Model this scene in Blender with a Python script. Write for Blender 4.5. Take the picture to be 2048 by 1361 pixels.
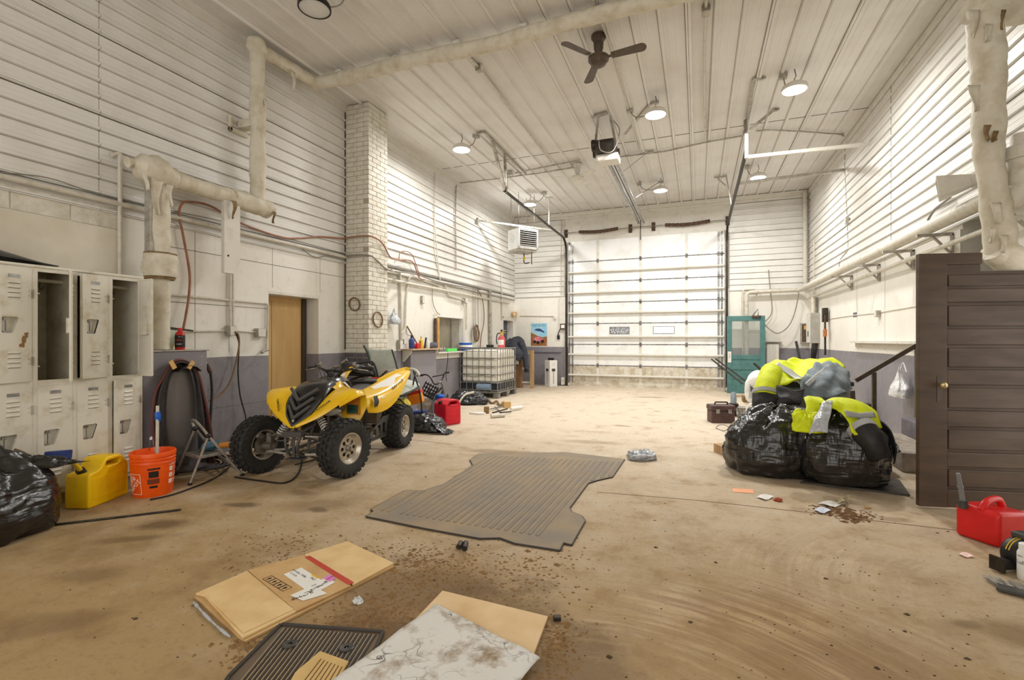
import bpy, bmesh, math, random
from mathutils import Vector, Matrix, noise
random.seed(7)
for o in list(bpy.data.objects): bpy.data.objects.remove(o)
SC = bpy.context.scene
COL = SC.collection
# ------------------------------------------------------------------ camera
F, CX, CY, HC, YAW = 967.0, 1024.0, 680.5, 1.35, math.radians(21.0)
cd = bpy.data.cameras.new('camera'); cam = bpy.data.objects.new('camera', cd); COL.objects.link(cam)
cd.sensor_width = 36.0; cd.lens = 36.0*F/2048.0; cd.clip_start = .05; cd.clip_end = 200
cam.location = (0, 0, HC); cam.rotation_euler = (math.pi/2, 0, YAW)
SC.camera = cam
# ------------------------------------------------------------------ world, exposure
W = bpy.data.worlds.new('sky'); SC.world = W; W.use_nodes = True
bg = W.node_tree.nodes['Background']
bg.inputs[0].default_value = (1.0, .965, .91, 1); bg.inputs[1].default_value = 1.9
SC.view_settings.view_transform = 'Standard'; SC.view_settings.look = 'None'
SC.view_settings.gamma = 1.0; SC.view_settings.use_curve_mapping = False
SC.view_settings.exposure = 0.15
LAMP_W = 74.0
# ------------------------------------------------------------------ pixel -> place
CT, ST = math.cos(YAW), math.sin(YAW)
XL, XR, YB, ZC = -5.29, 2.60, 13.97, 5.10
def ray(u, v):
    a = (u-CX)/F; b = (CY-v)/F
    return Vector((a*CT-ST, a*ST+CT, b))
def pt(u, v, t): 
    r = ray(u, v); return Vector((r.x*t, r.y*t, HC+r.z*t))
def fl(u, v, z=0.0):
    r = ray(u, v); return pt(u, v, (z-HC)/r.z)
def xw(u, v, X): return pt(u, v, X/ray(u, v).x)
def yw(u, v, Y): return pt(u, v, Y/ray(u, v).y)
def lw(u, v, d=0.0): return xw(u, v, XL+d)
def rw(u, v, d=0.0): return xw(u, v, XR-d)
def bw(u, v, d=0.0): return yw(u, v, YB-d)
def ce(u, v, d=0.0): return fl(u, v, ZC-d)
# ------------------------------------------------------------------ mesh collector
def V(*a): return Vector(a)
def rz(a): return Matrix.Rotation(math.radians(a), 4, 'Z')
def rx(a): return Matrix.Rotation(math.radians(a), 4, 'X')
def ry(a): return Matrix.Rotation(math.radians(a), 4, 'Y')
def T(*a): return Matrix.Translation(Vector(a[0]) if len(a) == 1 else Vector(a))
def frame(o, x, y=None, z=None):
    """matrix with origin o and axes from x and an approximate z (or y)"""
    x = Vector(x).normalized()
    if z is not None:
        z = Vector(z); z = (z-x*z.dot(x)).normalized(); y = z.cross(x)
    else:
        y = Vector(y); y = (y-x*y.dot(x)).normalized(); z = x.cross(y)
    m = Matrix((x, y, z)).transposed().to_4x4(); m.translation = Vector(o); return m
def smooth_path(pts, n=6, closed=False):
    pts = [Vector(p) for p in pts]; out = []; N = len(pts)
    rng = range(N) if closed else range(N-1)
    for i in rng:
        if closed: p0, p1, p2, p3 = pts[i-1], pts[i], pts[(i+1) % N], pts[(i+2) % N]
        else: p0, p1, p2, p3 = pts[max(i-1, 0)], pts[i], pts[i+1], pts[min(i+2, N-1)]
        for k in range(n):
            t = k/n
            out.append(.5*((2*p1)+(p2-p0)*t+(2*p0-5*p1+4*p2-p3)*t*t+(3*p1-p0-3*p2+p3)*t**3))
    if not closed: out.append(pts[-1])
    return out
def round_path(pts, r=.06, n=4):
    """polyline with rounded corners, for bent conduit"""
    pts = [Vector(p) for p in pts]; out = [pts[0]]
    for i in range(1, len(pts)-1):
        a, b, c = pts[i-1], pts[i], pts[i+1]
        d1 = (a-b); d2 = (c-b); rr = min(r, d1.length*.45, d2.length*.45)
        p = b+d1.normalized()*rr; q = b+d2.normalized()*rr
        for k in range(n+1):
            t = k/n; out.append((1-t)**2*p+2*t*(1-t)*b+t*t*q)
    out.append(pts[-1]); return out
class MB:
    def __init__(s, m=None): s.v = []; s.f = []; s.mi = []; s.M = m or Matrix()
    def add(s, vs, fs, mi=0, m=None):
        k = len(s.v); mm = s.M @ m if m is not None else s.M
        s.v += [mm @ Vector(p) for p in vs]; s.f += [[i+k for i in f] for f in fs]; s.mi += [mi]*len(fs); return s
    def box(s, c, d, m=None, mi=0):
        x, y, z = d[0]/2, d[1]/2, d[2]/2; c = Vector(c)
        vs = [c+Vector((i*x, j*y, k*z)) for k in (-1, 1) for j in (-1, 1) for i in (-1, 1)]
        return s.add(vs, [(0, 2, 3, 1), (4, 5, 7, 6), (0, 1, 5, 4), (2, 6, 7, 3), (0, 4, 6, 2), (1, 3, 7, 5)], mi, m)
    def span(s, a, b, m=None, mi=0):
        a, b = Vector(a), Vector(b); return s.box((a+b)/2, [abs(q) for q in (b-a)], m, mi)
    def bar(s, a, b, w, h, up=(0, 0, 1), mi=0):
        a, b = Vector(a), Vector(b); d = b-a
        if abs(d.normalized().dot(Vector(up).normalized())) > .98: up = (1, 0, 0) if abs(d.normalized().x) < .9 else (0, 1, 0)
        return s.box((d.length/2, 0, 0), (d.length, w, h), frame(a, d, z=up), mi)
    def cyl(s, a, b, r, r2=None, n=12, cap=True, mi=0):
        a, b = Vector(a), Vector(b); d = b-a; r2 = r if r2 is None else r2
        z = d.normalized(); x = z.orthogonal().normalized(); y = z.cross(x); vs = []
        for p, q in ((a, r), (b, r2)):
            for i in range(n):
                t = 2*math.pi*i/n; vs.append(p+(x*math.cos(t)+y*math.sin(t))*q)
        fs = [(i, (i+1) % n, n+(i+1) % n, n+i) for i in range(n)]
        if cap: fs += [tuple(range(n-1, -1, -1)), tuple(range(n, 2*n))]
        return s.add(vs, fs, mi)
    def tube(s, pts, r, n=8, closed=False, cap=True, mi=0):
        pts = [Vector(p) for p in pts]; N = len(pts); vs = []; up = None
        rf = r if callable(r) else (lambda t: r)
        for i, p in enumerate(pts):
            if closed: d = pts[(i+1) % N]-pts[i-1]
            else: d = pts[min(i+1, N-1)]-pts[max(i-1, 0)]
            if d.length < 1e-9: d = Vector((0, 0, 1))
            d.normalize()
            if up is None: up = d.orthogonal().normalized()
            up = up-d*up.dot(d)
            if up.length < 1e-6: up = d.orthogonal()
            up.normalize(); y = d.cross(up); R = rf(i/max(N-1, 1))
            for k in range(n):
                t = 2*math.pi*k/n; vs.append(p+(up*math.cos(t)+y*math.sin(t))*R)
        fs = []
        for i in range(N if closed else N-1):
            j = (i+1) % N
            fs += [(i*n+k, i*n+(k+1) % n, j*n+(k+1) % n, j*n+k) for k in range(n)]
        if cap and not closed: fs += [tuple(range(n-1, -1, -1)), tuple(range((N-1)*n, N*n))]
        return s.add(vs, fs, mi)
    def lathe(s, prof, n=24, m=None, mi=0, a0=0, a1=360):
        vs = []; full = abs(a1-a0) >= 360; k = n if full else n+1
        for r, z in prof:
            for i in range(k):
                t = math.radians(a0+(a1-a0)*i/n); vs.append((r*math.cos(t), r*math.sin(t), z))
        fs = []
        for j in range(len(prof)-1):
            for i in range(n):
                i2 = (i+1) % k; fs.append((j*k+i, j*k+i2, (j+1)*k+i2, (j+1)*k+i))
        return s.add(vs, fs, mi, m)
    def prism(s, poly, h, m=None, mi=0):
        """2-D outline in xy extruded 0..h in z"""
        n = len(poly); vs = [(p[0], p[1], 0) for p in poly]+[(p[0], p[1], h) for p in poly]
        fs = [tuple(range(n-1, -1, -1)), tuple(range(n, 2*n))]+[(i, (i+1) % n, n+(i+1) % n, n+i) for i in range(n)]
        return s.add(vs, fs, mi, m)
    def ball(s, c, r, nu=16, nv=10, m=None, mi=0):
        if not hasattr(r, '__len__'): r = (r, r, r)
        vs = []; c = Vector(c)
        for j in range(nv+1):
            p = math.pi*j/nv
            for i in range(nu):
                t = 2*math.pi*i/nu; vs.append(c+Vector((r[0]*math.sin(p)*math.cos(t), r[1]*math.sin(p)*math.sin(t), -r[2]*math.cos(p))))
        fs = [(j*nu+i, j*nu+(i+1) % nu, (j+1)*nu+(i+1) % nu, (j+1)*nu+i) for j in range(nv) for i in range(nu)]
        return s.add(vs, fs, mi, m)
    def grid(s, nu, nv, fn, mi=0, th=0.0, m=None):
        vs = [Vector(fn(i/nu, j/nv)) for j in range(nv+1) for i in range(nu+1)]; w = nu+1
        fs = [(j*w+i, j*w+i+1, (j+1)*w+i+1, (j+1)*w+i) for j in range(nv) for i in range(nu)]
        return s.add(vs, fs, mi, m)
    def text(s, txt, size, m, mi=0, ext=.0005, align='CENTER', sx=1.0, wrap=None):
        vs, fs = text_geo(txt, align)
        vs = [Vector((p.x*size*sx, p.y*size, p.z*ext*2)) for p in vs]
        if wrap: vs = [wrap(p) for p in vs]
        return s.add(vs, fs, mi, m)
    def scribble(s, n, size, m, mi=0, seed=0, wrap=None, center=True):
        """a line of print too small to read: n letter-sized strokes"""
        r = random.Random(seed); x = -n*size*.31 if center else 0
        for k in range(n):
            h = size*r.uniform(.42, .72); w = size*r.uniform(.10, .16); bs = []
            if r.random() > .15:
                bs.append((x, 0, x+w, h))
                if r.random() > .3: bs.append((x+size*.28, 0, x+size*.28+w, h*r.uniform(.5, 1)))
                z = h*r.choice((0, .45, .85)); bs.append((x, z, x+size*.4, z+w))
            for (x0, y0, x1, y1) in bs:
                vs = [V(x0, y0-size*.3, .0004), V(x1, y0-size*.3, .0004), V(x1, y1-size*.3, .0004), V(x0, y1-size*.3, .0004)]
                s.add([wrap(v) for v in vs] if wrap else vs, [(0, 1, 2, 3)], mi, m)
            x += size*.62
        return s
    def build(s, name, mats, parent=None, smooth=None, bevel=0, seg=2, local=False, solid=0, subsurf=0, weld=False):
        me = bpy.data.meshes.new(name); mats = mats if isinstance(mats, (list, tuple)) else [mats]
        vs = s.v; off = Vector()
        if parent is None and not local:
            lo = Vector([min(p[i] for p in vs) for i in range(3)]); hi = Vector([max(p[i] for p in vs) for i in range(3)])
            off = Vector(((lo.x+hi.x)/2, (lo.y+hi.y)/2, lo.z)); vs = [p-off for p in vs]
        me.from_pydata([tuple(p) for p in vs], [], s.f)
        for q in mats: me.materials.append(q)
        if len(mats) > 1: me.polygons.foreach_set('material_index', s.mi)
        bm = bmesh.new(); bm.from_mesh(me)
        if weld: bmesh.ops.remove_doubles(bm, verts=bm.verts, dist=1e-5)
        bmesh.ops.recalc_face_normals(bm, faces=bm.faces); bm.to_mesh(me); bm.free()
        if smooth is not None:
            me.polygons.foreach_set('use_smooth', [True]*len(me.polygons))
            if smooth < 180: me.set_sharp_from_angle(angle=math.radians(smooth))
        o = bpy.data.objects.new(name, me); COL.objects.link(o); o.location = off
        if solid: q = o.modifiers.new('thick', 'SOLIDIFY'); q.thickness = solid; q.offset = 0
        if subsurf: q = o.modifiers.new('sub', 'SUBSURF'); q.levels = subsurf; q.render_levels = subsurf
        if bevel:
            q = o.modifiers.new('bevel', 'BEVEL'); q.width = bevel; q.segments = seg; q.limit_method = 'ANGLE'; q.angle_limit = math.radians(40)
        if parent is not None:
            o.parent = parent
            if not local: o.matrix_parent_inverse = world_of(parent).inverted()
        return o
def world_of(o):
    m = o.matrix_basis.copy()
    if o.parent is not None: m = world_of(o.parent) @ o.matrix_parent_inverse @ m
    return m
_txt = {}
def text_geo(t, align='CENTER'):
    if (t, align) in _txt: return _txt[(t, align)]
    c = bpy.data.curves.new('t', 'FONT'); c.body = t; c.align_x = align; c.align_y = 'CENTER'; c.extrude = .5; c.resolution_u = 2; c.size = 1
    o = bpy.data.objects.new('t', c); COL.objects.link(o)
    me = bpy.data.meshes.new_from_object(o.evaluated_get(bpy.context.evaluated_depsgraph_get()))
    vs = [v.co.copy() for v in me.vertices]; fs = [list(p.vertices) for p in me.polygons]
    bpy.data.objects.remove(o); bpy.data.curves.remove(c); bpy.data.meshes.remove(me)
    _txt[(t, align)] = (vs, fs); return vs, fs
def tag(o, label, cat, group=None, kind=None):
    if label: o['label'] = label
    if cat: o['category'] = cat
    if group: o['group'] = group
    if kind: o['kind'] = kind
    return o
def struct(o, label=None, cat=None):
    o['kind'] = 'structure'
    if label: o['label'] = label
    if cat: o['category'] = cat
    return o
def thing(name, label, cat, loc=(0, 0, 0), rotz=0, group=None):
    o = bpy.data.objects.new(name, None); COL.objects.link(o); o.empty_display_size = .1
    o.location = loc; o.rotation_euler = (0, 0, math.radians(rotz)); return tag(o, label, cat, group)
def dup(root, loc=None, rot=None, label=None, group=None, parent=None):
    r = root.copy(); COL.objects.link(r)
    if parent is not None: r.parent = parent
    if loc is not None: r.location = loc
    if rot is not None: r.rotation_euler = rot
    if label: r['label'] = label
    if group: r['group'] = group
    for ch in list(root.children): dup(ch, parent=r)
    return r
# ------------------------------------------------------------------ materials
def mat(name, col, rough=.5, metal=0.0, col2=None, scale=6.0, amt=1.0, bump=0.0, bscale=40.0, stretch=(1, 1, 1), contrast=(.35, .7), spec=.5, coat=0.0, emit=None, estr=0.0, trans=0.0, alpha=1.0, detail=6.0, coords='pos', rvar=0.0, ior=1.45):
    m = bpy.data.materials.new(name); m.use_nodes = True; nt = m.node_tree; N = nt.nodes; L = nt.links
    b = N['Principled BSDF']; c4 = lambda c: (c[0], c[1], c[2], 1)
    b.inputs['Base Color'].default_value = c4(col); b.inputs['Roughness'].default_value = rough; b.inputs['Metallic'].default_value = metal
    b.inputs['Specular IOR Level'].default_value = spec; b.inputs['Coat Weight'].default_value = coat; b.inputs['Coat Roughness'].default_value = .1
    b.inputs['Transmission Weight'].default_value = trans; b.inputs['Alpha'].default_value = alpha; b.inputs['IOR'].default_value = ior
    if emit: b.inputs['Emission Color'].default_value = c4(emit); b.inputs['Emission Strength'].default_value = estr
    if col2 or bump or rvar:
        if coords == 'pos': g = N.new('ShaderNodeNewGeometry'); src = g.outputs['Position']
        else: g = N.new('ShaderNodeTexCoord'); src = g.outputs['Object']
        mp = N.new('ShaderNodeMapping'); mp.inputs['Scale'].default_value = stretch; L.new(src, mp.inputs['Vector'])
    if col2 or rvar:
        t = N.new('ShaderNodeTexNoise'); t.inputs['Scale'].default_value = scale; t.inputs['Detail'].default_value = detail; t.inputs['Roughness'].default_value = .6
        L.new(mp.outputs[0], t.inputs['Vector'])
        r = N.new('ShaderNodeMapRange'); r.inputs['From Min'].default_value = contrast[0]; r.inputs['From Max'].default_value = contrast[1]; r.inputs['To Max'].default_value = amt
        L.new(t.outputs['Fac'], r.inputs['Value'])
        if col2:
            x = N.new('ShaderNodeMix'); x.data_type = 'RGBA'; x.inputs[6].default_value = c4(col); x.inputs[7].default_value = c4(col2)
            L.new(r.outputs[0], x.inputs[0]); L.new(x.outputs[2], b.inputs['Base Color'])
        if rvar:
            q = N.new('ShaderNodeMath'); q.operation = 'MULTIPLY_ADD'; q.inputs[1].default_value = rvar; q.inputs[2].default_value = rough
            L.new(r.outputs[0], q.inputs[0]); L.new(q.outputs[0], b.inputs['Roughness'])
    if bump:
        t2 = N.new('ShaderNodeTexNoise'); t2.inputs['Scale'].default_value = bscale; t2.inputs['Detail'].default_value = 4
        L.new(mp.outputs[0], t2.inputs['Vector'])
        bp = N.new('ShaderNodeBump'); bp.inputs['Strength'].default_value = bump; bp.inputs['Distance'].default_value = .01
        L.new(t2.outputs['Fac'], bp.inputs['Height']); L.new(bp.outputs[0], b.inputs['Normal'])
    return m
class NT:
    """small helper for node graphs"""
    def __init__(s, m): s.nt = m.node_tree; s.N = s.nt.nodes; s.L = s.nt.links; s.b = s.N['Principled BSDF']
    def new(s, t, **kw):
        n = s.N.new(t)
        for k, v in kw.items(): setattr(n, k, v)
        return n
    def put(s, sock, v):
        if hasattr(v, 'is_linked') or hasattr(v, 'links'): s.L.new(v, sock)
        else: sock.default_value = v
    def math(s, op, a, b=0.0, c=0.0, clamp=False):
        n = s.new('ShaderNodeMath', operation=op, use_clamp=clamp); s.put(n.inputs[0], a); s.put(n.inputs[1], b); s.put(n.inputs[2], c); return n.outputs[0]
    def noise(s, vec, scale, detail=5, rough=.6): 
        n = s.new('ShaderNodeTexNoise'); s.put(n.inputs['Vector'], vec); n.inputs['Scale'].default_value = scale; n.inputs['Detail'].default_value = detail; n.inputs['Roughness'].default_value = rough; return n.outputs['Fac']
    def rng(s, v, a, b, c=0.0, d=1.0):
        n = s.new('ShaderNodeMapRange'); s.put(n.inputs[0], v); n.inputs[1].default_value = a; n.inputs[2].default_value = b; n.inputs[3].default_value = c; n.inputs[4].default_value = d; return n.outputs[0]
    def mix(s, f, a, b, blend='MIX'):
        n = s.new('ShaderNodeMix', data_type='RGBA', blend_type=blend); s.put(n.inputs[0], f)
        for i, q in ((6, a), (7, b)):
            if isinstance(q, tuple): n.inputs[i].default_value = (q[0], q[1], q[2], 1)
            else: s.L.new(q, n.inputs[i])
        return n.outputs[2]
    def pos(s): return s.new('ShaderNodeNewGeometry').outputs['Position']
    def mapping(s, v, loc=(0, 0, 0), rot=(0, 0, 0), scale=(1, 1, 1)):
        n = s.new('ShaderNodeMapping'); s.put(n.inputs[0], v); n.inputs[1].default_value = loc; n.inputs[2].default_value = rot; n.inputs[3].default_value = scale; return n.outputs[0]
    def xyz(s, v):
        n = s.new('ShaderNodeSeparateXYZ'); s.put(n.inputs[0], v); return n.outputs
    def bump(s, h, st=.3, dist=.01):
        n = s.new('ShaderNodeBump'); n.inputs['Strength'].default_value = st; n.inputs['Distance'].default_value = dist; s.put(n.inputs['Height'], h); s.L.new(n.outputs[0], s.b.inputs['Normal'])
def S(r, g, b):
    f = lambda c: (c/255/12.92) if c/255 <= .04045 else ((c/255+.055)/1.055)**2.4
    return (f(r), f(g), f(b))
# ------------------------------------------------------------------ surface materials
def spot(n, P, c, rx_, ry_, ang, soft=.35, wob=None):
    a = n.new('ShaderNodeVectorMath', operation='SUBTRACT'); n.L.new(P, a.inputs[0]); a.inputs[1].default_value = (c[0], c[1], 0)
    m1 = n.mapping(a.outputs[0], rot=(0, 0, -math.radians(ang))); m2 = n.mapping(m1, scale=(1/rx_, 1/ry_, 0))
    l = n.new('ShaderNodeVectorMath', operation='LENGTH'); n.L.new(m2, l.inputs[0]); q = l.outputs['Value']
    if wob is not None: q = n.math('ADD', q, wob)
    return n.rng(q, 1.0-soft, 1.0+soft*.3, 1, 0)
def floor_material():
    m = bpy.data.materials.new('dirty_concrete_floor'); m.use_nodes = True; n = NT(m); P = n.pos()
    big = n.noise(P, .55, 6, .62); mid = n.noise(P, 3.2, 7, .65); fine = n.noise(P, 38, 5, .7); tiny = n.noise(P, 160, 2, .6)
    y = n.xyz(P)[1]
    near = n.rng(y, 1.2, 7.0, 1, 0)
    dirt = n.rng(n.math('ADD', n.math('MULTIPLY', near, .50), n.math('MULTIPLY_ADD', mid, .55, n.math('MULTIPLY', big, .45))), .50, .95)
    c = n.mix(dirt, S(210, 195, 174), S(172, 145, 102))
    c = n.mix(n.rng(fine, .54, .70, 0, .42), c, S(126, 98, 62)); c = n.mix(n.rng(n.noise(n.mapping(P, rot=(0, 0, .4), scale=(1, 2.2, 1)), 11, 8, .75), .56, .68, 0, .5), c, S(134, 104, 68))
    c = n.mix(n.rng(mid, .55, .70, 0, .45), c, S(136, 106, 68)); c = n.mix(n.math('MULTIPLY', near, n.rng(n.noise(n.mapping(P, loc=(3, 7, 0)), 1.5, 7, .7), .50, .66, 0, .6)), c, S(128, 100, 64))
    c = n.mix(n.rng(big, .60, .75, 0, .4), c, S(214, 204, 188))
    wob = n.math('ADD', n.math('MULTIPLY_ADD', mid, 2.6, -1.3), n.math('MULTIPLY_ADD', fine, 1.0, -.5))
    # mud patch and wet or oily stains, each with its own outline
    for (u, v, ru, rv, ang, col, k, w) in (
        (830, 1190, .62, .40, 25, S(112, 84, 50), .62, wob), (980, 1240, .40, .35, 0, S(104, 78, 46), .6, wob), (1150, 1330, .30, .25, 0, S(100, 74, 44), .6, wob),
        (760, 1280, .5, .22, 20, S(96, 72, 42), .6, wob), (640, 1010, .35, .16, 25, S(110, 84, 52), .5, wob),
        (330, 1050, .20, .13, 30, S(96, 72, 44), .75, wob), (268, 1078, .22, .07, 35, S(104, 78, 48), .6, wob), (480, 1010, .16, .07, 20, S(84, 64, 42), .7, wob),
        (600, 985, .14, .07, 0, S(100, 78, 50), .5, wob), (640, 1020, .09, .05, 0, S(90, 68, 44), .6, wob),
        (1935, 1250, .075, .045, 20, S(112, 86, 52), .6, None), (2035, 1270, .16, .13, 0, S(118, 92, 58), .55, None), (1790, 1040, .14, .06, 15, S(128, 100, 66), .5, None),
        (1300, 795, .42, .10, 10, S(128, 106, 84), .75, wob), (1240, 852, .16, .07, 0, S(126, 100, 72), .6, wob), (1010, 905, .6, .12, 10, S(118, 92, 60), .55, wob),
        (1185, 885, .45, .12, 5, S(130, 102, 68), .45, wob), (190, 1150, .2, .12, 30, S(110, 84, 50), .45, wob), (120, 1250, .25, .12, 30, S(112, 86, 54), .4, wob),
        (1690, 1340, .5, .25, 20, S(124, 90, 48), .35, wob), (1400, 825, .14, .05, 0, S(140, 150, 160), .5, None)):
        p = fl(u, v); c = n.mix(n.math('MULTIPLY', spot(n, P, p, ru, rv, ang, .45, w), k), c, col)
    # broom sweeps: streaks that follow arcs
    for (cu, cv, mu, mv, ru, rv, ang, k) in ((1180, 1640, 1500, 1250, .75, .50, 20, .75), (2300, 1300, 1640, 1120, .6, .55, 0, .35)):
        ctr = fl(cu, cv); a = n.new('ShaderNodeVectorMath', operation='SUBTRACT'); n.L.new(P, a.inputs[0]); a.inputs[1].default_value = (ctr.x, ctr.y, 0)
        l = n.new('ShaderNodeVectorMath', operation='LENGTH'); n.L.new(a.outputs[0], l.inputs[0]); s3 = n.xyz(a.outputs[0]); th = n.math('ARCTAN2', s3[1], s3[0])
        cb_ = n.new('ShaderNodeCombineXYZ'); n.L.new(n.math('MULTIPLY', l.outputs['Value'], 22.0), cb_.inputs[0]); n.L.new(n.math('MULTIPLY', th, 1.6), cb_.inputs[1])
        st_r = n.noise(cb_.outputs[0], 1.0, 5, .7); msk = spot(n, P, fl(mu, mv), ru, rv, ang, .7, wob)
        c = n.mix(n.math('MULTIPLY', n.math('MULTIPLY', msk, n.rng(st_r, .42, .68)), k), c, S(142, 104, 58))
        c = n.mix(n.math('MULTIPLY', n.math('MULTIPLY', msk, n.rng(st_r, .52, .34)), k*.6), c, S(214, 184, 136))
    n.L.new(c, n.b.inputs['Base Color']); n.b.inputs['Roughness'].default_value = .72; n.b.inputs['Specular IOR Level'].default_value = .35
    n.bump(n.math('ADD', n.math('MULTIPLY', fine, .5), n.math('ADD', n.math('MULTIPLY', mid, 1.0), n.math('MULTIPLY', tiny, .25))), .5, .02)
    return m
def concrete_paint(name, top, low, zsplit, wobble=.012):
    m = bpy.data.materials.new(name); m.use_nodes = True; n = NT(m); P = n.pos()
    z = n.xyz(P)[2]; a = n.noise(P, 1.3, 5); b = n.noise(P, 9, 6, .65); f = n.noise(P, 45, 3)
    st = n.noise(n.mapping(P, scale=(3, 3, .25)), 2.2, 5)
    t = n.mix(n.rng(a, .4, .75, 0, .5), top, (top[0]*.80, top[1]*.78, top[2]*.74)); t = n.mix(n.rng(b, .58, .74, 0, .4), t, S(190, 182, 164))
    t = n.mix(n.rng(st, .6, .8, 0, .35), t, S(170, 160, 138))
    l = n.mix(n.rng(b, .45, .72, 0, .55), low, (low[0]*.62, low[1]*.62, low[2]*.62)); l = n.mix(n.rng(st, .58, .78, 0, .35), l, S(150, 148, 150))
    vo = n.new('ShaderNodeTexVoronoi'); n.L.new(P, vo.inputs['Vector']); vo.inputs['Scale'].default_value = 9
    pit = n.math('MULTIPLY', n.rng(vo.outputs['Distance'], .03, .075, 1, 0), n.rng(a, .42, .5))
    l = n.mix(n.math('MULTIPLY', pit, .8), l, S(45, 43, 48))
    k = n.math('GREATER_THAN', n.math('MULTIPLY_ADD', a, wobble*2, z), zsplit+wobble)
    c = n.mix(k, l, t); n.L.new(c, n.b.inputs['Base Color']); n.b.inputs['Roughness'].default_value = .55
    n.bump(n.math('ADD', n.math('MULTIPLY', b, .6), n.math('SUBTRACT', n.math('MULTIPLY', f, .25), pit)), .35, .012)
    return m
M = {}
M['floor'] = floor_material()
WHITE = S(232, 229, 220)
M['wall'] = concrete_paint('painted_concrete', WHITE, S(136, 132, 137), 1.145)
M['sheet'] = mat('white_ribbed_steel', S(226, 224, 219), .34, col2=S(212, 208, 199), scale=2.0, contrast=(.45, .8), stretch=(1, 1, 1), rvar=.15)
M['csheet'] = mat('white_ribbed_ceiling_steel', S(220, 217, 212), .38, col2=S(206, 200, 192), scale=1.4, contrast=(.45, .8), rvar=.15)
M['trimw'] = mat('white_trim', S(218, 214, 204), .45, col2=S(196, 190, 176), scale=8, contrast=(.5, .8))
M['brick'] = mat('painted_brick', S(226, 222, 210), .6, col2=S(200, 192, 172), scale=11, contrast=(.4, .75), bump=.5, bscale=60)
M['mortar'] = mat('brick_mortar', S(172, 164, 146), .9, bump=.5, bscale=80)
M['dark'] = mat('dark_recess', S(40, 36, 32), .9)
M['seam'] = mat('seam_shadow_gap', S(92, 86, 76), .8)
# ------------------------------------------------------------------ floor
YF = -3.2
b = MB(); b.span((XL-1.6, YF, -.2), (XR+1.6, YB+.5, 0)); floor = struct(b.build('floor', M['floor']), 'dirty tan concrete floor with dried mud and broom sweeps', 'floor')
M['joint'] = mat('floor_joint', S(96, 74, 50), .9)
def floor_strip(pts, w, name, parent=floor):
    q = MB(); P = [fl(*p) for p in pts]
    for a, c in zip(P, P[1:]):
        d = (c-a).normalized(); s = Vector((-d.y, d.x, 0))*w/2
        q.add([a+s, a-s, c-s, c+s, *( [p+Vector((0, 0, .0015)) for p in (a+s, a-s, c-s, c+s)] )], [(4, 5, 6, 7), (0, 1, 5, 4), (2, 3, 7, 6), (1, 2, 6, 5), (3, 0, 4, 7)])
    return q.build(name, M['joint'], parent)
floor_strip([(1195, 985), (1400, 1002), (1600, 1024), (1760, 1044), (1935, 1064)], .008, 'control_joint')
floor_strip([(905, 890), (760, 872)], .006, 'control_joint')
# ------------------------------------------------------------------ lower walls
ZS = 2.72
def wall_x(name, X, th, ys, holes, mat_, label, z1=ZS):
    """wall in plane X with thickness th (signed, away from room) and rectangular holes (y0,y1,z0,z1)"""
    q = MB(); cuts = sorted(set([ys[0], ys[1]]+[h[0] for h in holes]+[h[1] for h in holes]))
    for a, c in zip(cuts, cuts[1:]):
        hs = [h for h in holes if h[0] <= a+1e-6 and h[1] >= c-1e-6]
        if not hs: q.span((X, a, 0), (X+th, c, z1))
        else:
            h = hs[0]
            if h[2] > 0: q.span((X, a, 0), (X+th, c, h[2]))
            if h[3] < z1: q.span((X, a, h[3]), (X+th, c, z1))
    return struct(q.build(name, mat_), label, 'wall')
DY0, DY1 = 4.81, 5.71
WY0, WY1, WZ0, WZ1 = 9.21, 10.46, 1.08, 1.86
FY0, FY1 = 13.05, 13.88
wall_left = wall_x('wall_left', XL, -.30, (YF, YB+.3), [(DY0, DY1, 0, 2.0), (WY0, WY1, WZ0, WZ1), (FY0, FY1, 0, 1.99)], M['wall'], 'white over grey painted concrete wall with white ribbed steel above')
RY0, RY1 = 5.66, 6.44
wall_right = wall_x('wall_right', XR, .30, (YF, YB+.3), [(3.95, 4.93, 0, 2.05), (RY0, RY1, .6, 2.6)], M['wall'], 'white over grey painted concrete wall on the right with ribbed steel above')
GX0, GX1, GZ = -3.56, .66, 4.25
q = MB(); q.span((XL-.3, YB, 0), (GX0, YB+.3, ZS)); q.span((GX1, YB, 0), (XR+.3, YB+.3, ZS))
q.span((XL-.3, YB+.12, ZS), (GX0, YB+.3, ZC+.1)); q.span((GX1, YB+.12, ZS), (XR+.3, YB+.3, ZC+.1)); q.span((GX0, YB+.12, GZ), (GX1, YB+.3, ZC+.1))
wall_back = struct(q.build('wall_back', M['wall']), 'white back wall around the large overhead door', 'wall')
# backing above the concrete so that no light leaks through
q = MB(); q.span((XL-.12, YF, ZS), (XL-.3, YB+.3, ZC+.1)); q.build('backing', M['trimw'], wall_left)
q = MB(); q.span((XR+.12, YF, ZS), (XR+.3, YB+.3, ZC+.1)); q.build('backing', M['trimw'], wall_right)
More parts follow.
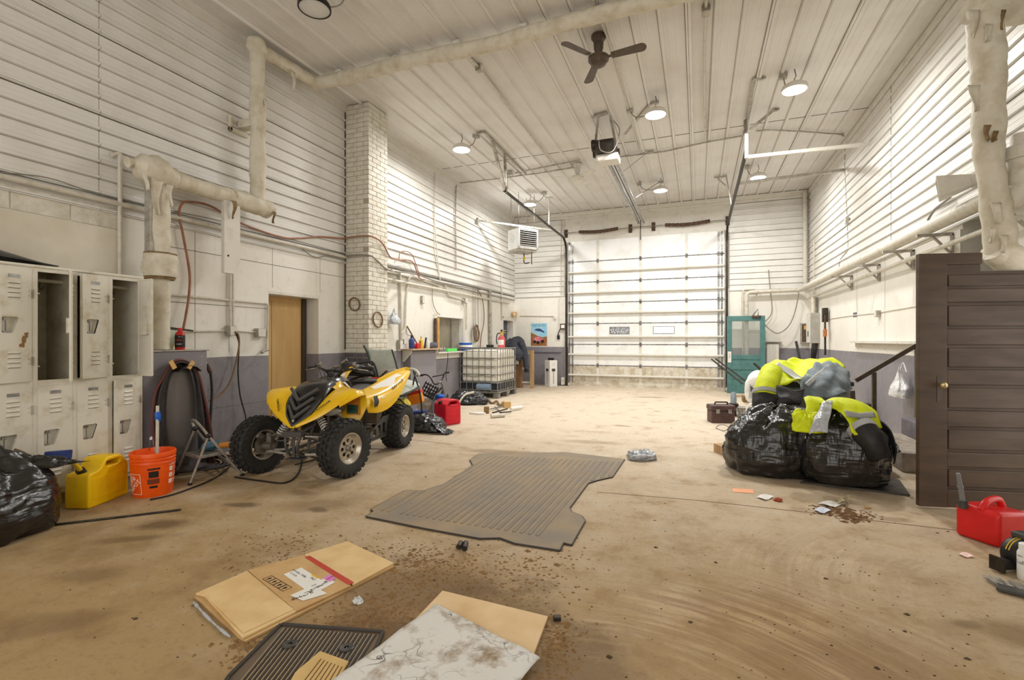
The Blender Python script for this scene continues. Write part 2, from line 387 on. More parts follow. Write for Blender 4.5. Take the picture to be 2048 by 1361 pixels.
# ------------------------------------------------------------------ ribbed sheets
def rib_profile(w, pitch, rib=.026, base=.030, top=.018, lap=True):
    """(s, h) points across one sheet"""
    P = [(0, 0)]; k = round(w/pitch)
    for i in range(k):
        s0 = i*pitch
        for f in (.36, .64):
            s = s0+pitch*f; P += [(s-.006, 0), (s-.003, .0022), (s+.003, .0022), (s+.006, 0)]
        c = s0+pitch-base/2
        c -= .008
        if i < k-1 or not lap: P += [(c-base/2, 0), (c-top/2, rib), (c+top/2, rib), (c+base/2, 0), (c+base/2+.0005, -.014), (c+base/2+.006, -.014), (c+base/2+.0065, 0)]
        else: P += [(c-base*.75, 0), (c-base*.75+.006, rib*1.05), (c-.002, rib*1.05), (c+.001, rib*.55), (c+.004, rib*1.0), (c+base/2-.004, rib*1.0), (c+base/2, 0)]
    return P
def sheet_mesh(name, w, pitch, L, mt, **kw):
    P = rib_profile(w, pitch, **kw); n = len(P); q = MB()
    q.add([(0, s, h) for s, h in P]+[(L, s, h) for s, h in P], [(i, i+1, n+i+1, n+i) for i in range(n-1)])
    o = q.build(name, mt, local=True); return o
protos = {}
def sheet(name, parent, w, pitch, L, mt, m, **kw):
    """m places local x = rib direction, y = across, z = towards the room"""
    key = (name, w, pitch, round(L, 3), mt.name)
    if key not in protos: o = sheet_mesh(name, w, pitch, L, mt, **kw); protos[key] = o
    else: o = protos[key].copy(); COL.objects.link(o)
    o.parent = parent; o.matrix_parent_inverse = world_of(parent).inverted(); o.matrix_basis = m
    q = o.modifiers.get('thick')
    return o
SW, SP = .762, .1524
def side_sheets(parent, X, sgn, segs, z0=ZS-.03, z1=ZC):
    z = z1-.10; rows = []
    while z > z0+.02:
        w = min(SW, z-z0); rows.append((z, w)); z -= SW
    for y0, y1 in segs:
        for z, w in rows:
            if w < SW-.01: w = SP*max(1, round(w/SP))
            if sgn > 0: m = frame((X+.004, y0, z), (0, 1, 0), y=(0, 0, -1))      # normal = y cross -z = -x ... fixed below
            else: m = frame((X, y0, z), (0, 1, 0), y=(0, 0, -1))
            # want local z towards the room: sgn>0 room is +X
            if (m.to_3x3() @ Vector((0, 0, 1))).x*sgn < 0: m = m @ Matrix.Scale(-1, 4, (0, 0, 1))
            sheet('ribbed_sheet', parent, w, SP, y1-y0-.004, M['sheet'], m)
side_sheets(wall_left, XL, 1, [(YF, -.3), (-.3, 2.87), (2.87, 6.29), (6.79, 9.6), (9.6, YB)])
side_sheets(wall_right, XR, -1, [(YF, 2.2), (2.2, 8.45), (8.45, YB)])
def back_sheets():
    z = ZC-.18
    while z > ZS:
        w = SW if z-SW > ZS-.2 else SP*round((z-ZS+.05)/SP)
        for x0, x1 in ((XL, GX0-.12), (GX1+.12, XR)):
            m = frame((x0, YB-.004, z), (1, 0, 0), y=(0, 0, -1))
            if (m.to_3x3() @ Vector((0, 0, 1))).y > 0: m = m @ Matrix.Scale(-1, 4, (0, 0, 1))
            sheet('ribbed_sheet', wall_back, w, SP, x1-x0, M['sheet'], m)
        z -= SW
back_sheets()
# wall above the overhead door
q = MB(); q.span((GX0-.13, YB-.012, GZ-.05), (GX1+.13, YB+.12, ZC-.16)); q.build('header_panel', M['trimw'], wall_back)
for k, (z0, z1, d) in enumerate(((ZC-.17, ZC-.10, .05), (ZC-.10, ZC-.03, .08), (ZC-.035, ZC, .11))):
    q = MB(); q.span((XL, YB-d, z0), (XR, YB, z1)); q.build('cornice', M['trimw'], wall_back, bevel=.008)
for P_, X, s in ((wall_left, XL, 1), (wall_right, XR, -1)):
    q = MB(); q.span((X, YF, ZC-.10), (X+s*.035, YB-.11, ZC-.006)); q.build('cornice', M['trimw'], P_, bevel=.006)
    q = MB(); q.span((X, YF, ZS-.05), (X+s*.012, YB, ZS-.02)); q.build('sheet_edge', M['seam'], P_)
for P_, X, s, ys in ((wall_left, XL, 1, (2.87,)), (wall_right, XR, -1, (8.45,))):
    for y in ys:
        q = MB(); q.span((X, y-.004, ZS), (X+s*.004, y+.002, ZC-.1)); q.build('seam_gap', M['seam'], P_)
q = MB(); q.span((XL+.0, 6.275, 1.2), (XL+.02, 6.295, ZC-.1)); q.build('caulk_gap', M['seam'], wall_left)
q = MB(); q.span((XL, 6.79, ZS), (XL+.03, 6.88, ZC-.12)); q.build('corner_trim', M['trimw'], wall_left)
# ------------------------------------------------------------------ ceiling
q = MB(); q.span((XL-.3, YF, ZC+.03), (XR+.3, YB+.3, ZC+.2)); ceiling = struct(q.build('ceiling', M['trimw']), 'white ribbed steel ceiling', 'ceiling')
CW, CP = .9144, .3048
x = XR
while x > XL:
    w = min(CW, x-XL); w = CW if w > CW-.01 else CP*max(1, math.ceil(w/CP-.01))
    for y0, y1 in ((YF, 2.6), (2.6, 9.37), (9.37, YB)):
        m = frame((x, y0, ZC+.012), (0, 1, 0), y=(-1, 0, 0))
        if (m.to_3x3() @ Vector((0, 0, 1))).z > 0: m = m @ Matrix.Scale(-1, 4, (0, 0, 1))
        sheet('ceiling_sheet', ceiling, w, CP, y1-y0-.003, M['csheet'], m, rib=.030, base=.058, top=.030)
    x -= CW
q = MB(); q.span((XL, 9.362, ZC+.006), (XR, 9.37, ZC+.012)); q.build('seam_gap', M['seam'], ceiling)
# ------------------------------------------------------------------ brick pillar
PX0, PX1, PY0, PY1 = XL, -4.83, 6.29, 6.79
q = MB(); q.span((PX0, PY0+.005, 0), (PX1-.005, PY1, ZC)); pillar = struct(q.build('wall_pillar', M['mortar']), 'white painted brick pillar with a grey painted base on the left wall', 'pillar')
M['brickg'] = mat('grey_painted_brick', S(104, 100, 106), .6, col2=S(84, 80, 86), scale=11, bump=.4, bscale=60)
def brick_proto(d, name='brick', mt='brick'):
    bm = MB(); bm.box((0, 0, 0), d); o = bm.build(name, M[mt], local=True)
    mo = o.modifiers.new('bevel', 'BEVEL'); mo.width = .004; mo.segments = 1; return o
CH = ZC/67; J = .008; rows = 67; first = {}
def put_brick(c, d, mt):
    d = tuple(round(k, 4) for k in d)
    if (d, mt) not in first: o = brick_proto(d, mt=mt); first[(d, mt)] = o
    else: o = first[(d, mt)].copy(); COL.objects.link(o)
    o.parent = pillar; o.matrix_parent_inverse = world_of(pillar).inverted()
    o.location = Vector(c)+Vector((random.uniform(-.002, .002), random.uniform(-.002, .002), 0))
fa = (PX1-PX0); sa = (PY1-PY0)
for r in range(rows):
    z = r*CH+CH/2+.004; h = CH-J; off = r % 2; mt = 'brickg' if z < 1.13 else 'brick'
    # corner bricks alternate between the two faces so that they bond
    if off:
        xs = [PX0, PX0+fa*.5, PX1]; ys = [PY0+.105, PY0+.105+(sa-.105)*.5, PY1]
    else:
        xs = [PX0, PX0+fa*.36, PX0+fa-.105]; ys = [PY0, PY0+sa*.42, PY0+sa*.84, PY1]
    for a, c in zip(xs, xs[1:]): put_brick(((a+c)/2, PY0+.05, z), (c-a-J*.8, .10, h), mt)
    for a, c in zip(ys, ys[1:]): put_brick((PX1-.05, (a+c)/2, z), (.10, c-a-J*.8, h), mt)
# ------------------------------------------------------------------ materials for fittings
M['conduit'] = mat('painted_conduit', S(206, 200, 186), .42, col2=S(170, 160, 140), scale=14, contrast=(.5, .8))
M['steel'] = mat('galvanised_steel', S(168, 168, 166), .38, .85, col2=S(120, 118, 114), scale=12)
M['steelp'] = mat('painted_angle_iron', S(186, 182, 172), .45, .2, col2=S(140, 132, 118), scale=12)
M['dsteel'] = mat('dark_oiled_steel', S(72, 66, 58), .45, .7, col2=S(44, 40, 36), scale=15)
M['black'] = mat('black_plastic', S(26, 25, 25), .45)
M['rubber'] = mat('black_rubber', S(24, 23, 23), .7)
M['wrap'] = mat('painted_pipe_insulation', S(214, 207, 190), .6, col2=S(184, 172, 146), scale=7, contrast=(.42, .75), bump=.45, bscale=26)
M['torn'] = mat('torn_insulation', S(150, 124, 84), .9, col2=S(104, 84, 56), scale=20, bump=.6, bscale=60)
M['rust'] = mat('rusty_spring_steel', S(104, 82, 68), .7, .2, col2=S(64, 46, 38), scale=20, contrast=(.35, .65), bump=.3, bscale=90)
M['doorw'] = mat('white_door_skin', S(236, 237, 236), .42, col2=S(216, 214, 208), scale=3, contrast=(.5, .8))
M['doord'] = mat('soiled_door_skin', S(212, 206, 192), .55, col2=S(168, 150, 120), scale=7, contrast=(.4, .7))
M['smear'] = mat('greasy_joint', S(136, 134, 132), .5, .1, col2=S(70, 68, 68), scale=16, contrast=(.4, .62))
M['lens'] = mat('lit_lamp_lens', (1, 1, 1), .4, emit=(1, .985, .96), estr=16)
M['lensoff'] = mat('unlit_lamp_lens', S(222, 222, 220), .3)
M['brownp'] = mat('brown_fan_paint', S(92, 78, 64), .45, col2=S(70, 58, 46), scale=14)
M['wiregrey'] = mat('grey_cable', S(140, 134, 124), .55)
M['wireblack'] = mat('black_cable', S(30, 28, 26), .5)
M['wirebrown'] = mat('tan_cord', S(126, 98, 68), .6)
M['hosered'] = mat('faded_red_air_hose', S(166, 116, 90), .5, col2=S(140, 92, 70), scale=9)
M['yellow'] = mat('yellow_paint', S(226, 186, 30), .45)
M['ply'] = mat('tan_plywood', S(206, 170, 110), .55, col2=S(180, 138, 80), scale=2.2, stretch=(1, 1, .25), contrast=(.4, .75))
M['paper'] = mat('white_paper', S(232, 230, 224), .7)
# ------------------------------------------------------------------ overhead door
gd = struct(thing('door_1', 'wide white sectional overhead door with rusty torsion springs and small windows', 'garage door', ((GX0+GX1)/2, YB, 0)))
SEC = .605; TH = .045; YD = YB-.03
wins = []
for (u0, v0, u1, v1, rd) in ((1153, 660, 1190, 671, 1), (1220, 655, 1258, 668, 0), (1307, 654, 1348, 667, 0), (1381, 659, 1427, 669.5, 1)):
    a, c = yw(u0, v1, YD), yw(u1, v0, YD); wins.append((a.x, c.x, a.z, c.z, rd))
def pane_mat(dirty):
    m = mat('window_pane', (.9, .93, .95), .12, trans=1.0, ior=1.1); 
    return m
M['pane'] = pane_mat(0)
M['panedirty'] = mat('smeared_window_pane', S(232, 234, 236), .3, col2=S(40, 40, 42), scale=26, contrast=(.42, .56), stretch=(1, 1, 2.5), trans=.55)
for k in range(7):
    z0 = .014+k*SEC; z1 = z0+SEC-.006
    q = MB()
    if k == 2:
        xs = sorted([GX0, GX1]+[w[0] for w in wins]+[w[1] for w in wins])
        for i in range(len(xs)-1):
            w = [w for w in wins if abs(w[0]-xs[i]) < 1e-6]
            if w:
                w = w[0]; q.span((xs[i], YD, z0), (xs[i+1], YD+TH, w[2])); q.span((xs[i], YD, w[3]), (xs[i+1], YD+TH, z1))
            else: q.span((xs[i], YD, z0), (xs[i+1], YD+TH, z1))
    else: q.span((GX0, YD, z0), (GX1, YD+TH, z1))
    s = q.build('door_section', M['doord'] if k == 0 else M['doorw'], gd)
    if k == 2:
        for i, w in enumerate(wins):
            mx, mz = (w[0]+w[1])/2, (w[2]+w[3])/2; hw, hh = (w[1]-w[0])/2, (w[3]-w[2])/2
            if w[4]:       # rounded openings: fill the corners
                q = MB(); n = 8
                for sx in (-1, 1):
                    for sz in (-1, 1):
                        P_ = [(mx+sx*hw, mz+sz*hh)]+[(mx+sx*(hw-hh+hh*math.cos(t)), mz+sz*hh*math.sin(t)) for t in [math.pi/2*j/n for j in range(n+1)]]
                        q.prism(P_, TH*.8, frame((0, YD+TH*.9, 0), (1, 0, 0), z=(0, -1, 0)) )
                q.build('window_corner', M['doorw'], s)
            q = MB(); q.span((w[0]-.004, YD+TH*.55, w[2]-.004), (w[1]+.004, YD+TH*.65, w[3]+.004)); q.build('pane', M['panedirty'] if i == 1 else M['pane'], s)
            if not w[4]:
                q = MB(); t = .014
                q.span((w[0]-t, YD-.008, w[2]-t), (w[1]+t, YD, w[2])); q.span((w[0]-t, YD-.008, w[3]), (w[1]+t, YD, w[3]+t)); q.span((w[0]-t, YD-.008, w[2]), (w[0], YD, w[3])); q.span((w[1], YD-.008, w[2]), (w[1]+t, YD, w[3]))
                q.build('window_frame', M['smear'], s)
    if k:
        q = MB(); q.span((GX0, YD-.003, z0-.016), (GX1, YD+TH-.01, z0+.010)); q.build('joint', M['smear'], s)
STX = [yw(u, 680, YD).x for u in (1195.5, 1281, 1373)]
for x0, w in [(GX0+.03, .05), (GX0+.12, .05)]+[(x, .075) for x in STX]+[(GX1-.14, .05), (GX1-.06, .05)]:
    q = MB()
    q.span((x0-w/2, YD-.006, .03), (x0+w/2, YD, 7*SEC)); q.build('stile', M['steel' if w < .06 else 'trimw'], gd)
    for k in range(1, 7):
        q = MB(); z = .014+k*SEC; q.span((x0-.028, YD-.022, z-.055), (x0+.028, YD-.006, z+.05)); q.cyl((x0-.035, YD-.022, z), (x0+.035, YD-.022, z), .012, n=8); q.build('hinge', M['smear'], gd)
for z in (.34, .94, 1.452, 2.14, 2.735, 3.335):
    q = MB(); q.prism([(0, -.012), (-.085, .006), (-.085, .030), (-.07, .034), (0, .05)], GX1-GX0-.02, frame((GX0+.01, YD-.003, z-.03), (0, 1, 0), y=(0, 0, 1)))
    q.build('strut', M['trimw'], gd)
q = MB(); q.span((GX0-.02, YD-.012, .012), (GX1+.02, YD+.03, .09)); q.build('bottom_seal', M['doord'], gd)
# tracks, shaft, springs
for X0, nm in ((GX0-.06, 'l'), (GX1+.06, 'r')):
    q = MB(); end = 8.95 if nm == 'l' else 8.47
    path = [V(X0, YD-.03, 0), V(X0, YD-.03, 3.9)]+[V(X0, YD-.03-.42*(1-math.cos(t)), 3.9+.42*math.sin(t)) for t in [math.pi/2*k/8 for k in range(9)]]+[V(X0, 11.2, 4.33), V(X0, end, 4.35)]
    for a, c in zip(path, path[1:]): q.bar(a, c, .055, .03, up=(0, -1, 0) if abs((c-a).normalized().y) < .7 else (0, 0, 1))
    q.build('track', M['dsteel'], gd)
    q = MB(); q.span((X0-.06, YD-.01, 0), (X0-.0, YD+.03, 4.25)); q.build('jamb_angle', M['steelp'], gd)
zs = 4.5
q = MB(); q.cyl((GX0-.1, YB-.12, zs), (GX1+.1, YB-.12, zs), .014, n=10); q.build('torsion_shaft', M['steel'], gd)
for a, c in (((1158, 464), (1236, 459)), ((1330, 450), (1420, 441))):
    P0, P1 = yw(a[0], a[1], YB-.12), yw(c[0], c[1], YB-.12); P0.z = zs+.0; P1.z = zs+.01; q = MB()
    mid = (P0+P1)/2-V(0, 0, .04); q.tube(smooth_path([P0, mid, P1], 22), lambda t: .046+.005*math.sin(t*200), 12)
    q.build('torsion_spring', M['rust'], gd, smooth=60)
for x0 in (GX0-.08, GX1+.08, STX[1]-.28, STX[1]+.35):
    q = MB(); q.cyl((x0-.02, YB-.12, zs), (x0+.02, YB-.12, zs), .075, n=16); q.span((x0-.05, YB-.03, zs-.12), (x0+.05, YB-.012, zs+.12)); q.build('cable_drum', M['rust'], gd, smooth=40)
q = MB(); q.tube([yw(1281, 440, YB-.2), yw(1281, 480, YB-.15)], .012, 6); q.build('release_cord', M['dsteel'], gd)
# hangers of the door tracks
def irons(segs, w=.045, name='track_hanger', lab='', mt='steelp'):
    q = MB()
    for a, c in segs: q.bar(a, c, w, w*.35); q.bar(Vector(a)+V(w/2, 0, w/2), Vector(c)+V(w/2, 0, w/2), w*.3, w)
    return tag(q.build(name, M[mt]), lab, 'hanger')
tl = V(GX0-.06, 8.95, 4.35)
a1, a2, a3 = ce(984, 282, .03), ce(1008, 308, .03), ce(1050, 350, .03)
irons([(ce(955, 268, .02), ce(968, 265, .02)), (ce(968, 265, .02), a3), (a1, tl+V(0, .05, .03)), (a2, tl+V(0, .1, .0)), (tl+V(0, .1, .25), tl+V(0, .1, -.06))], lab='angle iron V hanger holding the left door track under the ceiling')
tr = V(GX1+.06, 8.47, 4.33)
irons([(ce(1507, 158, .02), ce(1528, 158, .02)), (ce(1507, 160, .02), ce(1490, 270, .03)), (ce(1490, 240, .03), tr), (ce(1556, 220, .02), ce(1540, 224, .02)), (ce(1546, 222, .03), tr+V(0, 0, .3))], lab='angle iron hanger holding the right door track under the ceiling')
q = MB(); q.bar(tr+V(0, .02, -.08), xw(1738, 288, XR-.03), .05, .05); q.bar(tr+V(0, 0, .28), tr+V(0, 0, -.1), .05, .05); tag(q.build('track_brace', M['trimw']), 'white square tube brace running from the right door track to the right wall', 'brace')
q = MB(); q.bar(xw(1476, 367, GX1+.08), xw(1690, 340, XR-.03), .06, .05); tag(q.build('track_brace', M['steelp']), 'dull grey brace below the white one by the right door track', 'brace')
q = MB(); p0 = V(GX0-.06, 12.9, 4.36); q.bar(xw(955, 441, XL+.06), p0, .05, .04); q.bar(xw(955, 436, XL+.06), xw(955, 448, XL+.06), .05, .05); tag(q.build('track_brace', M['steelp']), 'grey brace from the left wall to the left door track above the heater', 'brace')
q = MB(); q.bar(ce(1098, 396, .0), V(ce(1098, 396).x, ce(1098, 396).y, 4.36), .03, .02); q.span(ce(1098, 396)+V(-.12, -.02, -.04), ce(1098, 396)+V(.1, .02, 0)); tag(q.build('ceiling_strap', M['trimw']), 'thin white vertical strap holding the left door track near the back wall', 'strap')
q = MB(); c0 = ce(1452, 350); q.bar(c0, V(GX1+.06, c0.y, 4.36), .03, .02); q.bar(c0+V(-.25, 0, -.03), c0+V(.02, 0, -.03), .04, .03); q.bar(c0+V(-.2, 0, -.03), c0+V(0, 0, -.25), .03, .02); tag(q.build('ceiling_strap', M['steelp']), 'thin strap with a corner gusset holding the right door track', 'strap')
# ------------------------------------------------------------------ door opener
op = thing('door_opener', 'greasy door operator motor hanging on irons with a long rail to the overhead door', 'door opener', (-1.45, 8.3, 4.4))
OX, OY, OZ = -1.45, 8.3, 4.6
q = MB(); q.box((OX, OY, OZ-.02), (.34, .42, .16)); q.build('chassis', M['dsteel'], op, bevel=.01)
q = MB(); q.cyl((OX-.2, OY-.06, OZ+.08), (OX+.12, OY-.06, OZ+.08), .085, n=18); q.cyl((OX-.24, OY-.06, OZ+.08), (OX-.2, OY-.06, OZ+.08), .1, n=18); q.build('motor', M['dsteel'], op, smooth=40)
q = MB(); q.box((OX+.03, OY+.02, OZ-.16), (.36, .30, .12)); q.build('cover', M['trimw'], op, bevel=.02)
for dx, dz, r in ((-.22, .0, .07), (.2, -.02, .055)):
    q = MB(); q.cyl((OX+dx, OY+.1, OZ+dz), (OX+dx-.03, OY+.1, OZ+dz), r, n=16); q.build('pulley', M['dsteel'], op, smooth=40)
for dx in (-.06, .06):
    q = MB(); q.bar((OX+dx, OY+.1, OZ), (OX+dx, YB-.2, OZ), .025, .05); q.bar((OX+dx*1.4, OY+.1, OZ-.025), (OX+dx*1.4, YB-.2, OZ-.025), .03, .006); q.build('rail', M['steel'], op)
q = MB(); q.tube([(OX, OY+.2, OZ+.01), (OX, YB-.3, OZ+.01)], .009, 6); q.build('chain', M['dsteel'], op)
for dx in (-.2, .15):
    c0 = ce(1197 if dx < 0 else 1220, 231, .02); q = MB(); q.bar((OX+dx, OY+.0, OZ+.1), (c0.x, c0.y, ZC-.02), .04, .012); q.build('hanger_iron', M['steelp'], op)
q = MB(); q.bar(ce(1184, 235, .02), ce(1215, 226, .02), .07, .03); q.build('ceiling_iron', M['steelp'], op)
for pts in (((1302, 208), (1241, 278)), ((1295, 305), (1248, 342)), ((1316, 366), (1270, 396))):
    a = ce(*pts[0], .02); c = xw(pts[1][0], pts[1][1], OX+.1); q = MB(); q.bar(a, c, .05, .012); q.bar(a, a+V(.12, 0, 0), .05, .03); q.build('brace', M['steelp'], op)
q = MB(); q.tube(smooth_path([(OX-.1, OY-.2, OZ+.1), (OX-.05, OY-.28, OZ-.1), (OX+.12, OY-.25, OZ-.14), (OX+.2, OY-.15, OZ+.05), (OX+.22, OY-.05, OZ+.3), (OX+.12, OY, ZC-.02)], 6), .008, 6); q.build('wire', M['wiregrey'], op)
# ------------------------------------------------------------------ high bay lamps
def lamp(i, u, v, lit, label, jb):
    p = fl(u, v, 4.80); t = thing('high_bay_lamp', label, 'lamp', p, 0, 'round high bay lamps under the ceiling')
    m = T(p)
    q = MB(m); q.lathe([(.0, .10), (.06, .10), (.09, .085), (.15, .05), (.165, .02), (.165, -.012), (.15, -.014), (.15, -.006)], 28); q.build('housing', M['black'] if not lit else M['trimw'], t, smooth=35)
    q = MB(m); q.lathe([(.0, -.016), (.10, -.015), (.15, -.008)], 28); q.build('lens', M['lens'] if lit else M['lensoff'], t, smooth=40)
    if not lit:
        q = MB(m)
        for r in (.05, .085, .12): q.lathe([(r, -.017), (r+.004, -.019), (r+.008, -.016)], 28)
        q.build('lens_ring', M['trimw'], t)
    q = MB(m); q.tube([(0, 0, .09), (0, 0, .15), (.02, 0, .18), (0, 0, ZC-4.80-.02)], .008, 6); q.build('hook', M['steel'], t)
    q = MB(m); j = V(jb[0], jb[1], ZC-4.80-.035); q.box(j, (.10, .10, .06)); q.build('junction_box', M['steelp'], t, bevel=.004)
    q = MB(m); q.tube(smooth_path([j, j+V(-jb[0]*.2, -jb[1]*.2, -.14), V(jb[0]*.4, jb[1]*.4, .06), V(.04, 0, .1)], 6), .008, 6); q.build('cord', M['wiregrey'], t)
    if lit:
        l = bpy.data.lights.new('lamp_light', 'AREA'); l.shape = 'DISK'; l.size = .29; l.energy = LAMP_W; l.color = (1.0, .985, .955)
        o = bpy.data.objects.new('lamp_light', l); COL.objects.link(o); o.parent = t; o.location = (0, 0, -.022)
lamp(0, 629, 16, False, 'unlit round lamp with a dark rim near the camera, top left ceiling', (.2, .25))
lamp(1, 1589, 179, True, 'lit round lamp nearest the right wall, larger of the right pair', (-.12, .12))
lamp(2, 1311, 229, True, 'lit round lamp just right of the door operator hanger', (-.42, .3))
lamp(3, 923, 299, True, 'lit round lamp nearest the brick pillar by the left wall', (.22, .15))
lamp(4, 1516, 355, True, 'lit round lamp behind the grey track brace, smaller of the right pair', (-.2, .1))
lamp(5, 1321, 381, True, 'lit round lamp beside the operator rail close to the overhead door', (-.5, .2))
lamp(6, 1060, 409, True, 'lit round lamp above the heater, behind the left door track', (.35, .1))
# ------------------------------------------------------------------ fans
def fan(u, v, drop, r, mt, a0, label, hubz):
    c = ce(u, v); t = thing('ceiling_fan', label, 'fan', (c.x, c.y, ZC-drop), 0, None); m = T(c.x, c.y, ZC)
    q = MB(m); q.lathe([(0, 0), (.09, 0), (.09, -.03), (.05, -.09), (.045, -.10), (0, -.10)], 20); q.build('ceiling_plate', mt, t, smooth=35)
    q = MB(m); q.lathe([(0, -.08), (.062, -.09), (.058, -.16), (.035, -.22), (0, -.22)], 20); q.build('canopy', mt, t, smooth=35)
    q = MB(m); q.cyl((0, 0, -.2), (0, 0, -drop+.06), .012, n=10); q.build('down_rod', mt, t)
    q = MB(m); q.lathe([(0, -drop+.07), (.05, -drop+.07), (.125, -drop+.035), (.125, -drop-.005), (.1, -drop-.03), (.095, -drop-.05), (.06, -drop-.075), (0, -drop-.08)], 28); q.build('motor', mt, t, smooth=35)
    for k in range(3):
        a = a0+120*k; mm = m @ T(0, 0, -drop+.02) @ rz(a) @ rx(-12)
        n = 10; out = [(.16, -.05), (r-.06, -.065)]+[(r-.06+.06*math.sin(math.pi*j/n), -.065*math.cos(math.pi*j/n)) for j in range(1, n)]+[(r-.06, .065), (.16, .05)]
        q = MB(mm); q.prism(out, .005); q.span((.10, -.02, -.006), (.2, .02, .0)); q.build('blade', mt, t)
fan(1197, 72, .30, .58, M['brownp'], 111+4, 'brown three blade ceiling fan near the middle of the ceiling', 0)
fan(1155, 328, .31, .55, M['trimw'], 111-28, 'white ceiling fan farther back by the door operator', 0)
# ------------------------------------------------------------------ unit heater
hp = pt(1046, 481, 12.5); ht = thing('unit_heater', 'white hanging unit heater with open louvres near the back left corner', 'heater', (hp.x, hp.y, hp.z-.27), 0)
cdir = math.degrees(math.atan2(-hp.y, -hp.x)); mh = T(hp) @ rz(cdir+33)      # local +x = louvre face
w_, d_, h_ = .60, .48, .52
q = MB(mh); q.box((-.02, 0, 0), (d_, w_, h_)); q.build('cabinet', M['doorw'], ht, bevel=.012)
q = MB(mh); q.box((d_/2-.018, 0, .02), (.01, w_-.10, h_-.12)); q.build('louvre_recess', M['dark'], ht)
for k in range(8):
    z = -h_/2+.10+k*.052; q = MB(mh @ T(d_/2+.005, 0, z) @ ry(35)); q.box((0, 0, 0), (.045, w_-.09, .005)); q.build('louvre', M['doorw'], ht)
q = MB(mh)
for s in (-1, 1): q.span((d_/2-.02, s*(w_/2-.045), -h_/2), (d_/2+.02, s*w_/2, h_/2))
q.span((d_/2-.02, -w_/2, h_/2-.04), (d_/2+.02, w_/2, h_/2)); q.span((d_/2-.02, -w_/2, -h_/2), (d_/2+.02, w_/2, -h_/2+.06)); q.build('louvre_frame', M['doorw'], ht)
q = MB(mh); q.box((-.02, 0, -h_/2-.03), (d_*.94, w_*.94, .06)); q.build('bottom_pan', M['steelp'], ht)
for sx in (-1, 1):
    for sy in (-1, 1):
        q = MB(mh); q.cyl((sx*.18-.02, sy*.24, h_/2), (sx*.18-.02, sy*.24, ZC-hp.z), .006, n=6); q.build('hanging_rod', M['dsteel'], ht)
M['blueprint'] = mat('faded_blue_print', S(120, 190, 214), .6); M['greyprint'] = mat('grey_print', S(170, 180, 190), .6)
q = MB(mh @ frame((-.02, w_/2+.002, 0), (-1, 0, 0), z=(0, 1, 0))); 
q = MB(mh @ frame((-.02, -w_/2-.0015, 0), (1, 0, 0), z=(0, -1, 0)) @ rz(38)); q.scribble(6, .06, T(-.02, .05, 0), 0, 1); q.scribble(6, .06, T(.02, -.04, 0), 1, 2); q.build('print', [M['greyprint'], M['blueprint']], ht)
q = MB(mh); q.tube(smooth_path([(-.1, .1, -h_/2-.05), (-.1, .1, -h_/2-.3), (-.0, .2, -h_/2-.3)], 4), .014, 8); q.cyl((-.1, .1, -h_/2-.22), (-.1, .1, -h_/2-.14), .03, n=10, mi=1); q.tube([(.1, .2, -h_/2-.05), (.1, .2, -h_/2-.36)], .012, 6); q.build('gas_pipe', [M['dsteel'], M['yellow']], ht)
# ------------------------------------------------------------------ insulated pipes
def rough_tube(q, pts, r, n=16, amp=.012, freq=9.0, step=.05, bands=True, seed=0):
    pts = [Vector(p) for p in pts]; P = [pts[0]]
    for a, c in zip(pts, pts[1:]):
        k = max(1, int((c-a).length/step)); P += [a.lerp(c, (j+1)/k) for j in range(k)]
    i0 = len(q.v); q.tube(P, r, n)
    L_ = 0
    for i, p in enumerate(P):
        for k in range(n):
            v = q.v[i0+i*n+k]; d = (v-p)
            if d.length < 1e-6: continue
            s = noise.noise(v*freq+V(seed, 0, 0))*amp+noise.noise(v*freq*3)*amp*.4
            if bands: s += .006*(1 if (i//7) % 2 else 0)
            q.v[i0+i*n+k] = v+d.normalized()*s
    return q
def wrapped(name, pts, r, label, cat='pipe', rad=.1, extra=None, torn=(), **kw):
    t = thing(name, label, cat, V(*pts[0]))
    q = MB(); rough_tube(q, round_path(pts, rad, 6), r, **kw); q.build('insulation', M['wrap'], t, smooth=50)
    for k, (p, s) in enumerate(torn):       # torn flaps of jacket
        q = MB(); p = Vector(p); rnd = random.Random(k*3+len(label)); nu = 5
        ax = V(rnd.uniform(-1, 1), rnd.uniform(-1, 1), 0).normalized()*s*.5
        q.grid(4, 5, lambda a, c: p+ax*(a-.5)*(1-c*.6)+V(0, 0, -s*c)+V(.3*s*c*math.sin(3*a+k), .25*s*c*math.cos(4*a+k), 0), 0)
        q.build('torn_flap', M['wrap'] if k % 2 else M['torn'], t, smooth=60, solid=.004)
    return t
XP = XL+.27
cP = lambda u, v: xw(u, v, XP)
py = cP(530, 415); ph = 3.0
ell = cP(318, 352); 
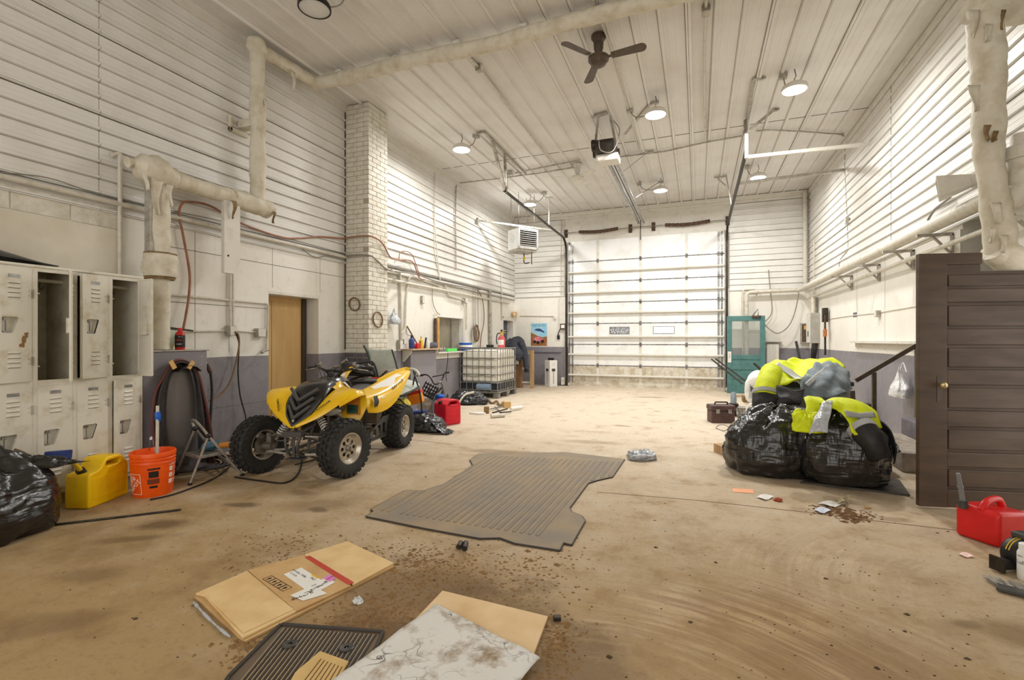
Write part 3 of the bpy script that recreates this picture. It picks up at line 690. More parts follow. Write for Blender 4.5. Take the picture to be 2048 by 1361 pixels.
# left assembly: one run of pipe from the floor post up to the ceiling and across the room
yA = cP(320, 600).y; yB_ = cP(516, 300).y; yC = cP(632, 165).y; yEnd = cP(535, 415).y
lp = thing('insulated_pipe', 'cream painted insulated pipe climbing the left wall and crossing under the ceiling', 'pipe', (XP, yA, 1.255))
q = MB(); rough_tube(q, [(XP, yA, 1.255), (XP, yA, 3.0)], .085, amp=.014, seed=3); q.build('riser', M['wrap'], lp, smooth=50)
q = MB(); q.span((XP-.05, yA-.115, 2.2), (XP+.03, yA-.05, 2.95)); q.build('strap', M['steelp'], lp)
q = MB(); rough_tube(q, [(XP, yA, 1.98), (XP, yA, 2.05), (XP, yA, 2.2)], .145, amp=.03, freq=14, step=.02, bands=False); q.build('torn_collar', M['wrap'], lp, smooth=35)
for z_ in (2.19, 1.955): q = MB(); rough_tube(q, [(XP, yA, z_), (XP, yA, z_+.03)], .128, amp=.03, freq=20, step=.01, bands=False); q.build('torn_edge', M['torn'], lp, smooth=35)
q = MB(); rough_tube(q, [(XP+.04, yA-.32, 3.02), (XP+.04, yA-.27, 3.03), (XP+.03, yA-.15, 3.02), (XP, yA, 3.0), (XP, yA+.13, 3.0)], lambda t: [.03, .12, .15, .155, .11][min(4, int(t*4.99))], amp=.03, freq=8, bands=False); q.build('elbow', M['wrap'], lp, smooth=50)
q = MB(); rough_tube(q, [(XP, yA+.1, 3.0), (XP, yEnd-.35, 3.0)], .082, amp=.018, freq=12); q.build('run', M['wrap'], lp, smooth=50)
q = MB(); rough_tube(q, [(XP, yEnd-.5, 3.0), (XP, yEnd+.03, 2.99)], .105, amp=.03, freq=14, bands=False, seed=5); q.build('torn_collar', M['wrap'], lp, smooth=50)
q = MB(); rough_tube(q, [(XP, yB_, 2.98), (XP, yB_, 3.1), (XP+.01, yB_-.01, 4.0), (XP, yB_-.02, 4.93)], .085, amp=.012); q.build('riser', M['wrap'], lp, smooth=50)
q = MB(); q.ball((XP, yB_-.02, 4.93), .12, 18, 12); 
for i, v in enumerate(q.v): q.v[i] = v+(v-V(XP, yB_, 4.93)).normalized()*noise.noise(v*10)*.025
q.build('elbow', M['wrap'], lp, smooth=60)
q = MB(); rough_tube(q, [(XP, yB_, 4.92), (XP, yC, 4.97)], .075, amp=.016, freq=12); q.build('run', M['wrap'], lp, smooth=50)
cross = [V(XP-.05, yC, 4.97), V(-4.3, yC, 4.95), V(-3.4, yC, 4.97), V(-2.4, yC, 4.93), V(-1.3, yC, 4.97), V(-.3, yC, 4.98), V(.8, yC, 4.97), V(XR-.1, yC, 4.97)]
q = MB(); rough_tube(q, smooth_path(cross, 8), .083, amp=.013); q.build('cross_run', M['wrap'], lp, smooth=50)
for u, v in ((782, 112), (900, 72), (1035, 35), (676, 145)):
    c = ce(u, v, .05); q = MB(); q.box((c.x, yC+.04, ZC-.04), (.10, .10, .07)); q.build('saddle', M['trimw'], lp, bevel=.01)
q = MB(); q.bar((XL+.02, yB_-.02, 4.0), (XP, yB_-.02, 4.0), .12, .10); q.span((XL+.01, yB_-.2, 3.87), (XL+.05, yB_+.05, 3.93)); q.span((XL+.01, yB_-.2, 3.87), (XL+.05, yB_-.16, 4.06)); q.build('wall_bracket', M['wrap'], lp, bevel=.01)
for k, (p, s) in enumerate((((XP+.1, yEnd-.55, 2.93), .2), ((XP+.08, yEnd+.02, 2.95), .14), ((XP+.1, yA-.1, 2.92), .35), ((XP+.1, yA+.03, 2.9), .22), ((XP+.12, yA-.2, 2.95), .18), ((XP+.08, (yB_+yC)/2, 4.88), .26), ((XP+.09, yB_+.02, 4.3), .2))):
    p = Vector(p); q = MB(); q.grid(3, 6, lambda a, c: p+V(.02*math.sin(5*c+k), (a-.5)*s*.32*(1-c*.7), -s*c)+V(.02*c*math.sin(6*a+k), 0, 0)); q.build('torn_flap', M['torn'] if k in (0, 1) else M['wrap'], lp, smooth=60, solid=.004)
# hanging board under the pipe
a, c = xw(446, 420, XL+.30), xw(478, 420, XL+.30)
q = MB(); z1, z0 = 2.93, xw(460, 548, XL+.3).z
q.prism([(a.y, z1), (c.y, z1), (c.y, z0+.13), (c.y-.08, z0+.0), (a.y, z0)], .05, frame((XL+.27, 0, 0), (0, 1, 0), y=(0, 0, 1)))
q.cyl((XL+.318, a.y+.05, z0+.2), (XL+.324, a.y+.05, z0+.2), .012, n=10, mi=1)
tag(q.build('bracket_board', [M['trimw'], M['dark']], bevel=.004), 'cream metal bracket board hanging below the insulated pipe on the left wall', 'bracket')
# right insulated pipe
rp = thing('insulated_pipe', 'torn cream insulated pipe standing close to the camera above the brown door', 'pipe', (2.2, 5.0, 1.9))
def rpx(u, v, t=3.86): return pt(u, v, t)
spine = [rpx(1966, 15), rpx(1970, 60), rpx(1978, 150), rpx(1978, 230), rpx(1976, 300), rpx(1986, 370), rpx(1996, 430), rpx(2002, 480), rpx(2008, 508), rpx(2045, 528), rpx(2080, 532)]
q = MB(); rough_tube(q, smooth_path(spine, 6), lambda t: .098+.012*math.sin(t*9), amp=.016, freq=9, step=.03); q.build('insulation', M['wrap'], rp, smooth=50)
q = MB(); rough_tube(q, [rpx(1946, 12), rpx(1985, 18), rpx(2075, 10)], .125, amp=.02, freq=9, bands=False); q.build('top_elbow', M['wrap'], rp, smooth=50)
q = MB(); rough_tube(q, [rpx(1985, 500), rpx(2020, 520), rpx(2070, 528)], .10, amp=.03, freq=13, bands=False); q.build('bottom_elbow', M['wrap'], rp, smooth=50)
for k, (u, v, s) in enumerate(((1948, 20, .2), (1976, 48, .13), (2000, 20, .16), (1975, 250, .12), (1950, 170, .2), (1994, 405, .16), (2008, 470, .14), (1983, 455, .12), (1990, 262, .08))):
    p = rpx(u, v, 3.76); q = MB(); q.grid(4, 5, lambda a, c: p+V((a-.5)*s*.5*(1-c*.5)*CT, (a-.5)*s*.5*ST, -s*c)+V(.02*math.sin(4*c+k)*ST, -.03*c*math.sin(5*a+k*2), 0)); q.build('torn_flap', M['torn'] if k in (2, 3, 8) else M['wrap'], rp, smooth=60, solid=.005)
# ------------------------------------------------------------------ long pipes on the right wall
hp_ = 2.60
gp = thing('gas_pipe', 'thick cream pipe on brackets running the length of the right wall', 'pipe', (2.4, 9, 2.5))
q = MB(); q.tube([(2.40, 5.05, hp_), (2.40, 13.4, hp_)], .072, 16); q.build('main', M['conduit'], gp, smooth=50)
q = MB(); q.tube(round_path([(2.40, 13.3, hp_), (2.40, 13.80, hp_), (.98+.2, 13.80, hp_-.02), (.98+.2, 13.80, .9)], .12), .05, 12); q.build('end_run', M['conduit'], gp, smooth=50)
q = MB(); q.tube(round_path([(1.1, 13.86, .9), (1.1, 13.86, 2.66), (1.42, 13.86, 2.66), (1.42, 13.86, 2.5)], .06), .022, 10); q.build('thin_loop', M['conduit'], gp, smooth=50)
q = MB(); q.tube(round_path([(2.47, 5.2, 2.36), (2.47, 8.0, 2.36), (2.5, 13.6, 2.36)], .1), .026, 10); q.build('thin_pipe', M['conduit'], gp, smooth=50)
for y in (6.6, 7.65, 8.9, 10.3, 5.3):
    q = MB(); q.bar((XR, y, hp_-.1), (2.26, y, hp_-.1), .05, .03); q.bar((XR-.02, y, hp_-.1), (XR-.02, y, hp_-.35), .05, .03); q.bar((XR-.02, y, hp_-.33), (2.40, y, hp_-.11), .03, .02); q.build('bracket', M['steelp'], gp)
# elbow on the near end, upright canister
q = MB(); q.tube(round_path([(2.40, 5.25, hp_), (2.40, 4.95, hp_), (2.40, 4.95, hp_)], .1), .075, 14); q.build('near_end', M['conduit'], gp, smooth=50)
q = MB(); c0 = pt(2046, 345, 3.8); q.lathe([(0, -.10), (.085, -.10), (.10, -.06), (.10, .10), (.115, .10), (.115, .20), (.075, .20), (.075, .30), (0, .30)], 20, T(c0)); q.tube(smooth_path([c0+V(0, 0, -.1), c0+V(-.04, .02, -.2), c0+V(-.16, .12, -.26)], 5), .085, 14); q.build('valve_body', M['conduit'], gp, smooth=40)
sp = thing('siren_horn', 'cream painted horn speaker on the right wall steel', 'horn', rw(1925, 365, .1))
p0 = rw(1942, 362, .18); fw = (pt(1905, 372, 5.0)-p0).normalized()
q = MB(); m = frame(p0, V(-.85, .3, -.12), z=(0, 0, 1)); q.add([(0, -.06, -.05), (0, .06, -.05), (0, .06, .05), (0, -.06, .05), (.24, -.13, -.10), (.24, .13, -.10), (.24, .13, .10), (.24, -.13, .10)], [(0, 1, 5, 4), (1, 2, 6, 5), (2, 3, 7, 6), (3, 0, 4, 7), (0, 3, 2, 1)], 0, m); q.build('bell', M['trimw'], sp, solid=.006)
q = MB(m); q.cyl((-.16, 0, 0), (0, 0, 0), .055, .07, n=14); q.build('driver', M['trimw'], sp, smooth=40)
# ------------------------------------------------------------------ conduits and cables along the walls and ceiling
def run(name, pts, r, mt, label, cat='conduit', rad=.06, n=8, sm=False):
    P = smooth_path(pts, 6) if sm else round_path(pts, rad)
    return tag(MB().tube(P, r, n).build(name, M[mt], smooth=50), label, cat)
def L(u, v, d=.03): return lw(u, v, d)
def C(u, v, d=.03): return ce(u, v, d)
run('conduit', [V(XL+.05, -1, 2.67), V(XL+.05, 6.27, 2.67)], .026, 'conduit', 'thick cream conduit along the lower edge of the steel on the near left wall')
run('cable', [L(0, 345), L(95, 356), L(190, 386), L(300, 412), L(480, 452), L(690, 508)], .006, 'wiregrey', 'thin dark cable lying along the thick conduit on the near left wall', 'cable', sm=True)
run('conduit', [L(330, 589, .025), L(536, 608, .025), L(536, 640, .025), L(533, 700, .025)], .014, 'conduit', 'thin conduit running level to the near side door and turning down', rad=.04)
run('conduit', [L(338, 664, .025), L(465, 662, .025), L(512, 665, .025)], .012, 'conduit', 'thin low conduit joining the two outlet boxes')
run('conduit', [L(460, 545, .03), L(460, 600, .03), L(460, 655, .03)], .014, 'conduit', 'vertical conduit below the cream bracket board, left of the pair')
run('conduit', [L(466, 545, .03), L(466, 600, .03), L(466, 655, .03)], .012, 'conduit', 'vertical conduit below the cream bracket board, right of the pair')
run('air_hose', [L(366, 662, .12), L(372, 630, .10), L(378, 590, .08), L(379, 545, .06), L(366, 470, .06), L(358, 430, .06), L(364, 408, .06), L(378, 404, .06), L(420, 412, .06), L(480, 446, .06), L(560, 474, .06), L(600, 477, .06), L(640, 474, .06), L(690, 478, .06)], .013, 'hosered', 'faded red air hose looping down the near left wall', 'hose', sm=True)
run('air_hose', [V(XL+.06, 6.2, L(690, 478).z), V(-4.80, 6.26, 2.98), V(-4.80, 6.6, 2.93), V(-4.85, 6.9, 2.75), L(800, 520, .12), L(825, 524, .1), L(838, 555, .1), L(850, 560, .1)], .012, 'hosered', 'faded red air hose draped around the brick pillar', 'hose', sm=True)
run('pipe', [L(240, 470+110, .05), L(240, 306, .05), L(222, 312, .03)], .02, 'conduit', 'slim vertical pipe with an elbow on top above the lockers', 'pipe', rad=.03)
run('conduit', [V(-4.80, 6.85, 2.52), L(800, 545, .04), L(803, 690, .04)], .025, 'conduit', 'bent conduit dropping beside the brick pillar, left of the pair', rad=.1)
run('conduit', [L(880, 572, .04), L(818, 552, .04), L(812, 600, .04), L(810, 660, .04), L(803, 668, .04)], .02, 'conduit', 'bent conduit dropping beside the brick pillar, right of the pair', rad=.1)
run('conduit', [V(XL+.05, 6.9, 2.45), V(XL+.05, 13.4, 2.45)], .03, 'conduit', 'thick conduit along the far left wall below the steel')
run('conduit', [V(XL+.04, 6.9, 2.58), V(XL+.04, 13.9, 2.58)], .018, 'steelp', 'slimmer conduit above the thick one on the far left wall')
run('conduit', [L(870, 345), L(869, 400), L(869, 505), L(880, 560)], .012, 'conduit', 'white conduit standing on the far left wall nearest the pillar', rad=.05)
run('conduit', [C(1160, 333), C(1075, 347), C(1000, 357), C(915, 367), L(912, 375), L(911, 430), L(912, 540)], .014, 'steelp', 'grey conduit crossing the ceiling and dropping down the far left wall', rad=.08)
run('conduit', [C(1160, 320), C(1060, 340), C(1030, 347)], .014, 'steelp', 'short ceiling conduit beside the white fan')
run('conduit', [C(1205, 318), C(1330, 303), C(1410, 285), C(1484, 272)], .016, 'steelp', 'long ceiling conduit from the door operator to the right track')
run('conduit', [C(1411, 282), C(1409, 210), C(1408, 100), C(1412, 20), C(1413, -60)], .016, 'conduit', 'ceiling conduit running towards the camera in the ceiling rib right of the fan')
run('conduit', [C(1277, 300), C(1240, 150), C(1225, 100), C(1190, 15), C(1180, -20)], .014, 'conduit', 'ceiling conduit beside the brown fan running towards the camera')
run('conduit', [C(1103, 325), C(1030, 232), C(960, 137), C(925, 100)], .016, 'conduit', 'ceiling conduit left of the brown fan ending at a small box')
run('conduit', [C(1512, 262), C(1540, 260), C(1600, 263), C(1683, 269), rw(1691, 275), rw(1690, 340), rw(1695, 440), rw(1697, 500), rw(1680, 520), rw(1678, 540)], .014, 'steelp', 'grey conduit crossing the ceiling corner and dropping down the right wall', rad=.1)
run('conduit', [V(XR-.1, 13.85, 5.05), V(XR-.1, 13.85, 2.66)], .05, 'conduit', 'thick white conduit standing in the back right corner', n=12)
run('conduit', [rw(1648, 640), rw(1700, 632), rw(1750, 627), rw(1838, 612)], .012, 'conduit', 'thin level conduit with a square box on the right wall')
run('conduit', [rw(1628, 480, .04), rw(1628, 570, .04), rw(1628, 655, .04)], .013, 'conduit', 'thin conduit dropping to the grey panel on the right wall')
run('conduit', [yw(1128, 435, YB-.03), yw(1128, 590, YB-.03)], .02, 'conduit', 'pair of white conduits left of the overhead door, right one')
run('conduit', [yw(1122, 440, YB-.03), yw(1122, 590, YB-.03)], .015, 'conduit', 'pair of white conduits left of the overhead door, left one')
run('cable', [yw(1537, 540, YB-.06), yw(1540, 575, YB-.08), yw(1544, 620, YB-.1), yw(1536, 638, YB-.1), yw(1524, 646, YB-.12)], .012, 'wiregrey', 'grey cable dropping behind the teal door', 'cable', sm=True)
run('cable', [V(2.3, 13.7, 2.55), yw(1597, 590, YB-.3), yw(1588, 630, YB-.3), yw(1575, 655, YB-.3), yw(1555, 667, YB-.3), yw(1538, 658, YB-.3), yw(1526, 645, YB-.2)], .013, 'wiregrey', 'grey cable hanging in a deep loop right of the teal door', 'cable', sm=True)
run('conduit', [rw(1900, 395, .05), rw(1868, 420, .05), rw(1856, 440, .05)], .014, 'wiregrey', 'thin bent conduit above the thick pipe on the right wall')
run('cable', [L(955, 580, .05), L(965, 600, .06), L(968, 640, .06), L(962, 675, .06), L(960, 700, .06)], .013, 'wirebrown', 'brown cable hanging beside the coil on the far left wall', 'cable', sm=True)
for k, (u, n_) in enumerate(((946, 'first'), (950, 'second'), (956, 'third'))):
    run('cable', [L(u, 575, .03), L(u, 620, .03), L(u+1, 660, .03)], .007, 'wiregrey', 'thin straight wire above the cable coil on the far left wall, %s of three' % n_, 'cable')
run('cable', [L(866, 560, .04), L(865, 600, .04), L(872, 622, .04), L(880, 630, .04)], .008, 'wiregrey', 'thin wire curving to the mesh window', 'cable', sm=True)
run('conduit', [L(890, 568, .05), L(897, 592, .05), L(924, 600, .05), L(933, 605, .05), L(933, 660, .05)], .02, 'conduit', 'conduit jogging around the top right of the mesh window', rad=.1)
run('conduit', [L(980, 582, .06), L(981, 700, .06)], .045, 'steelp', 'thick grey standing pipe left of the fire extinguisher', n=12)
run('conduit', [L(1003, 545, .03), L(1004, 640, .03)], .02, 'conduit', 'white conduit beside the far left doorway')
run('air_hose', [L(798, 520, .1), L(800, 506, .1), L(812, 503, .1), L(824, 510, .1), L(832, 530, .1), L(840, 553, .1)], .009, 'hosered', 'small arch of red hose on the far left wall', 'hose', sm=True)
run('cable', [L(690, 512, .05), V(-4.82, 6.27, 2.68), V(-4.81, 6.5, 2.62), V(-4.83, 6.85, 2.52), L(830, 548, .1), L(880, 565, .08), L(960, 580, .06)], .014, 'wiregrey', 'cable bundle wrapped around the pillar towards the far left wall', 'cable', sm=True)
run('cable', [L(600, 495, .03), L(630, 515, .04), L(655, 512, .04), L(690, 520, .04)], .006, 'wiregrey', 'thin sagging wire above the near side door', 'cable', sm=True)
run('cable', [L(868, 400, .02), L(874, 500, .03), L(880, 560, .04)], .011, 'trimw', 'white cord slanting down the far left wall', 'cable', sm=True)
# electrical boxes
def ebox(c, d, label, mt='steelp', name='outlet_box', cover=True):
    t = thing(name, label, 'electrical box', c)
    q = MB(); q.box(c, d); q.build('box', M[mt], t, bevel=.003)
    if cover: q = MB(); q.box(Vector(c)+V(d[0]*.5 if c[0] < 0 else -d[0]*.5, 0, 0), (.006, d[1]*.86, d[2]*.86)); q.build('cover', M['trimw'], t)
    return t
ebox(L(462, 662, .05), (.08, .09, .12), 'outlet box with two plugged cords on the near left wall')
ebox(L(520, 666, .04), (.07, .12, .11), 'square outlet box beside the near side door')
ebox(rw(1755, 628, .03), (.06, .10, .10), 'square box in the middle of the thin conduit on the right wall')
ebox(L(845, 600, .03), (.05, .09, .16), 'grey box hanging under the conduit left of the mesh window')
ebox(C(1020, 348, .05), (.12, .12, .08), 'small junction box on the ceiling beside the left track')
ebox(C(958, 137, .04), (.08, .08, .08), 'small box at the end of the ceiling conduit left of the brown fan')
ebox(C(1412, 22, .04), (.09, .12, .07), 'small ceiling box near the top edge of the picture')
ebox(rw(1694, 442, .04), (.06, .07, .12), 'conduit fitting halfway down the right wall')
ebox(L(800, 690, .05), (.07, .10, .18), 'grey switch box at the foot of the bent conduits')
ebox(L(808, 684, .06), (.06, .10, .10), 'round cornered outlet box beside the grey switch box')
ebox(L(930, 602, .06), (.08, .12, .12), 'conduit box above the right corner of the mesh window')
# cords from the outlet
run('cord', [L(470, 664, .1), L(477, 672, .1), L(477, 700, .08), L(462, 760, .1), L(440, 790, .1), L(415, 804, .12), L(405, 802, .14)], .010, 'wirebrown', 'tan extension cord hanging from the wall outlet towards the hose panel', 'cord', sm=True)
run('cord', [L(472, 668, .1), L(478, 690, .07), L(476, 740, .06), L(480, 790, .07), L(492, 840, .12), L(488, 880, .2), fl(500, 905)], .008, 'wireblack', 'black cord hanging from the wall outlet down to the floor', 'cord', sm=True)
run('faucet_pipe', [L(536, 700, .03), L(528, 702, .05), L(524, 706, .07)], .016, 'steelp', 'small wall tap below the outlet by the near side door', 'tap')
# ------------------------------------------------------------------ helpers
def plate(outer, holes, th, m=None, q=None, mi=0):
    """flat plate with holes: outline in xy, extruded 0..th along z"""
    bm = bmesh.new(); ed = []
    for loop in [outer]+list(holes):
        vs = [bm.verts.new((p[0], p[1], 0)) for p in loop]
        for i in range(len(vs)): ed.append(bm.edges.new((vs[i], vs[(i+1) % len(vs)])))
    bmesh.ops.triangle_fill(bm, edges=ed, use_beauty=True)
    r = bmesh.ops.extrude_face_region(bm, geom=bm.faces[:])
    bmesh.ops.translate(bm, vec=(0, 0, th), verts=[e for e in r['geom'] if isinstance(e, bmesh.types.BMVert)])
    bm.verts.index_update(); q = q or MB()
    q.add([v.co.copy() for v in bm.verts], [[v.index for v in f.verts] for f in bm.faces], mi, m); bm.free(); return q
def rrect(x0, y0, x1, y1, r, n=4):
    P = []
    for cx, cy, a in ((x1-r, y1-r, 0), (x0+r, y1-r, 90), (x0+r, y0+r, 180), (x1-r, y0+r, 270)):
        P += [(cx+r*math.cos(math.radians(a+90*k/n)), cy+r*math.sin(math.radians(a+90*k/n))) for k in range(n+1)]
    return P
def circ(cx, cy, r, n=16, ry_=None): return [(cx+r*math.cos(2*math.pi*k/n), cy+(ry_ or r)*math.sin(2*math.pi*k/n)) for k in range(n)]
def sack(c, R, seed, nu=88, nv=52, big=.16, fold=.05, flat=.25, pleat=9, lean=(0, 0), neck=None, fdir=(1, 1, 2.6), fine=1.0):
    """crumpled plastic sack resting on z=c.z; R = half sizes"""
    q = MB(); c = Vector(c); sd = V(seed*7.3, seed*1.7, seed*3.1); vs = []
    for j in range(nv+1):
        p = math.pi*j/nv
        for i in range(nu):
            t = 2*math.pi*i/nu
            d = V(math.sin(p)*math.cos(t), math.sin(p)*math.sin(t), -math.cos(p))
            s = 1+big*noise.noise(d*1.3+sd)+big*.5*noise.noise(d*2.9+sd)
            e = V(d.x*fdir[0], d.y*fdir[1], d.z*fdir[2])
            f1 = 1-abs(noise.noise(e*2.3+sd*2))*2; f2 = 1-abs(noise.noise(V(e.z, e.x, e.y)*4.2+sd))*2; f3 = 1-abs(noise.noise(e*8.5+sd))*2
            s += fold*(f1*.8+f2*.55*fine+f3*.25*fine)
            s += fold*1.1*(1-2*abs(noise.noise(V(math.cos(t)*3.4, math.sin(t)*3.4, p*.7)+sd)))*(.3+.7*max(0, d.z+.25))*max(0.0, math.sin(p))**.5
            up = max(0, d.z); s += fold*.9*up*math.cos(pleat*t+3*noise.noise(d*2+sd))*min(1, up*1.5)
            v = V(d.x*R[0]*s, d.y*R[1]*s, d.z*R[2]*s)
            if neck and up > .45: k = (up-.45)/.55; v.x *= 1-k*neck; v.y *= 1-k*neck; v.z += k*k*R[2]*.35
            z = v.z+R[2]*(1-flat)
            if z < 0: z = z*.06
            v = V(v.x+lean[0]*z, v.y+lean[1]*z, z); vs.append(v)
    zmin = min(v.z for v in vs)
    q.add([c+v-V(0, 0, zmin) for v in vs], [(j*nu+i, j*nu+(i+1) % nu, (j+1)*nu+(i+1) % nu, (j+1)*nu+i) for j in range(nv) for i in range(nu)])
    return q
def film_mat(name, col, rough=.22, bump=.5, trans=0.0, a=(1.0, 1.0, 3.0), sc=3.2):
    m = bpy.data.materials.new(name); m.use_nodes = True; n = NT(m); P = n.new('ShaderNodeTexCoord').outputs['Object']
    w = n.noise(n.mapping(P, scale=a, rot=(.4, .3, .5)), sc, 2, .45); w2 = n.noise(n.mapping(P, scale=(a[2], a[0], a[1]), rot=(.7, -.4, .2)), sc*1.4, 2, .45)
    r1 = n.math('ABSOLUTE', n.math('SUBTRACT', w, .5)); r2 = n.math('ABSOLUTE', n.math('SUBTRACT', w2, .5))
    n.bump(n.math('ADD', n.math('MULTIPLY', r1, 1.6), r2), bump, .05)
    n.b.inputs['Base Color'].default_value = (*col, 1); n.b.inputs['Roughness'].default_value = rough; n.b.inputs['Specular IOR Level'].default_value = .75
    n.b.inputs['Transmission Weight'].default_value = trans
    return m
M['bag'] = film_mat('black_bin_bag_film', S(24, 23, 23), .27, .8)
M['bagbig'] = film_mat('stretched_bin_bag_film', S(24, 23, 23), .25, .42, a=(1.0, 1.0, 5.0), sc=2.6)
M['clearfilm'] = film_mat('clear_grey_film', S(176, 180, 184), .2, .7)
M['bagwhite'] = film_mat('white_carrier_bag_film', S(214, 214, 212), .35, .5)
# ------------------------------------------------------------------ lockers
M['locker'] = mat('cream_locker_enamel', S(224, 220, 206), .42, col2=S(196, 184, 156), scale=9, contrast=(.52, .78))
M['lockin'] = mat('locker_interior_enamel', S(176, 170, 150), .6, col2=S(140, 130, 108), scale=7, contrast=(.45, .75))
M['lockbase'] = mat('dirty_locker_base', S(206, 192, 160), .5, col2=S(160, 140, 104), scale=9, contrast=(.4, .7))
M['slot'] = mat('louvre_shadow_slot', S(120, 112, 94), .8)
M['stain'] = mat('brown_stain', S(146, 112, 66), .8)
XF, XBK = -4.87, XL+.02
YS = [1.942, 2.204, 2.466, 2.728, 2.991]; ZB, ZM, ZT = .11, 1.005, 1.935
lk = thing('locker_bank', 'cream two tier steel locker bank with dented open doors against the left wall', 'lockers', ((XF+XBK)/2, 2.47, 0))
t_ = .012
for y in (YS[0], YS[-1]):
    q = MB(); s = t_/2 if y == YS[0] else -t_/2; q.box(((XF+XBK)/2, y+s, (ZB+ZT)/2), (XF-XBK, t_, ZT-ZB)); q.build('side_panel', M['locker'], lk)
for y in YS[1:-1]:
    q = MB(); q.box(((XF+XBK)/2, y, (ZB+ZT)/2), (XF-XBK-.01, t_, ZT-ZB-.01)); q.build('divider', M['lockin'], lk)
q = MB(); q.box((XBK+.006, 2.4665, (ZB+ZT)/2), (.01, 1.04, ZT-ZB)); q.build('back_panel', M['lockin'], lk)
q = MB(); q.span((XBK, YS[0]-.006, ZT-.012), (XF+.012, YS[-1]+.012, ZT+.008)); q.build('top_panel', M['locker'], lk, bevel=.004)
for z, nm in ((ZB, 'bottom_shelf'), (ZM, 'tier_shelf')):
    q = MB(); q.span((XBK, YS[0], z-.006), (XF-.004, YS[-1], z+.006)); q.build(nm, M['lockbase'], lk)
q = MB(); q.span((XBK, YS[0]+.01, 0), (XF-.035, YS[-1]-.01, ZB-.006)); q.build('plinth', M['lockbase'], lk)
fw_ = .022
for y in YS:
    q = MB(); w = fw_ if y not in (YS[0], YS[-1]) else fw_*.8; yy = y+(.01 if y == YS[0] else -.01 if y == YS[-1] else 0); q.span((XF-.02, yy-w, ZB), (XF, yy+w, ZT)); q.build('frame_post', M['locker'], lk, bevel=.003)
for z, h in ((ZB+.015, .05), (ZM, .05), (ZT-.02, .045)):
    q = MB(); q.span((XF-.018, YS[0], z-h/2), (XF-.002, YS[-1], z+h/2)); q.build('frame_rail', M['locker'], lk)
DW, DH = .262-2*fw_+.006, .855
def locker_door(H, inside=True):
    hx0 = DW*.50; hz = H*.50; hw = .088; hh = .062
    hole = [(hx0-.02, hz+hh), (hx0+hw-.02, hz+hh-.0), (hx0+hw-.012, hz+hh-.01), (hx0+hw-.012, hz-hh+.008), (hx0+hw-.02, hz-hh), (hx0+.012, hz-hh), (hx0+.003, hz-hh+.01), (hx0-.028, hz+hh-.01)]
    m = frame((0, -.012, 0), (1, 0, 0), y=(0, 0, 1)) ; m = Matrix(((1, 0, 0, 0), (0, 0, -1, 0), (0, 1, 0, 0), (0, 0, 0, 1)))   # plate xy -> x z, thickness along -y
    q = plate([(0, 0), (DW, 0), (DW, H), (0, H)], [hole], .014, m)
    for a, c in (((0, 0), (DW, 0)), ((DW, 0), (DW, H)), ((DW, H), (0, H)), ((0, H), (0, 0))): q.bar((a[0], -.014, a[1]), (c[0], -.014, c[1]), .012, .010)
    d = q.build('door', M['locker'], local=True)
    def sub(q, n, mt, **k): o = q.build(n, mt, local=True, **k); o.parent = d; return o
    q = MB(); cx = [p[0] for p in hole]; q.span((min(cx)-.004, -.040, hz-hh-.004), (max(cx)+.004, -.038, hz+hh+.004))
    for a, c in zip(hole, hole[1:]+hole[:1]): q.bar((a[0], -.020, a[1]), (c[0], -.020, c[1]), .044, .003, up=(0, 1, 0)) if False else q.add([(a[0], 0, a[1]), (c[0], 0, c[1]), (c[0], -.038, c[1]), (a[0], -.038, a[1])], [(0, 1, 2, 3)])
    sub(q, 'handle_recess', M['locker'])
    q = MB(); hx = hx0+hw-.038; q.tube([(hx, -.004, hz-hh*.75), (hx, -.004, hz+hh*.8)], .0045, 8); q.span((hx-.014, -.012, hz+hh*.55), (hx+.012, -.002, hz+hh*.85)); q.span((hx-.014, -.012, hz-hh*.95), (hx+.016, -.002, hz-hh*.75)); sub(q, 'handle', M['steel'])
    lx = DW*.50; lw_ = .078
    for base in (H*.74, H*.13):
        for k in range(4):
            z = base+k*.036; q = MB()
            q.add([(lx-lw_/2, 0, z), (lx+lw_/2, 0, z), (lx+lw_/2-.006, .009, z+.001), (lx-lw_/2+.006, .009, z+.001), (lx-lw_/2, 0, z+.016), (lx+lw_/2, 0, z+.016)], [(0, 1, 2, 3), (3, 2, 5, 4), (0, 3, 4), (1, 5, 2)])
            sub(q, 'louvre', M['locker'])
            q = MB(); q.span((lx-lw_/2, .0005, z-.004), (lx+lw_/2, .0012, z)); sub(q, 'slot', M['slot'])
    q = MB(); q.span((lx-.036, 0, H*.74+.15), (lx+.036, .003, H*.74+.176)); sub(q, 'number_plate', M['steel'])
    for z in (H*.78, H*.18):
        q = MB(); q.span((-.008, -.012, z-.035), (.006, .005, z+.035)); q.cyl((.02, 0, z+.018), (.02, .002, z+.018), .004, n=8); q.cyl((.02, 0, z-.018), (.02, .002, z-.018), .004, n=8); sub(q, 'hinge', M['steelp'])
    return d
HU = ZT-.03-(ZM+.02); HL = ZM-.02-(ZB+.035)
du = locker_door(HU); dl = locker_door(HL)
def put_door(proto, col, z0, ang, first):
    d = proto if first else dup(proto); d.parent = lk; d.matrix_parent_inverse = world_of(lk).inverted()
    d.matrix_basis = T(XF+.006, YS[col+1]-fw_+.004, z0) @ rz(ang) @ frame((0, 0, 0), (0, -1, 0), z=(0, 0, 1)); return d
for k, a in enumerate((7, 64, 14, 84)): dd = put_door(du, k, ZM+.02, a, k == 0)
for k, a in enumerate((1, 0, .5, 9)): put_door(dl, k, ZB+.035, a, k == 0)
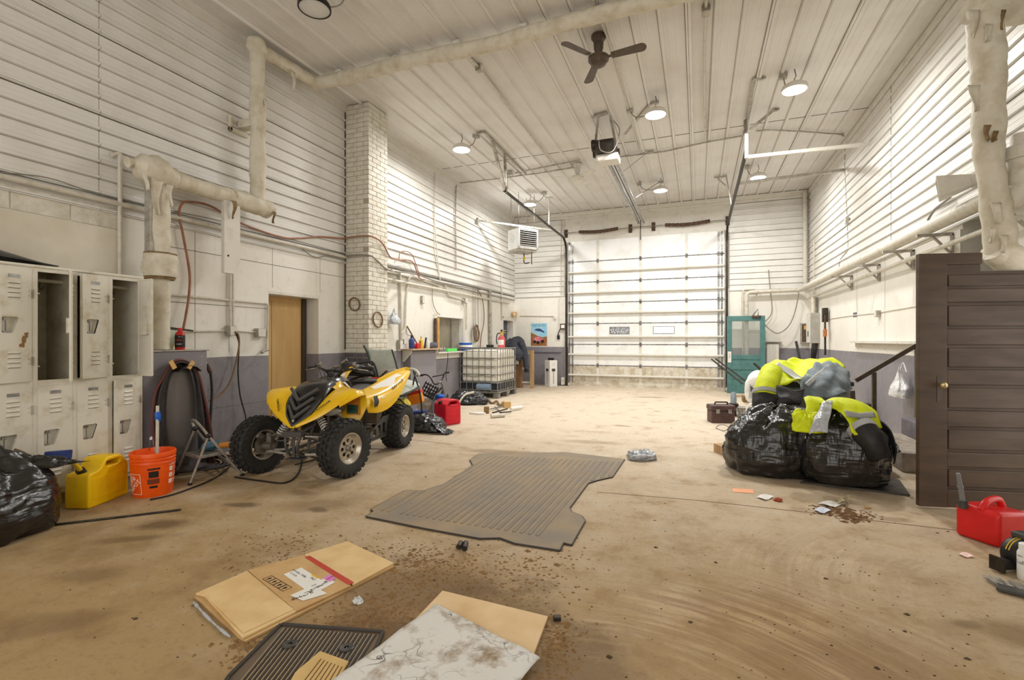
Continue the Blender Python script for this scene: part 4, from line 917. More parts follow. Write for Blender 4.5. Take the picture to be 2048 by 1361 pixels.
# stain on the first upper door, black dot on the third
q = MB(); rnd = random.Random(4)
for k in range(70):
    t = rnd.random(); q.ball((DW*(.10+.12*rnd.random()+.14*t), .001, HU*(.43-.12*t)), (.002+.006*rnd.random(), .001, .003+.010*rnd.random()), 6, 4)
o = q.build('stain', M['stain'], local=True); o.parent = du; o['kind'] = 'stuff'
for c in (1, 3):
    y0 = YS[c]+.03; q = MB(); q.tube(smooth_path([(XBK+.15, y0+.12, ZT-.10), (XBK+.15, y0+.12, ZT-.15), (XBK+.17, y0+.12, ZT-.165), (XBK+.2, y0+.12, ZT-.14)], 4), .006, 6); q.build('coat_hook', M['steel'], lk)
    q = MB(); q.span((XBK+.3-.06, YS[c]+.006, ZT-.11), (XBK+.31-.06, YS[c+1]-.006, ZT-.085)); q.build('hook_rail', M['lockin'], lk)
    for z in (1.14, 1.72): q = MB(); q.cyl((XF-.02, YS[c]+.02, z), (XF-.02, YS[c]+.04, z), .006, n=8); q.build('door_bumper', M['doorw'], lk)
# dark tray lying on the lockers
M['greyplastic'] = mat('charcoal_plastic', S(74, 74, 72), .4, col2=S(58, 58, 56), scale=10)
q = MB(); zt = ZT+.012
prof = [(0, .012), (.10, .05), (.24, .10), (.38, .115), (.40, .11), (.385, .08), (.25, .03), (.1, .012), (0, .0)]
q.prism([(-p[0], p[1]) for p in prof], .60, frame((XF-.02, 1.40, zt), (1, 0, 0), y=(0, 0, 1)) @ Matrix.Scale(-1, 4, (0, 0, 1)))
q = MB(); 
q.grid(10, 12, lambda a, c: (XF-.02-.36*a, 1.45+.92*c*(1-.28*a*0), zt+.008+.15*math.sin(math.pi*(.08+.84*a))*(1-c**2.2)+.012*(1-c)), 0)
tag(q.build('moulded_tray', M['greyplastic'], smooth=50, solid=.008), 'dark grey moulded plastic tray lying on top of the lockers', 'tray')
# ------------------------------------------------------------------ bin bag, jerry can, bucket
g0 = fl(20, 1062); 
t = thing('bin_bag', 'tied black plastic bin bag slumped at the left edge below the lockers', 'bin bag', (g0.x, g0.y, 0))
c0 = V(-4.47, 1.78, 0)
q = sack(c0, (.30, .36, .31), 3, big=.16, fold=.085, flat=.34, pleat=7, neck=.35, lean=(-.12, -.05), fine=.35); q.build('sack', M['bagbig'], t, smooth=180)
k0 = pt(64, 940, 3.5); dn = (pt(135, 925, 3.66)-pt(30, 930, 3.5)).normalized(); q = sack(V(0, 0, 0), (.23, .09, .075), 31, nu=60, nv=36, big=.35, fold=.16, flat=.9, pleat=6)
mm = frame(k0, dn, z=(0, 0, 1)); q.v = [mm @ V(v.x, v.y*(1-.5*max(0, v.x/.23)), v.z*(1-.55*max(0, v.x/.23))+.03*max(0, v.x/.23)) for v in q.v]; q.build('loose_neck', M['bag'], t, smooth=180)
q = MB(); a = smooth_path([pt(28, 899, 3.55), pt(45, 905, 3.58), pt(62, 913, 3.6), pt(75, 918, 3.62)], 6); q.tube(a, lambda s: .007+.003*math.sin(s*120), 6); q.build('drawstring', M['wirebrown'], t)
M['bluepl'] = mat('blue_plastic', S(52, 74, 140), .35, col2=S(40, 56, 110), scale=14); M['bluebright'] = mat('bright_blue_plastic', S(24, 96, 196), .35)
q = MB(); a, c = pt(88, 914, 3.72), pt(144, 909, 3.86); q.bar(a, c, .03, .075); tag(q.build('scrub_brush', M['bluepl'], bevel=.008), 'blue flat brush block poking out behind the black bag', 'brush')
M['canyellow'] = mat('yellow_fuel_can_plastic', S(246, 202, 0), .42, col2=S(226, 170, 0), scale=6, contrast=(.5, .8))
def fuel_can(name, label, m, Lc, D, H, mt, spout='yellow', cap='black'):
    t = thing(name, label, 'fuel can', m.translation)
    out = [(.02*Lc, 0), (.98*Lc, 0), (Lc, .03*H), (Lc, .70*H), (.97*Lc, .80*H), (.86*Lc, .93*H), (.78*Lc, H), (.46*Lc, H), (.38*Lc, .93*H), (.30*Lc, .80*H), (.22*Lc, .76*H), (.04*Lc, .74*H), (0, .68*H), (0, .03*H)]
    hole = rrect(.44*Lc, .80*H, .78*Lc, .91*H, .04*H)
    mm = m @ Matrix(((1, 0, 0, 0), (0, 0, -1, D), (0, 1, 0, 0), (0, 0, 0, 1)))
    q = plate(out, [hole], D, mm); q.build('body', mt, t, bevel=min(.035, D*.2), seg=4, smooth=50)
    q = MB(m); q.span((.1*Lc, -.004, .16*H), (.9*Lc, .004, .62*H)); q.build('side_panel', mt, t, bevel=.003)
    a = V(.13*Lc, D*.5, .74*H); d = V(-.55, 0, .83).normalized()
    q = MB(m); q.cyl(a-d*.01, a+d*.035, .032, n=16); q.build('cap', M[cap], t, smooth=40)
    q = MB(m); q.cyl(a+d*.03, a+d*.12, .018, .014, n=12); q.build('spout', M[spout], t, smooth=40)
    return t
A, B_ = fl(176, 1020), fl(252, 990); mcan = frame((A.x, A.y, 0), (B_-A), z=(0, 0, 1))
fuel_can('fuel_can', 'yellow plastic fuel can with a short black and yellow spout below the lockers', mcan, .40, .19, .375, M['canyellow'])
M['orange'] = mat('orange_bucket_plastic', S(252, 98, 14), .38, col2=S(238, 82, 8), scale=9)
M['ink'] = mat('black_ink', S(30, 24, 22), .6); M['whiteink'] = mat('white_ink', S(244, 240, 234), .6); M['darkorange'] = mat('dark_print', S(120, 50, 20), .6)
bc = fl(306, 987); bk = thing('bucket', 'orange plastic bucket with white print and a wire handle beside the lockers', 'bucket', bc)
rt, rb_, hb = .168, .142, .375
prof = [(0, .006), (rb_-.006, .006), (rb_, 0), (rb_+.002, .004), (rb_+.022, hb-.10), (rt-.004, hb-.098), (rt, hb-.09), (rt-.006, hb-.08), (rt-.006, hb-.068), (rt, hb-.064), (rt, hb-.056), (rt-.006, hb-.05), (rt-.006, hb-.038), (rt+.002, hb-.034), (rt+.002, hb-.004), (rt, hb), (rt-.008, hb), (rt-.012, hb-.02), (rb_-.004, .012), (0, .012)]
q = MB(T(bc)); q.lathe(prof, 48); q.build('tub', M['orange'], bk, smooth=40)
camang = math.atan2(-bc.y, -bc.x)
def bwrap(z0, a0, off=.0012):
    def f(p):
        z = z0+p.y; R = rb_+.002+.02*(z/(hb-.1))+off+p.z; a = camang+a0+p.x/R
        return V(R*math.cos(a), R*math.sin(a), z)
    return f
mI = T(bc); dg = math.radians
q = MB(); q.scribble(6, .036, mI, 0, 4, wrap=bwrap(.262, dg(46)), center=False)
for k, z_ in enumerate((.205, .150, .095)):
    w2 = bwrap(z_, dg(46))
    q.grid(4, 2, lambda a, c: mI @ w2(V(.036*a, .036*c, 0)))
    for k2, dz in enumerate((.022, .004)): q.scribble(8, .022, mI, 0, 7+2*k+k2, wrap=lambda p: w2(V(p.x+.044, p.y+dz+.006, p.z)), center=False)
q.build('print', M['whiteink'], bk)
q = MB()
def rot2(w, ang):
    c_, s_ = math.cos(dg(ang)), math.sin(dg(ang)); return lambda p: w(V(p.x*c_-p.y*s_, p.x*s_+p.y*c_, p.z))
w0 = bwrap(.12, dg(-64))
for txt, dy in (('THE', .055), ('HOME', .018), ('DEPOT', -.03)): q.text(txt, .05, mI, 0, wrap=(lambda f, d_: (lambda p: f(V(p.x, p.y+d_, p.z))))(rot2(w0, 45), dy))
for (x0, y0, x1, y1) in ((-.085, -.088, .085, -.084), (-.085, .084, .085, .088), (.081, -.088, .085, .088), (-.085, -.088, -.081, .088)):
    k = 8; q.grid(k, k if abs(y1-y0) > .1 else 1, lambda a, c: mI @ w0(V(x0+(x1-x0)*a, y0+(y1-y0)*c, 0)))
q.build('logo', M['whiteink'], bk)
q = MB()
for z_ in (.205, .150, .095):
    w3 = bwrap(z_, dg(46), .0022); q.add([mI @ w3(V(*p, 0)) for p in ((.008, .020), (.016, .010), (.030, .030), (.016, .018))], [(0, 1, 2, 3)])
q.build('tick_mark', M['orange'], bk)['kind'] = 'stuff'
q = MB(); w1 = bwrap(.0, dg(2))
for (x0, y0, x1, y1, mi) in ((-.045, .236, .045, .252, 0), (-.036, .17, .034, .225, 0), (-.045, .115, .04, .16, 1), (-.03, .08, .028, .10, 0)):
    q.grid(6, 2, lambda a, c: mI @ w1(V(x0+(x1-x0)*a, y0+(y1-y0)*c, 0)), mi)
q.scribble(9, .013, mI, 1, 5, wrap=lambda p: w1(V(p.x, p.y+.244, p.z+.001)))
q.build('warning_label', [M['ink'], M['darkorange']], bk)
q = MB(T(bc)); a1, a2 = camang+dg(95), camang-dg(55)
P0, P1 = V(rt*math.cos(camang+dg(12)), rt*math.sin(camang+dg(12)), hb-.06), V(rt*math.cos(camang+dg(192)), rt*math.sin(camang+dg(192)), hb-.06)
top_ = pt(302, 877, 4.35)-bc; q.tube(smooth_path([P0, P0*.45+top_*.55, top_+V(.02, 0, 0), top_-V(.02, 0, 0), P1*.45+top_*.55, P1], 5), .003, 6); q.build('wire_handle', M['steel'], bk)
q = MB(T(bc)); q.cyl(top_+V(-.03, .02, 0), top_+V(.03, -.02, 0), .010, n=10); q.build('hand_grip', M['doorw'], bk)
pl = thing('broom_pole', 'white extension pole with a blue collar standing in the orange bucket', 'pole', bc+V(0, 0, .02))
e0, e1 = bc+V(.02, .02, .02), pt(315, 812, 4.33)
q = MB(); q.cyl(e0, e1, .013, n=12); q.build('shaft', M['conduit'], pl, smooth=50)
q = MB(); c1, c2 = pt(315, 824, 4.33), pt(316, 843, 4.33); q.tube([c2, c2.lerp(c1, .3), c2.lerp(c1, .7), c1], lambda s: .019+.006*math.sin(s*math.pi), 12); q.build('collar', M['bluebright'], pl, smooth=50)
# ------------------------------------------------------------------ grey box with hose hanger
M['greyp'] = concrete_paint('grey_painted_board', S(138, 134, 140), S(128, 124, 130), .2)
hy0, hy1, hX, hz = 3.02, 3.66, -4.90, 1.235
hb_ = thing('hose_panel_box', 'grey painted boxed out panel behind the hanging hoses', 'panel', ((XL+hX)/2, (hy0+hy1)/2, 0))
q = MB(); q.span((XL+.005, hy0, 0), (hX, hy1, hz)); q.build('box', M['greyp'], hb_, bevel=.006)
q = MB(); q.span((XL+.005, hy0-.01, hz), (hX+.012, hy1+.02, hz+.014)); q.build('cap_board', M['steelp'], hb_, bevel=.003)
M['lathtan'] = mat('tan_wood_lath', S(218, 176, 110), .6, col2=S(186, 140, 78), scale=12)
hh_ = thing('hose_hanger', 'curved steel hose hanger with two tan wooden tabs on the grey panel', 'hanger', (hX+.05, 3.34, .95))
def HP(u, v, d=.1): return xw(u, v, hX+d)
arc = [HP(340, 743, .02), HP(348, 736, .02), HP(362, 731, .02), HP(376, 734, .02), HP(386, 742, .02)]
q = MB(); q.add([*arc, *[p+V(.13, 0, 0) for p in arc]], [(i, i+1, 6+i, 5+i) for i in range(4)]); q.build('saddle', M['dsteel'], hh_, solid=.006)
for a, c in (((341, 722), (350, 738)), ((387, 723), (377, 738))):
    q = MB(); q.bar(HP(*a, .145), HP(*c, .145), .045, .008, up=(1, 0, 0)); q.build('tab', M['lathtan'], hh_, bevel=.003)
M['hoseblk'] = mat('black_air_hose', S(44, 42, 41), .5, col2=S(60, 56, 53), scale=8); M['hosemar'] = mat('maroon_hose', S(98, 52, 44), .5)
for k in range(8):
    s = k*4.2; d = .04+.018*(k % 4); mt = 'hosemar' if k in (5, 7) else 'hoseblk'
    # depth alternates so that loops lie beside each other
    P_ = [HP(336-s*.9+4, 930-3*k, d+.03), HP(326-s*.75, 850, d+.02), HP(327-s*.62, 790, d), HP(338-s*.42, 750+k, d), HP(350-s*.2, 733-k*.9, d), HP(363, 728-k*1.1, d), HP(377+s*.1, 733-k*.8, d), HP(388+s*.28, 748, d), HP(395+s*.42, 790, d), HP(398+s*.75, 850, d+.02), HP(398+s*1.05, 925, d+.04)]
    q = MB(); q.tube(smooth_path(P_, 5), .0125, 8)
    tag(q.build('hanging_hose', M[mt], smooth=60), ('maroon' if mt == 'hosemar' else 'black')+' hose strand looped over the hanger on the grey panel', 'hose', 'maroon hose strands on the hanger' if mt == 'hosemar' else 'black hose strands on the hanger')
for k in range(5):
    c = fl(382+4*k, 935+3*k); q = MB(); r = .17+.022*k
    q.tube([c+V(r*1.2*math.cos(a), r*math.sin(a)*1.25, .018+.02*k+.008*math.sin(3*a+k)) for a in [2*math.pi*j/40 for j in range(40)]], .0125, 8, closed=True)
    tag(q.build('floor_hose', M['hoseblk'], smooth=60), 'black hose ring coiled on the floor under the grey panel', 'hose', 'hose rings on the floor')
q = MB()
q.grid(14, 22, lambda a, c: HP(362+32*(2*a-1)*max(.02, math.sin(math.pi*min(1, max(.0, .05+c*.95)*.93+.035))**.38), 738+193*c, .03+.055*math.cos((2*a-1)*1.4)-.03), 0)
tag(q.build('oblong_cover', mat('grey_satin_plastic', S(112, 108, 104), .35, col2=S(92, 88, 84), scale=4, stretch=(1, 1, .3)), smooth=60, solid=.006), 'tall rounded grey plastic cover framed by the hanging hoses', 'cover')
wv = thing('welding_lead', 'black hose with a brown coupling hanging right of the grey panel', 'hose', HP(424, 870, .0))
q = MB(); q.tube(smooth_path([lw(421, 745, .12), lw(424, 780, .12), lw(422, 820, .14), lw(420, 860, .16), lw(424, 895, .2), fl(430, 930)], 5), .014, 8); q.build('hose', M['hoseblk'], wv, smooth=60)
q = MB(); q.cyl(lw(413, 728, .1), lw(421, 746, .12), .02, .024, n=10); q.build('coupling', M['rust'], wv, smooth=40)
q = MB(); q.cyl(lw(409, 722, .09), lw(413, 729, .1), .012, n=8); q.build('fitting', M['steel'], wv, smooth=40)
# red bottle, green basin, squeegee and wire on the cap board
rbt = thing('spray_bottle', 'red and black bottle standing on the grey panel box', 'bottle', xw(360, 699, hX-.06))
p0 = V(hX-.06, xw(360, 699, hX-.06).y, hz+.014); M['redpl'] = mat('red_plastic', S(206, 40, 36), .35, col2=S(186, 28, 28), scale=9)
q = MB(T(p0)); q.lathe([(0, 0), (.042, 0), (.044, .006), (.044, .165), (.036, .18), (.022, .188), (.022, .225), (0, .225)], 24); q.build('body', M['redpl'], rbt, smooth=40)
q = MB(T(p0)); q.lathe([(.0445, .025), (.0455, .03), (.0455, .145), (.0445, .15)], 24); q.build('label_band', M['ink'], rbt, smooth=40)
q = MB(T(p0)); ca = math.atan2(-p0.y, -p0.x)
bw_ = lambda z0: (lambda p: V(.0462*math.cos(ca+p.x/.0462), .0462*math.sin(ca+p.x/.0462), z0+p.y))
q.scribble(5, .026, Matrix(), 0, 3, wrap=bw_(.10)); q.scribble(6, .016, Matrix(), 1, 6, wrap=bw_(.06)); q.scribble(5, .014, Matrix(), 1, 8, wrap=bw_(.135)); q.build('print', [M['redpl'], M['whiteink']], rbt)
M['greenglass'] = mat('pale_green_plastic', S(190, 204, 184), .35)
bs = thing('basin', 'pale green basin tilted behind the red bottle on the panel box', 'basin', lw(335, 690, .15))
q = MB(); a = lw(323, 652, .10); 
q.add([lw(325, 656, .02), lw(352, 662, .02), lw(352, 696, .02), lw(325, 697, .02), lw(325, 656, .2), lw(362, 664, .2), lw(345, 697, .2), lw(325, 697, .2)], [(0, 1, 2, 3), (4, 7, 6, 5), (1, 5, 6, 2), (3, 2, 6, 7), (0, 3, 7, 4)]); q.build('tub', M['greenglass'], bs, smooth=40)
q = MB(); q.bar(lw(322, 654, .12), lw(383, 662, .12), .06, .016); q.ball(lw(340, 661, .14), (.05, .06, .022), 12, 8); q.build('rim', M['dsteel'], bs, smooth=50)
q = MB(); q.bar(lw(344, 698, .22), lw(357, 668, .22), .016, .010); tag(q.build('wood_stick', M['lathtan']), 'short wooden stick leaning on the pale green basin', 'stick')
# step stool
st_ = thing('step_stool', 'grey tubular folding step stool in front of the hanging hoses', 'step stool', fl(420, 960))
M['stoolgrey'] = mat('grey_stool_paint', S(168, 162, 152), .45, .3, col2=S(128, 120, 108), scale=14)
fr, fr2, bl, bl2 = fl(484, 952), fl(450, 930), fl(380, 971), fl(352, 950)
top1, top2 = pt(417, 873, 4.66), pt(390, 858, 4.86)
for a, c, nm in ((top1, fr, 'front_leg'), (top2, fr2, 'front_leg'), (top1, bl, 'rear_leg'), (top2, bl2, 'rear_leg')):
    q = MB(); q.tube([c+V(0, 0, .012), a], .0125, 10); q.build(nm, M['stoolgrey'], st_, smooth=50)
    q = MB(); q.cyl(c, c+V(0, 0, .02), .018, n=10); q.build('foot', M['rubber'], st_)
q = MB(); q.tube(smooth_path([top1, top1.lerp(pt(396, 846, 4.74), .6), pt(390, 842, 4.78), pt(384, 842, 4.86), pt(386, 850, 4.88), top2], 6), .0125, 10); q.build('hand_rail', M['stoolgrey'], st_, smooth=50)
for p in (top1, top2): q = MB(); q.ball(p, .024, 12, 8); q.build('hinge_knob', M['black'], st_, smooth=60)
S1, S2, S3, S4 = pt(369, 903, 4.70), pt(405, 893, 4.92), pt(447, 906, 4.76), pt(398, 921, 4.56)
zz = (S1.z+S3.z)/2
for s_ in (S1, S2, S3, S4): s_.z = zz
q = MB(); P_ = [S1, S2, S3, S4]; q.add(P_+[p-V(0, 0, .03) for p in P_], [(0, 1, 2, 3), (7, 6, 5, 4), (0, 4, 5, 1), (1, 5, 6, 2), (2, 6, 7, 3), (3, 7, 4, 0)]); q.build('tread', M['stoolgrey'], st_, bevel=.004)
for k in range(6):
    a = S1.lerp(S4, (k+.5)/6)+V(0, 0, .001); c = S2.lerp(S3, (k+.5)/6)+V(0, 0, .001); q = MB(); q.bar(a.lerp(c, .05), a.lerp(c, .95), .012, .006); q.build('grip_rib', M['rubber'], st_)
q = MB(); q.tube([fr.lerp(top1, .18), fr2.lerp(top2, .18)], .011, 8); q.tube([fr.lerp(top1, .3), fr2.lerp(top2, .3)], .011, 8); q.build('cross_bar', M['stoolgrey'], st_)
cl = S2.lerp(S3, .45)
q = sack(V(cl.x, cl.y, zz+.002), (.07, .08, .04), 11, nu=32, nv=20, big=.3, fold=.12); tag(q.build('work_glove', mat('blue_glove_cloth', S(88, 132, 156), .8, col2=S(60, 92, 112), scale=30), smooth=180), 'crumpled blue work glove lying on the step stool', 'glove')
q = MB(); q.cyl(cl+V(.05, .04, .03), cl+V(.12, .1, .035), .03, n=14); tag(q.build('tape_roll', mat('orange_tape', S(216, 140, 50), .5), bevel=.004), 'small orange roll lying beside the blue glove on the stool', 'roll')
# rod and cords on the floor
q = MB(); q.tube([fl(92, 1052, .008), fl(230, 1036, .008), fl(362, 1020, .008)], .008, 8); tag(q.build('iron_rod', M['dsteel'], smooth=50), 'long dark iron rod lying on the floor before the fuel can', 'rod')
run('cord', [fl(485, 905, .01), fl(440, 950, .01), fl(360, 985, .01), fl(300, 1000, .01)], .007, 'wireblack', 'black cord lying on the floor beside the orange bucket', 'cord', sm=True)
run('cord', [fl(470, 955, .01), fl(520, 962, .01), fl(570, 966, .01), fl(596, 948, .01), fl(604, 920, .01), fl(600, 905, .02)], .008, 'wireblack', 'thin black cord curling in front of the yellow quad bike', 'cord', sm=True)
run('cord', [fl(590, 930, .01), fl(640, 915, .01), fl(620, 900, .01), fl(660, 922, .01), fl(600, 905, .01), fl(650, 900, .01), fl(700, 930, .01)], .007, 'wireblack', 'tangled black cord under the nose of the yellow quad bike', 'cord', sm=True)
# ------------------------------------------------------------------ left wall openings
# near door
d2 = struct(thing('door_2', 'tan plywood door recessed in the near left wall', 'door', (XL-.28, (DY0+DY1)/2, 0)))
q = MB(); q.span((XL-.275, DY0, 0), (XL-.235, DY1-.10, 1.965)); q.build('leaf', M['ply'], d2)
q = MB(); q.span((XL-.235, DY0+.26, .05), (XL-.232, DY0+.265, 1.9)); q.build('leaf_groove', M['torn'], d2)
q = MB(); q.span((XL-.29, DY1-.10, 0), (XL-.20, DY1-.03, 1.97)); q.build('dark_gap_strip', mat('dark_gap_brown', S(70, 58, 46), .7), d2)  # strip coloured dark brown for the shade in the gap beside the leaf
q = MB(); q.span((XL-.30, DY1-.05, 0), (XL-.22, DY1, 2.0)); q.build('frame_post', M['trimw'], d2)
q = MB(); q.span((XL-.30, DY0, 1.965), (XL-.0, DY1, 2.0)); q.build('frame_head', M['trimw'], d2)
q = MB(); q.span((XL-.32, DY0-.05, -.01), (XL-.30, DY1+.05, 2.05)); q.build('backing', M['dark'], d2)
# mesh window
w1_ = struct(thing('window_1', 'hatch window with wire mesh and a cream frame in the far left wall', 'window', (XL, (WY0+WY1)/2, WZ0)))
M['meshback'] = mat('tan_room_behind_mesh', S(176, 162, 132), .8, col2=S(196, 184, 156), scale=2)
q = MB(); q.span((XL-.36, WY0-.3, WZ0-.3), (XL-.34, WY1+.3, WZ1+.3)); q.build('room_panel', M['meshback'], w1_)
q = MB(); n_ = 34
for k in range(n_):
    y = WY0+(WY1-WY0)*k/(n_-1); q.span((XL-.10, y-.002, WZ0), (XL-.097, y+.002, WZ1))
for k in range(22):
    z = WZ0+(WZ1-WZ0)*k/21; q.span((XL-.10, WY0, z-.002), (XL-.097, WY1, z+.002))
mo = q.build('wire_mesh', M['steelp'], w1_); mo['kind'] = 'stuff'
q = MB(); fwd = .10
q.span((XL+.0, WY0-.12, WZ0-.14), (XL+.03, WY1+.12, WZ0)); q.build('sill_board', M['trimw'], w1_)
q = MB(); q.span((XL+.0, WY0-.14, WZ0-.02), (XL+.14, WY1+.3, WZ0+.012)); q.build('sill', M['trimw'], w1_, bevel=.003)
for a, c in ((WY0-.12, WY0), (WY1, WY1+.1)): q = MB(); q.span((XL, a, WZ0), (XL+.02, c, WZ1+.05)); q.build('jamb_board', M['trimw'], w1_)
# far doorway
d3 = struct(thing('door_3', 'blue grey door in the far left corner', 'door', (XL-.2, (FY0+FY1)/2, 0)))
M['bluegrey'] = mat('blue_grey_door_paint', S(96, 98, 116), .45, col2=S(76, 78, 94), scale=5)
q = MB(); q.span((XL-.24, FY0, 0), (XL-.20, FY1, 1.97)); q.build('leaf', M['bluegrey'], d3)
q = MB(); q.span((XL-.2, FY0, 1.93), (XL+.015, FY1, 1.99)); q.span((XL-.0, FY0-.06, 0), (XL+.015, FY0, 2.03)); q.span((XL, FY0-.06, 1.99), (XL+.015, FY1, 2.05)); q.build('frame', M['trimw'], d3)
ex = thing('wall_lamp_box', 'small tan box mounted above the far left door', 'box', lw(1030, 629, .05))
q = MB(); q.box(lw(1029, 629, .08), (.10, .16, .14)); q.build('box', M['lathtan'], ex, bevel=.006)
q = MB(); q.box(lw(1029, 629, .135), (.006, .12, .10)); q.build('face', M['trimw'], ex)
# blocks, panel and form lines of the near left wall
q = MB(); a, c = lw(-60, 395), lw(236, 440); q.span((XL, .3, 1.3), (XL+.014, lw(236, 500).y, 2.42)); q.build('wall_panel', mat('smooth_cream_panel', S(226, 219, 204), .5, col2=S(208, 198, 178), scale=2), wall_left)
M['block'] = mat('painted_block', S(224, 218, 206), .6, col2=S(196, 188, 168), scale=10, bump=.6, bscale=50)
yb = .6
for k in range(8):
    y0 = yb+.41*k; 
    if y0+.4 > lw(300, 420).y: break
    q = MB(); q.span((XL, y0, 2.43), (XL+.010, y0+.398, 2.63)); q.build('block', M['block'], wall_left, bevel=.004)
for (p, c) in (((330, 492), (690, 556)), ((330, 603), (536, 617))): 
    a, b2 = lw(*p), lw(*c); q = MB(); q.span((XL, a.y, a.z-.003), (XL+.002, b2.y, a.z+.003)); q.build('form_line', M['seam'], wall_left)
for u in (458, 390, 545, 640):
    a = lw(u, 560); q = MB(); q.span((XL, a.y-.002, 1.2 if u in (458, 390) else 2.05), (XL+.0015, a.y+.002, 2.6)); q.build('form_line', M['seam'], wall_left)
a = lw(480, 810); q = MB(); q.span((XL, 3.66, a.z-.002), (XL+.0015, DY0, a.z+.002)); q.build('form_line', M['seam'], wall_left)
# rings and bag near the pillar
for p, ax, r_, lab in ((V(PX0+.2, PY0-.02, xw(713, 608, -5.0).z), (0, 1, 0), .095, 'wire ring hanging on the shaded face of the brick pillar'), (V(PX1+.02, 6.50, xw(757, 640, PX1).z), (1, 0, 0), .115, 'wire ring hanging on the lit face of the brick pillar')):
    q = MB(); m = frame(p, V(*ax).orthogonal(), z=ax); q.tube([m @ V(r_*math.cos(a), r_*1.12*math.sin(a), 0) for a in [2*math.pi*k/36 for k in range(36)]], .012, 8, closed=True); tag(q.build('wire_ring', M['wirebrown'], smooth=60), lab, 'wire coil')
g = lw(788, 625, .12); q = sack(g-V(0, 0, .22), (.08, .16, .17), 8, nu=40, nv=26, neck=.75, flat=1.0, big=.2, fold=.1); tag(q.build('hanging_bag', M['clearfilm'], smooth=180), 'crumpled clear plastic bag hanging on the wall beside the brick pillar', 'bag')
# ------------------------------------------------------------------ yellow quad bike (x forward, y left, z up)
M['qyellow'] = mat('yellow_quad_plastic', S(246, 200, 6), .28, coat=.4, col2=S(236, 184, 2), scale=5)
M['qdark'] = mat('gloss_black_plastic', S(28, 27, 27), .3, coat=.3)
M['qcharcoal'] = mat('charcoal_trim', S(78, 76, 74), .4)
M['tyre'] = mat('black_tyre_rubber', S(38, 37, 37), .75, col2=S(52, 50, 48), scale=20)
M['rim'] = mat('machined_rim', S(206, 200, 188), .32, .85, col2=S(176, 168, 152), scale=14)
M['alu'] = mat('dull_aluminium', S(160, 156, 148), .45, .75, col2=S(104, 96, 84), scale=18)
M['seat'] = mat('grey_seat_vinyl', S(88, 88, 92), .55, col2=S(70, 70, 74), scale=9)
M['lamp'] = mat('grey_headlight_lens', S(150, 146, 138), .15, coat=.6)
M['qorange'] = mat('orange_plate', S(216, 130, 24), .5, col2=S(190, 108, 20), scale=12); M['qgreen'] = mat('green_sticker', S(24, 78, 58), .5)
M['spring'] = mat('white_spring_paint', S(206, 202, 194), .4)
QF = V(-3.835, 4.443, 0); QA = -80
qb = thing('quad_bike', 'yellow and black sport quad bike standing by the near side door', 'quad bike', QF, QA)
def qp(q, n, mt, par=None, **k): o = q.build(n, mt, local=True, **k); o.parent = par or qb; return o
def surf(rows, nu=8, nv=8, th=.0):
    """smooth surface through rows of control points"""
    R = [smooth_path(r, nu) for r in rows]; n = len(R[0]); cols = [smooth_path([r[i] for r in R], nv) for i in range(n)]; m = len(cols[0])
    q = MB(); q.add([cols[i][j] for j in range(m) for i in range(n)], [(j*n+i, j*n+i+1, (j+1)*n+i+1, (j+1)*n+i) for j in range(m-1) for i in range(n-1)]); return q
def mir(rows, s): return [[(p[0], p[1]*s, p[2]) for p in r] for r in rows]
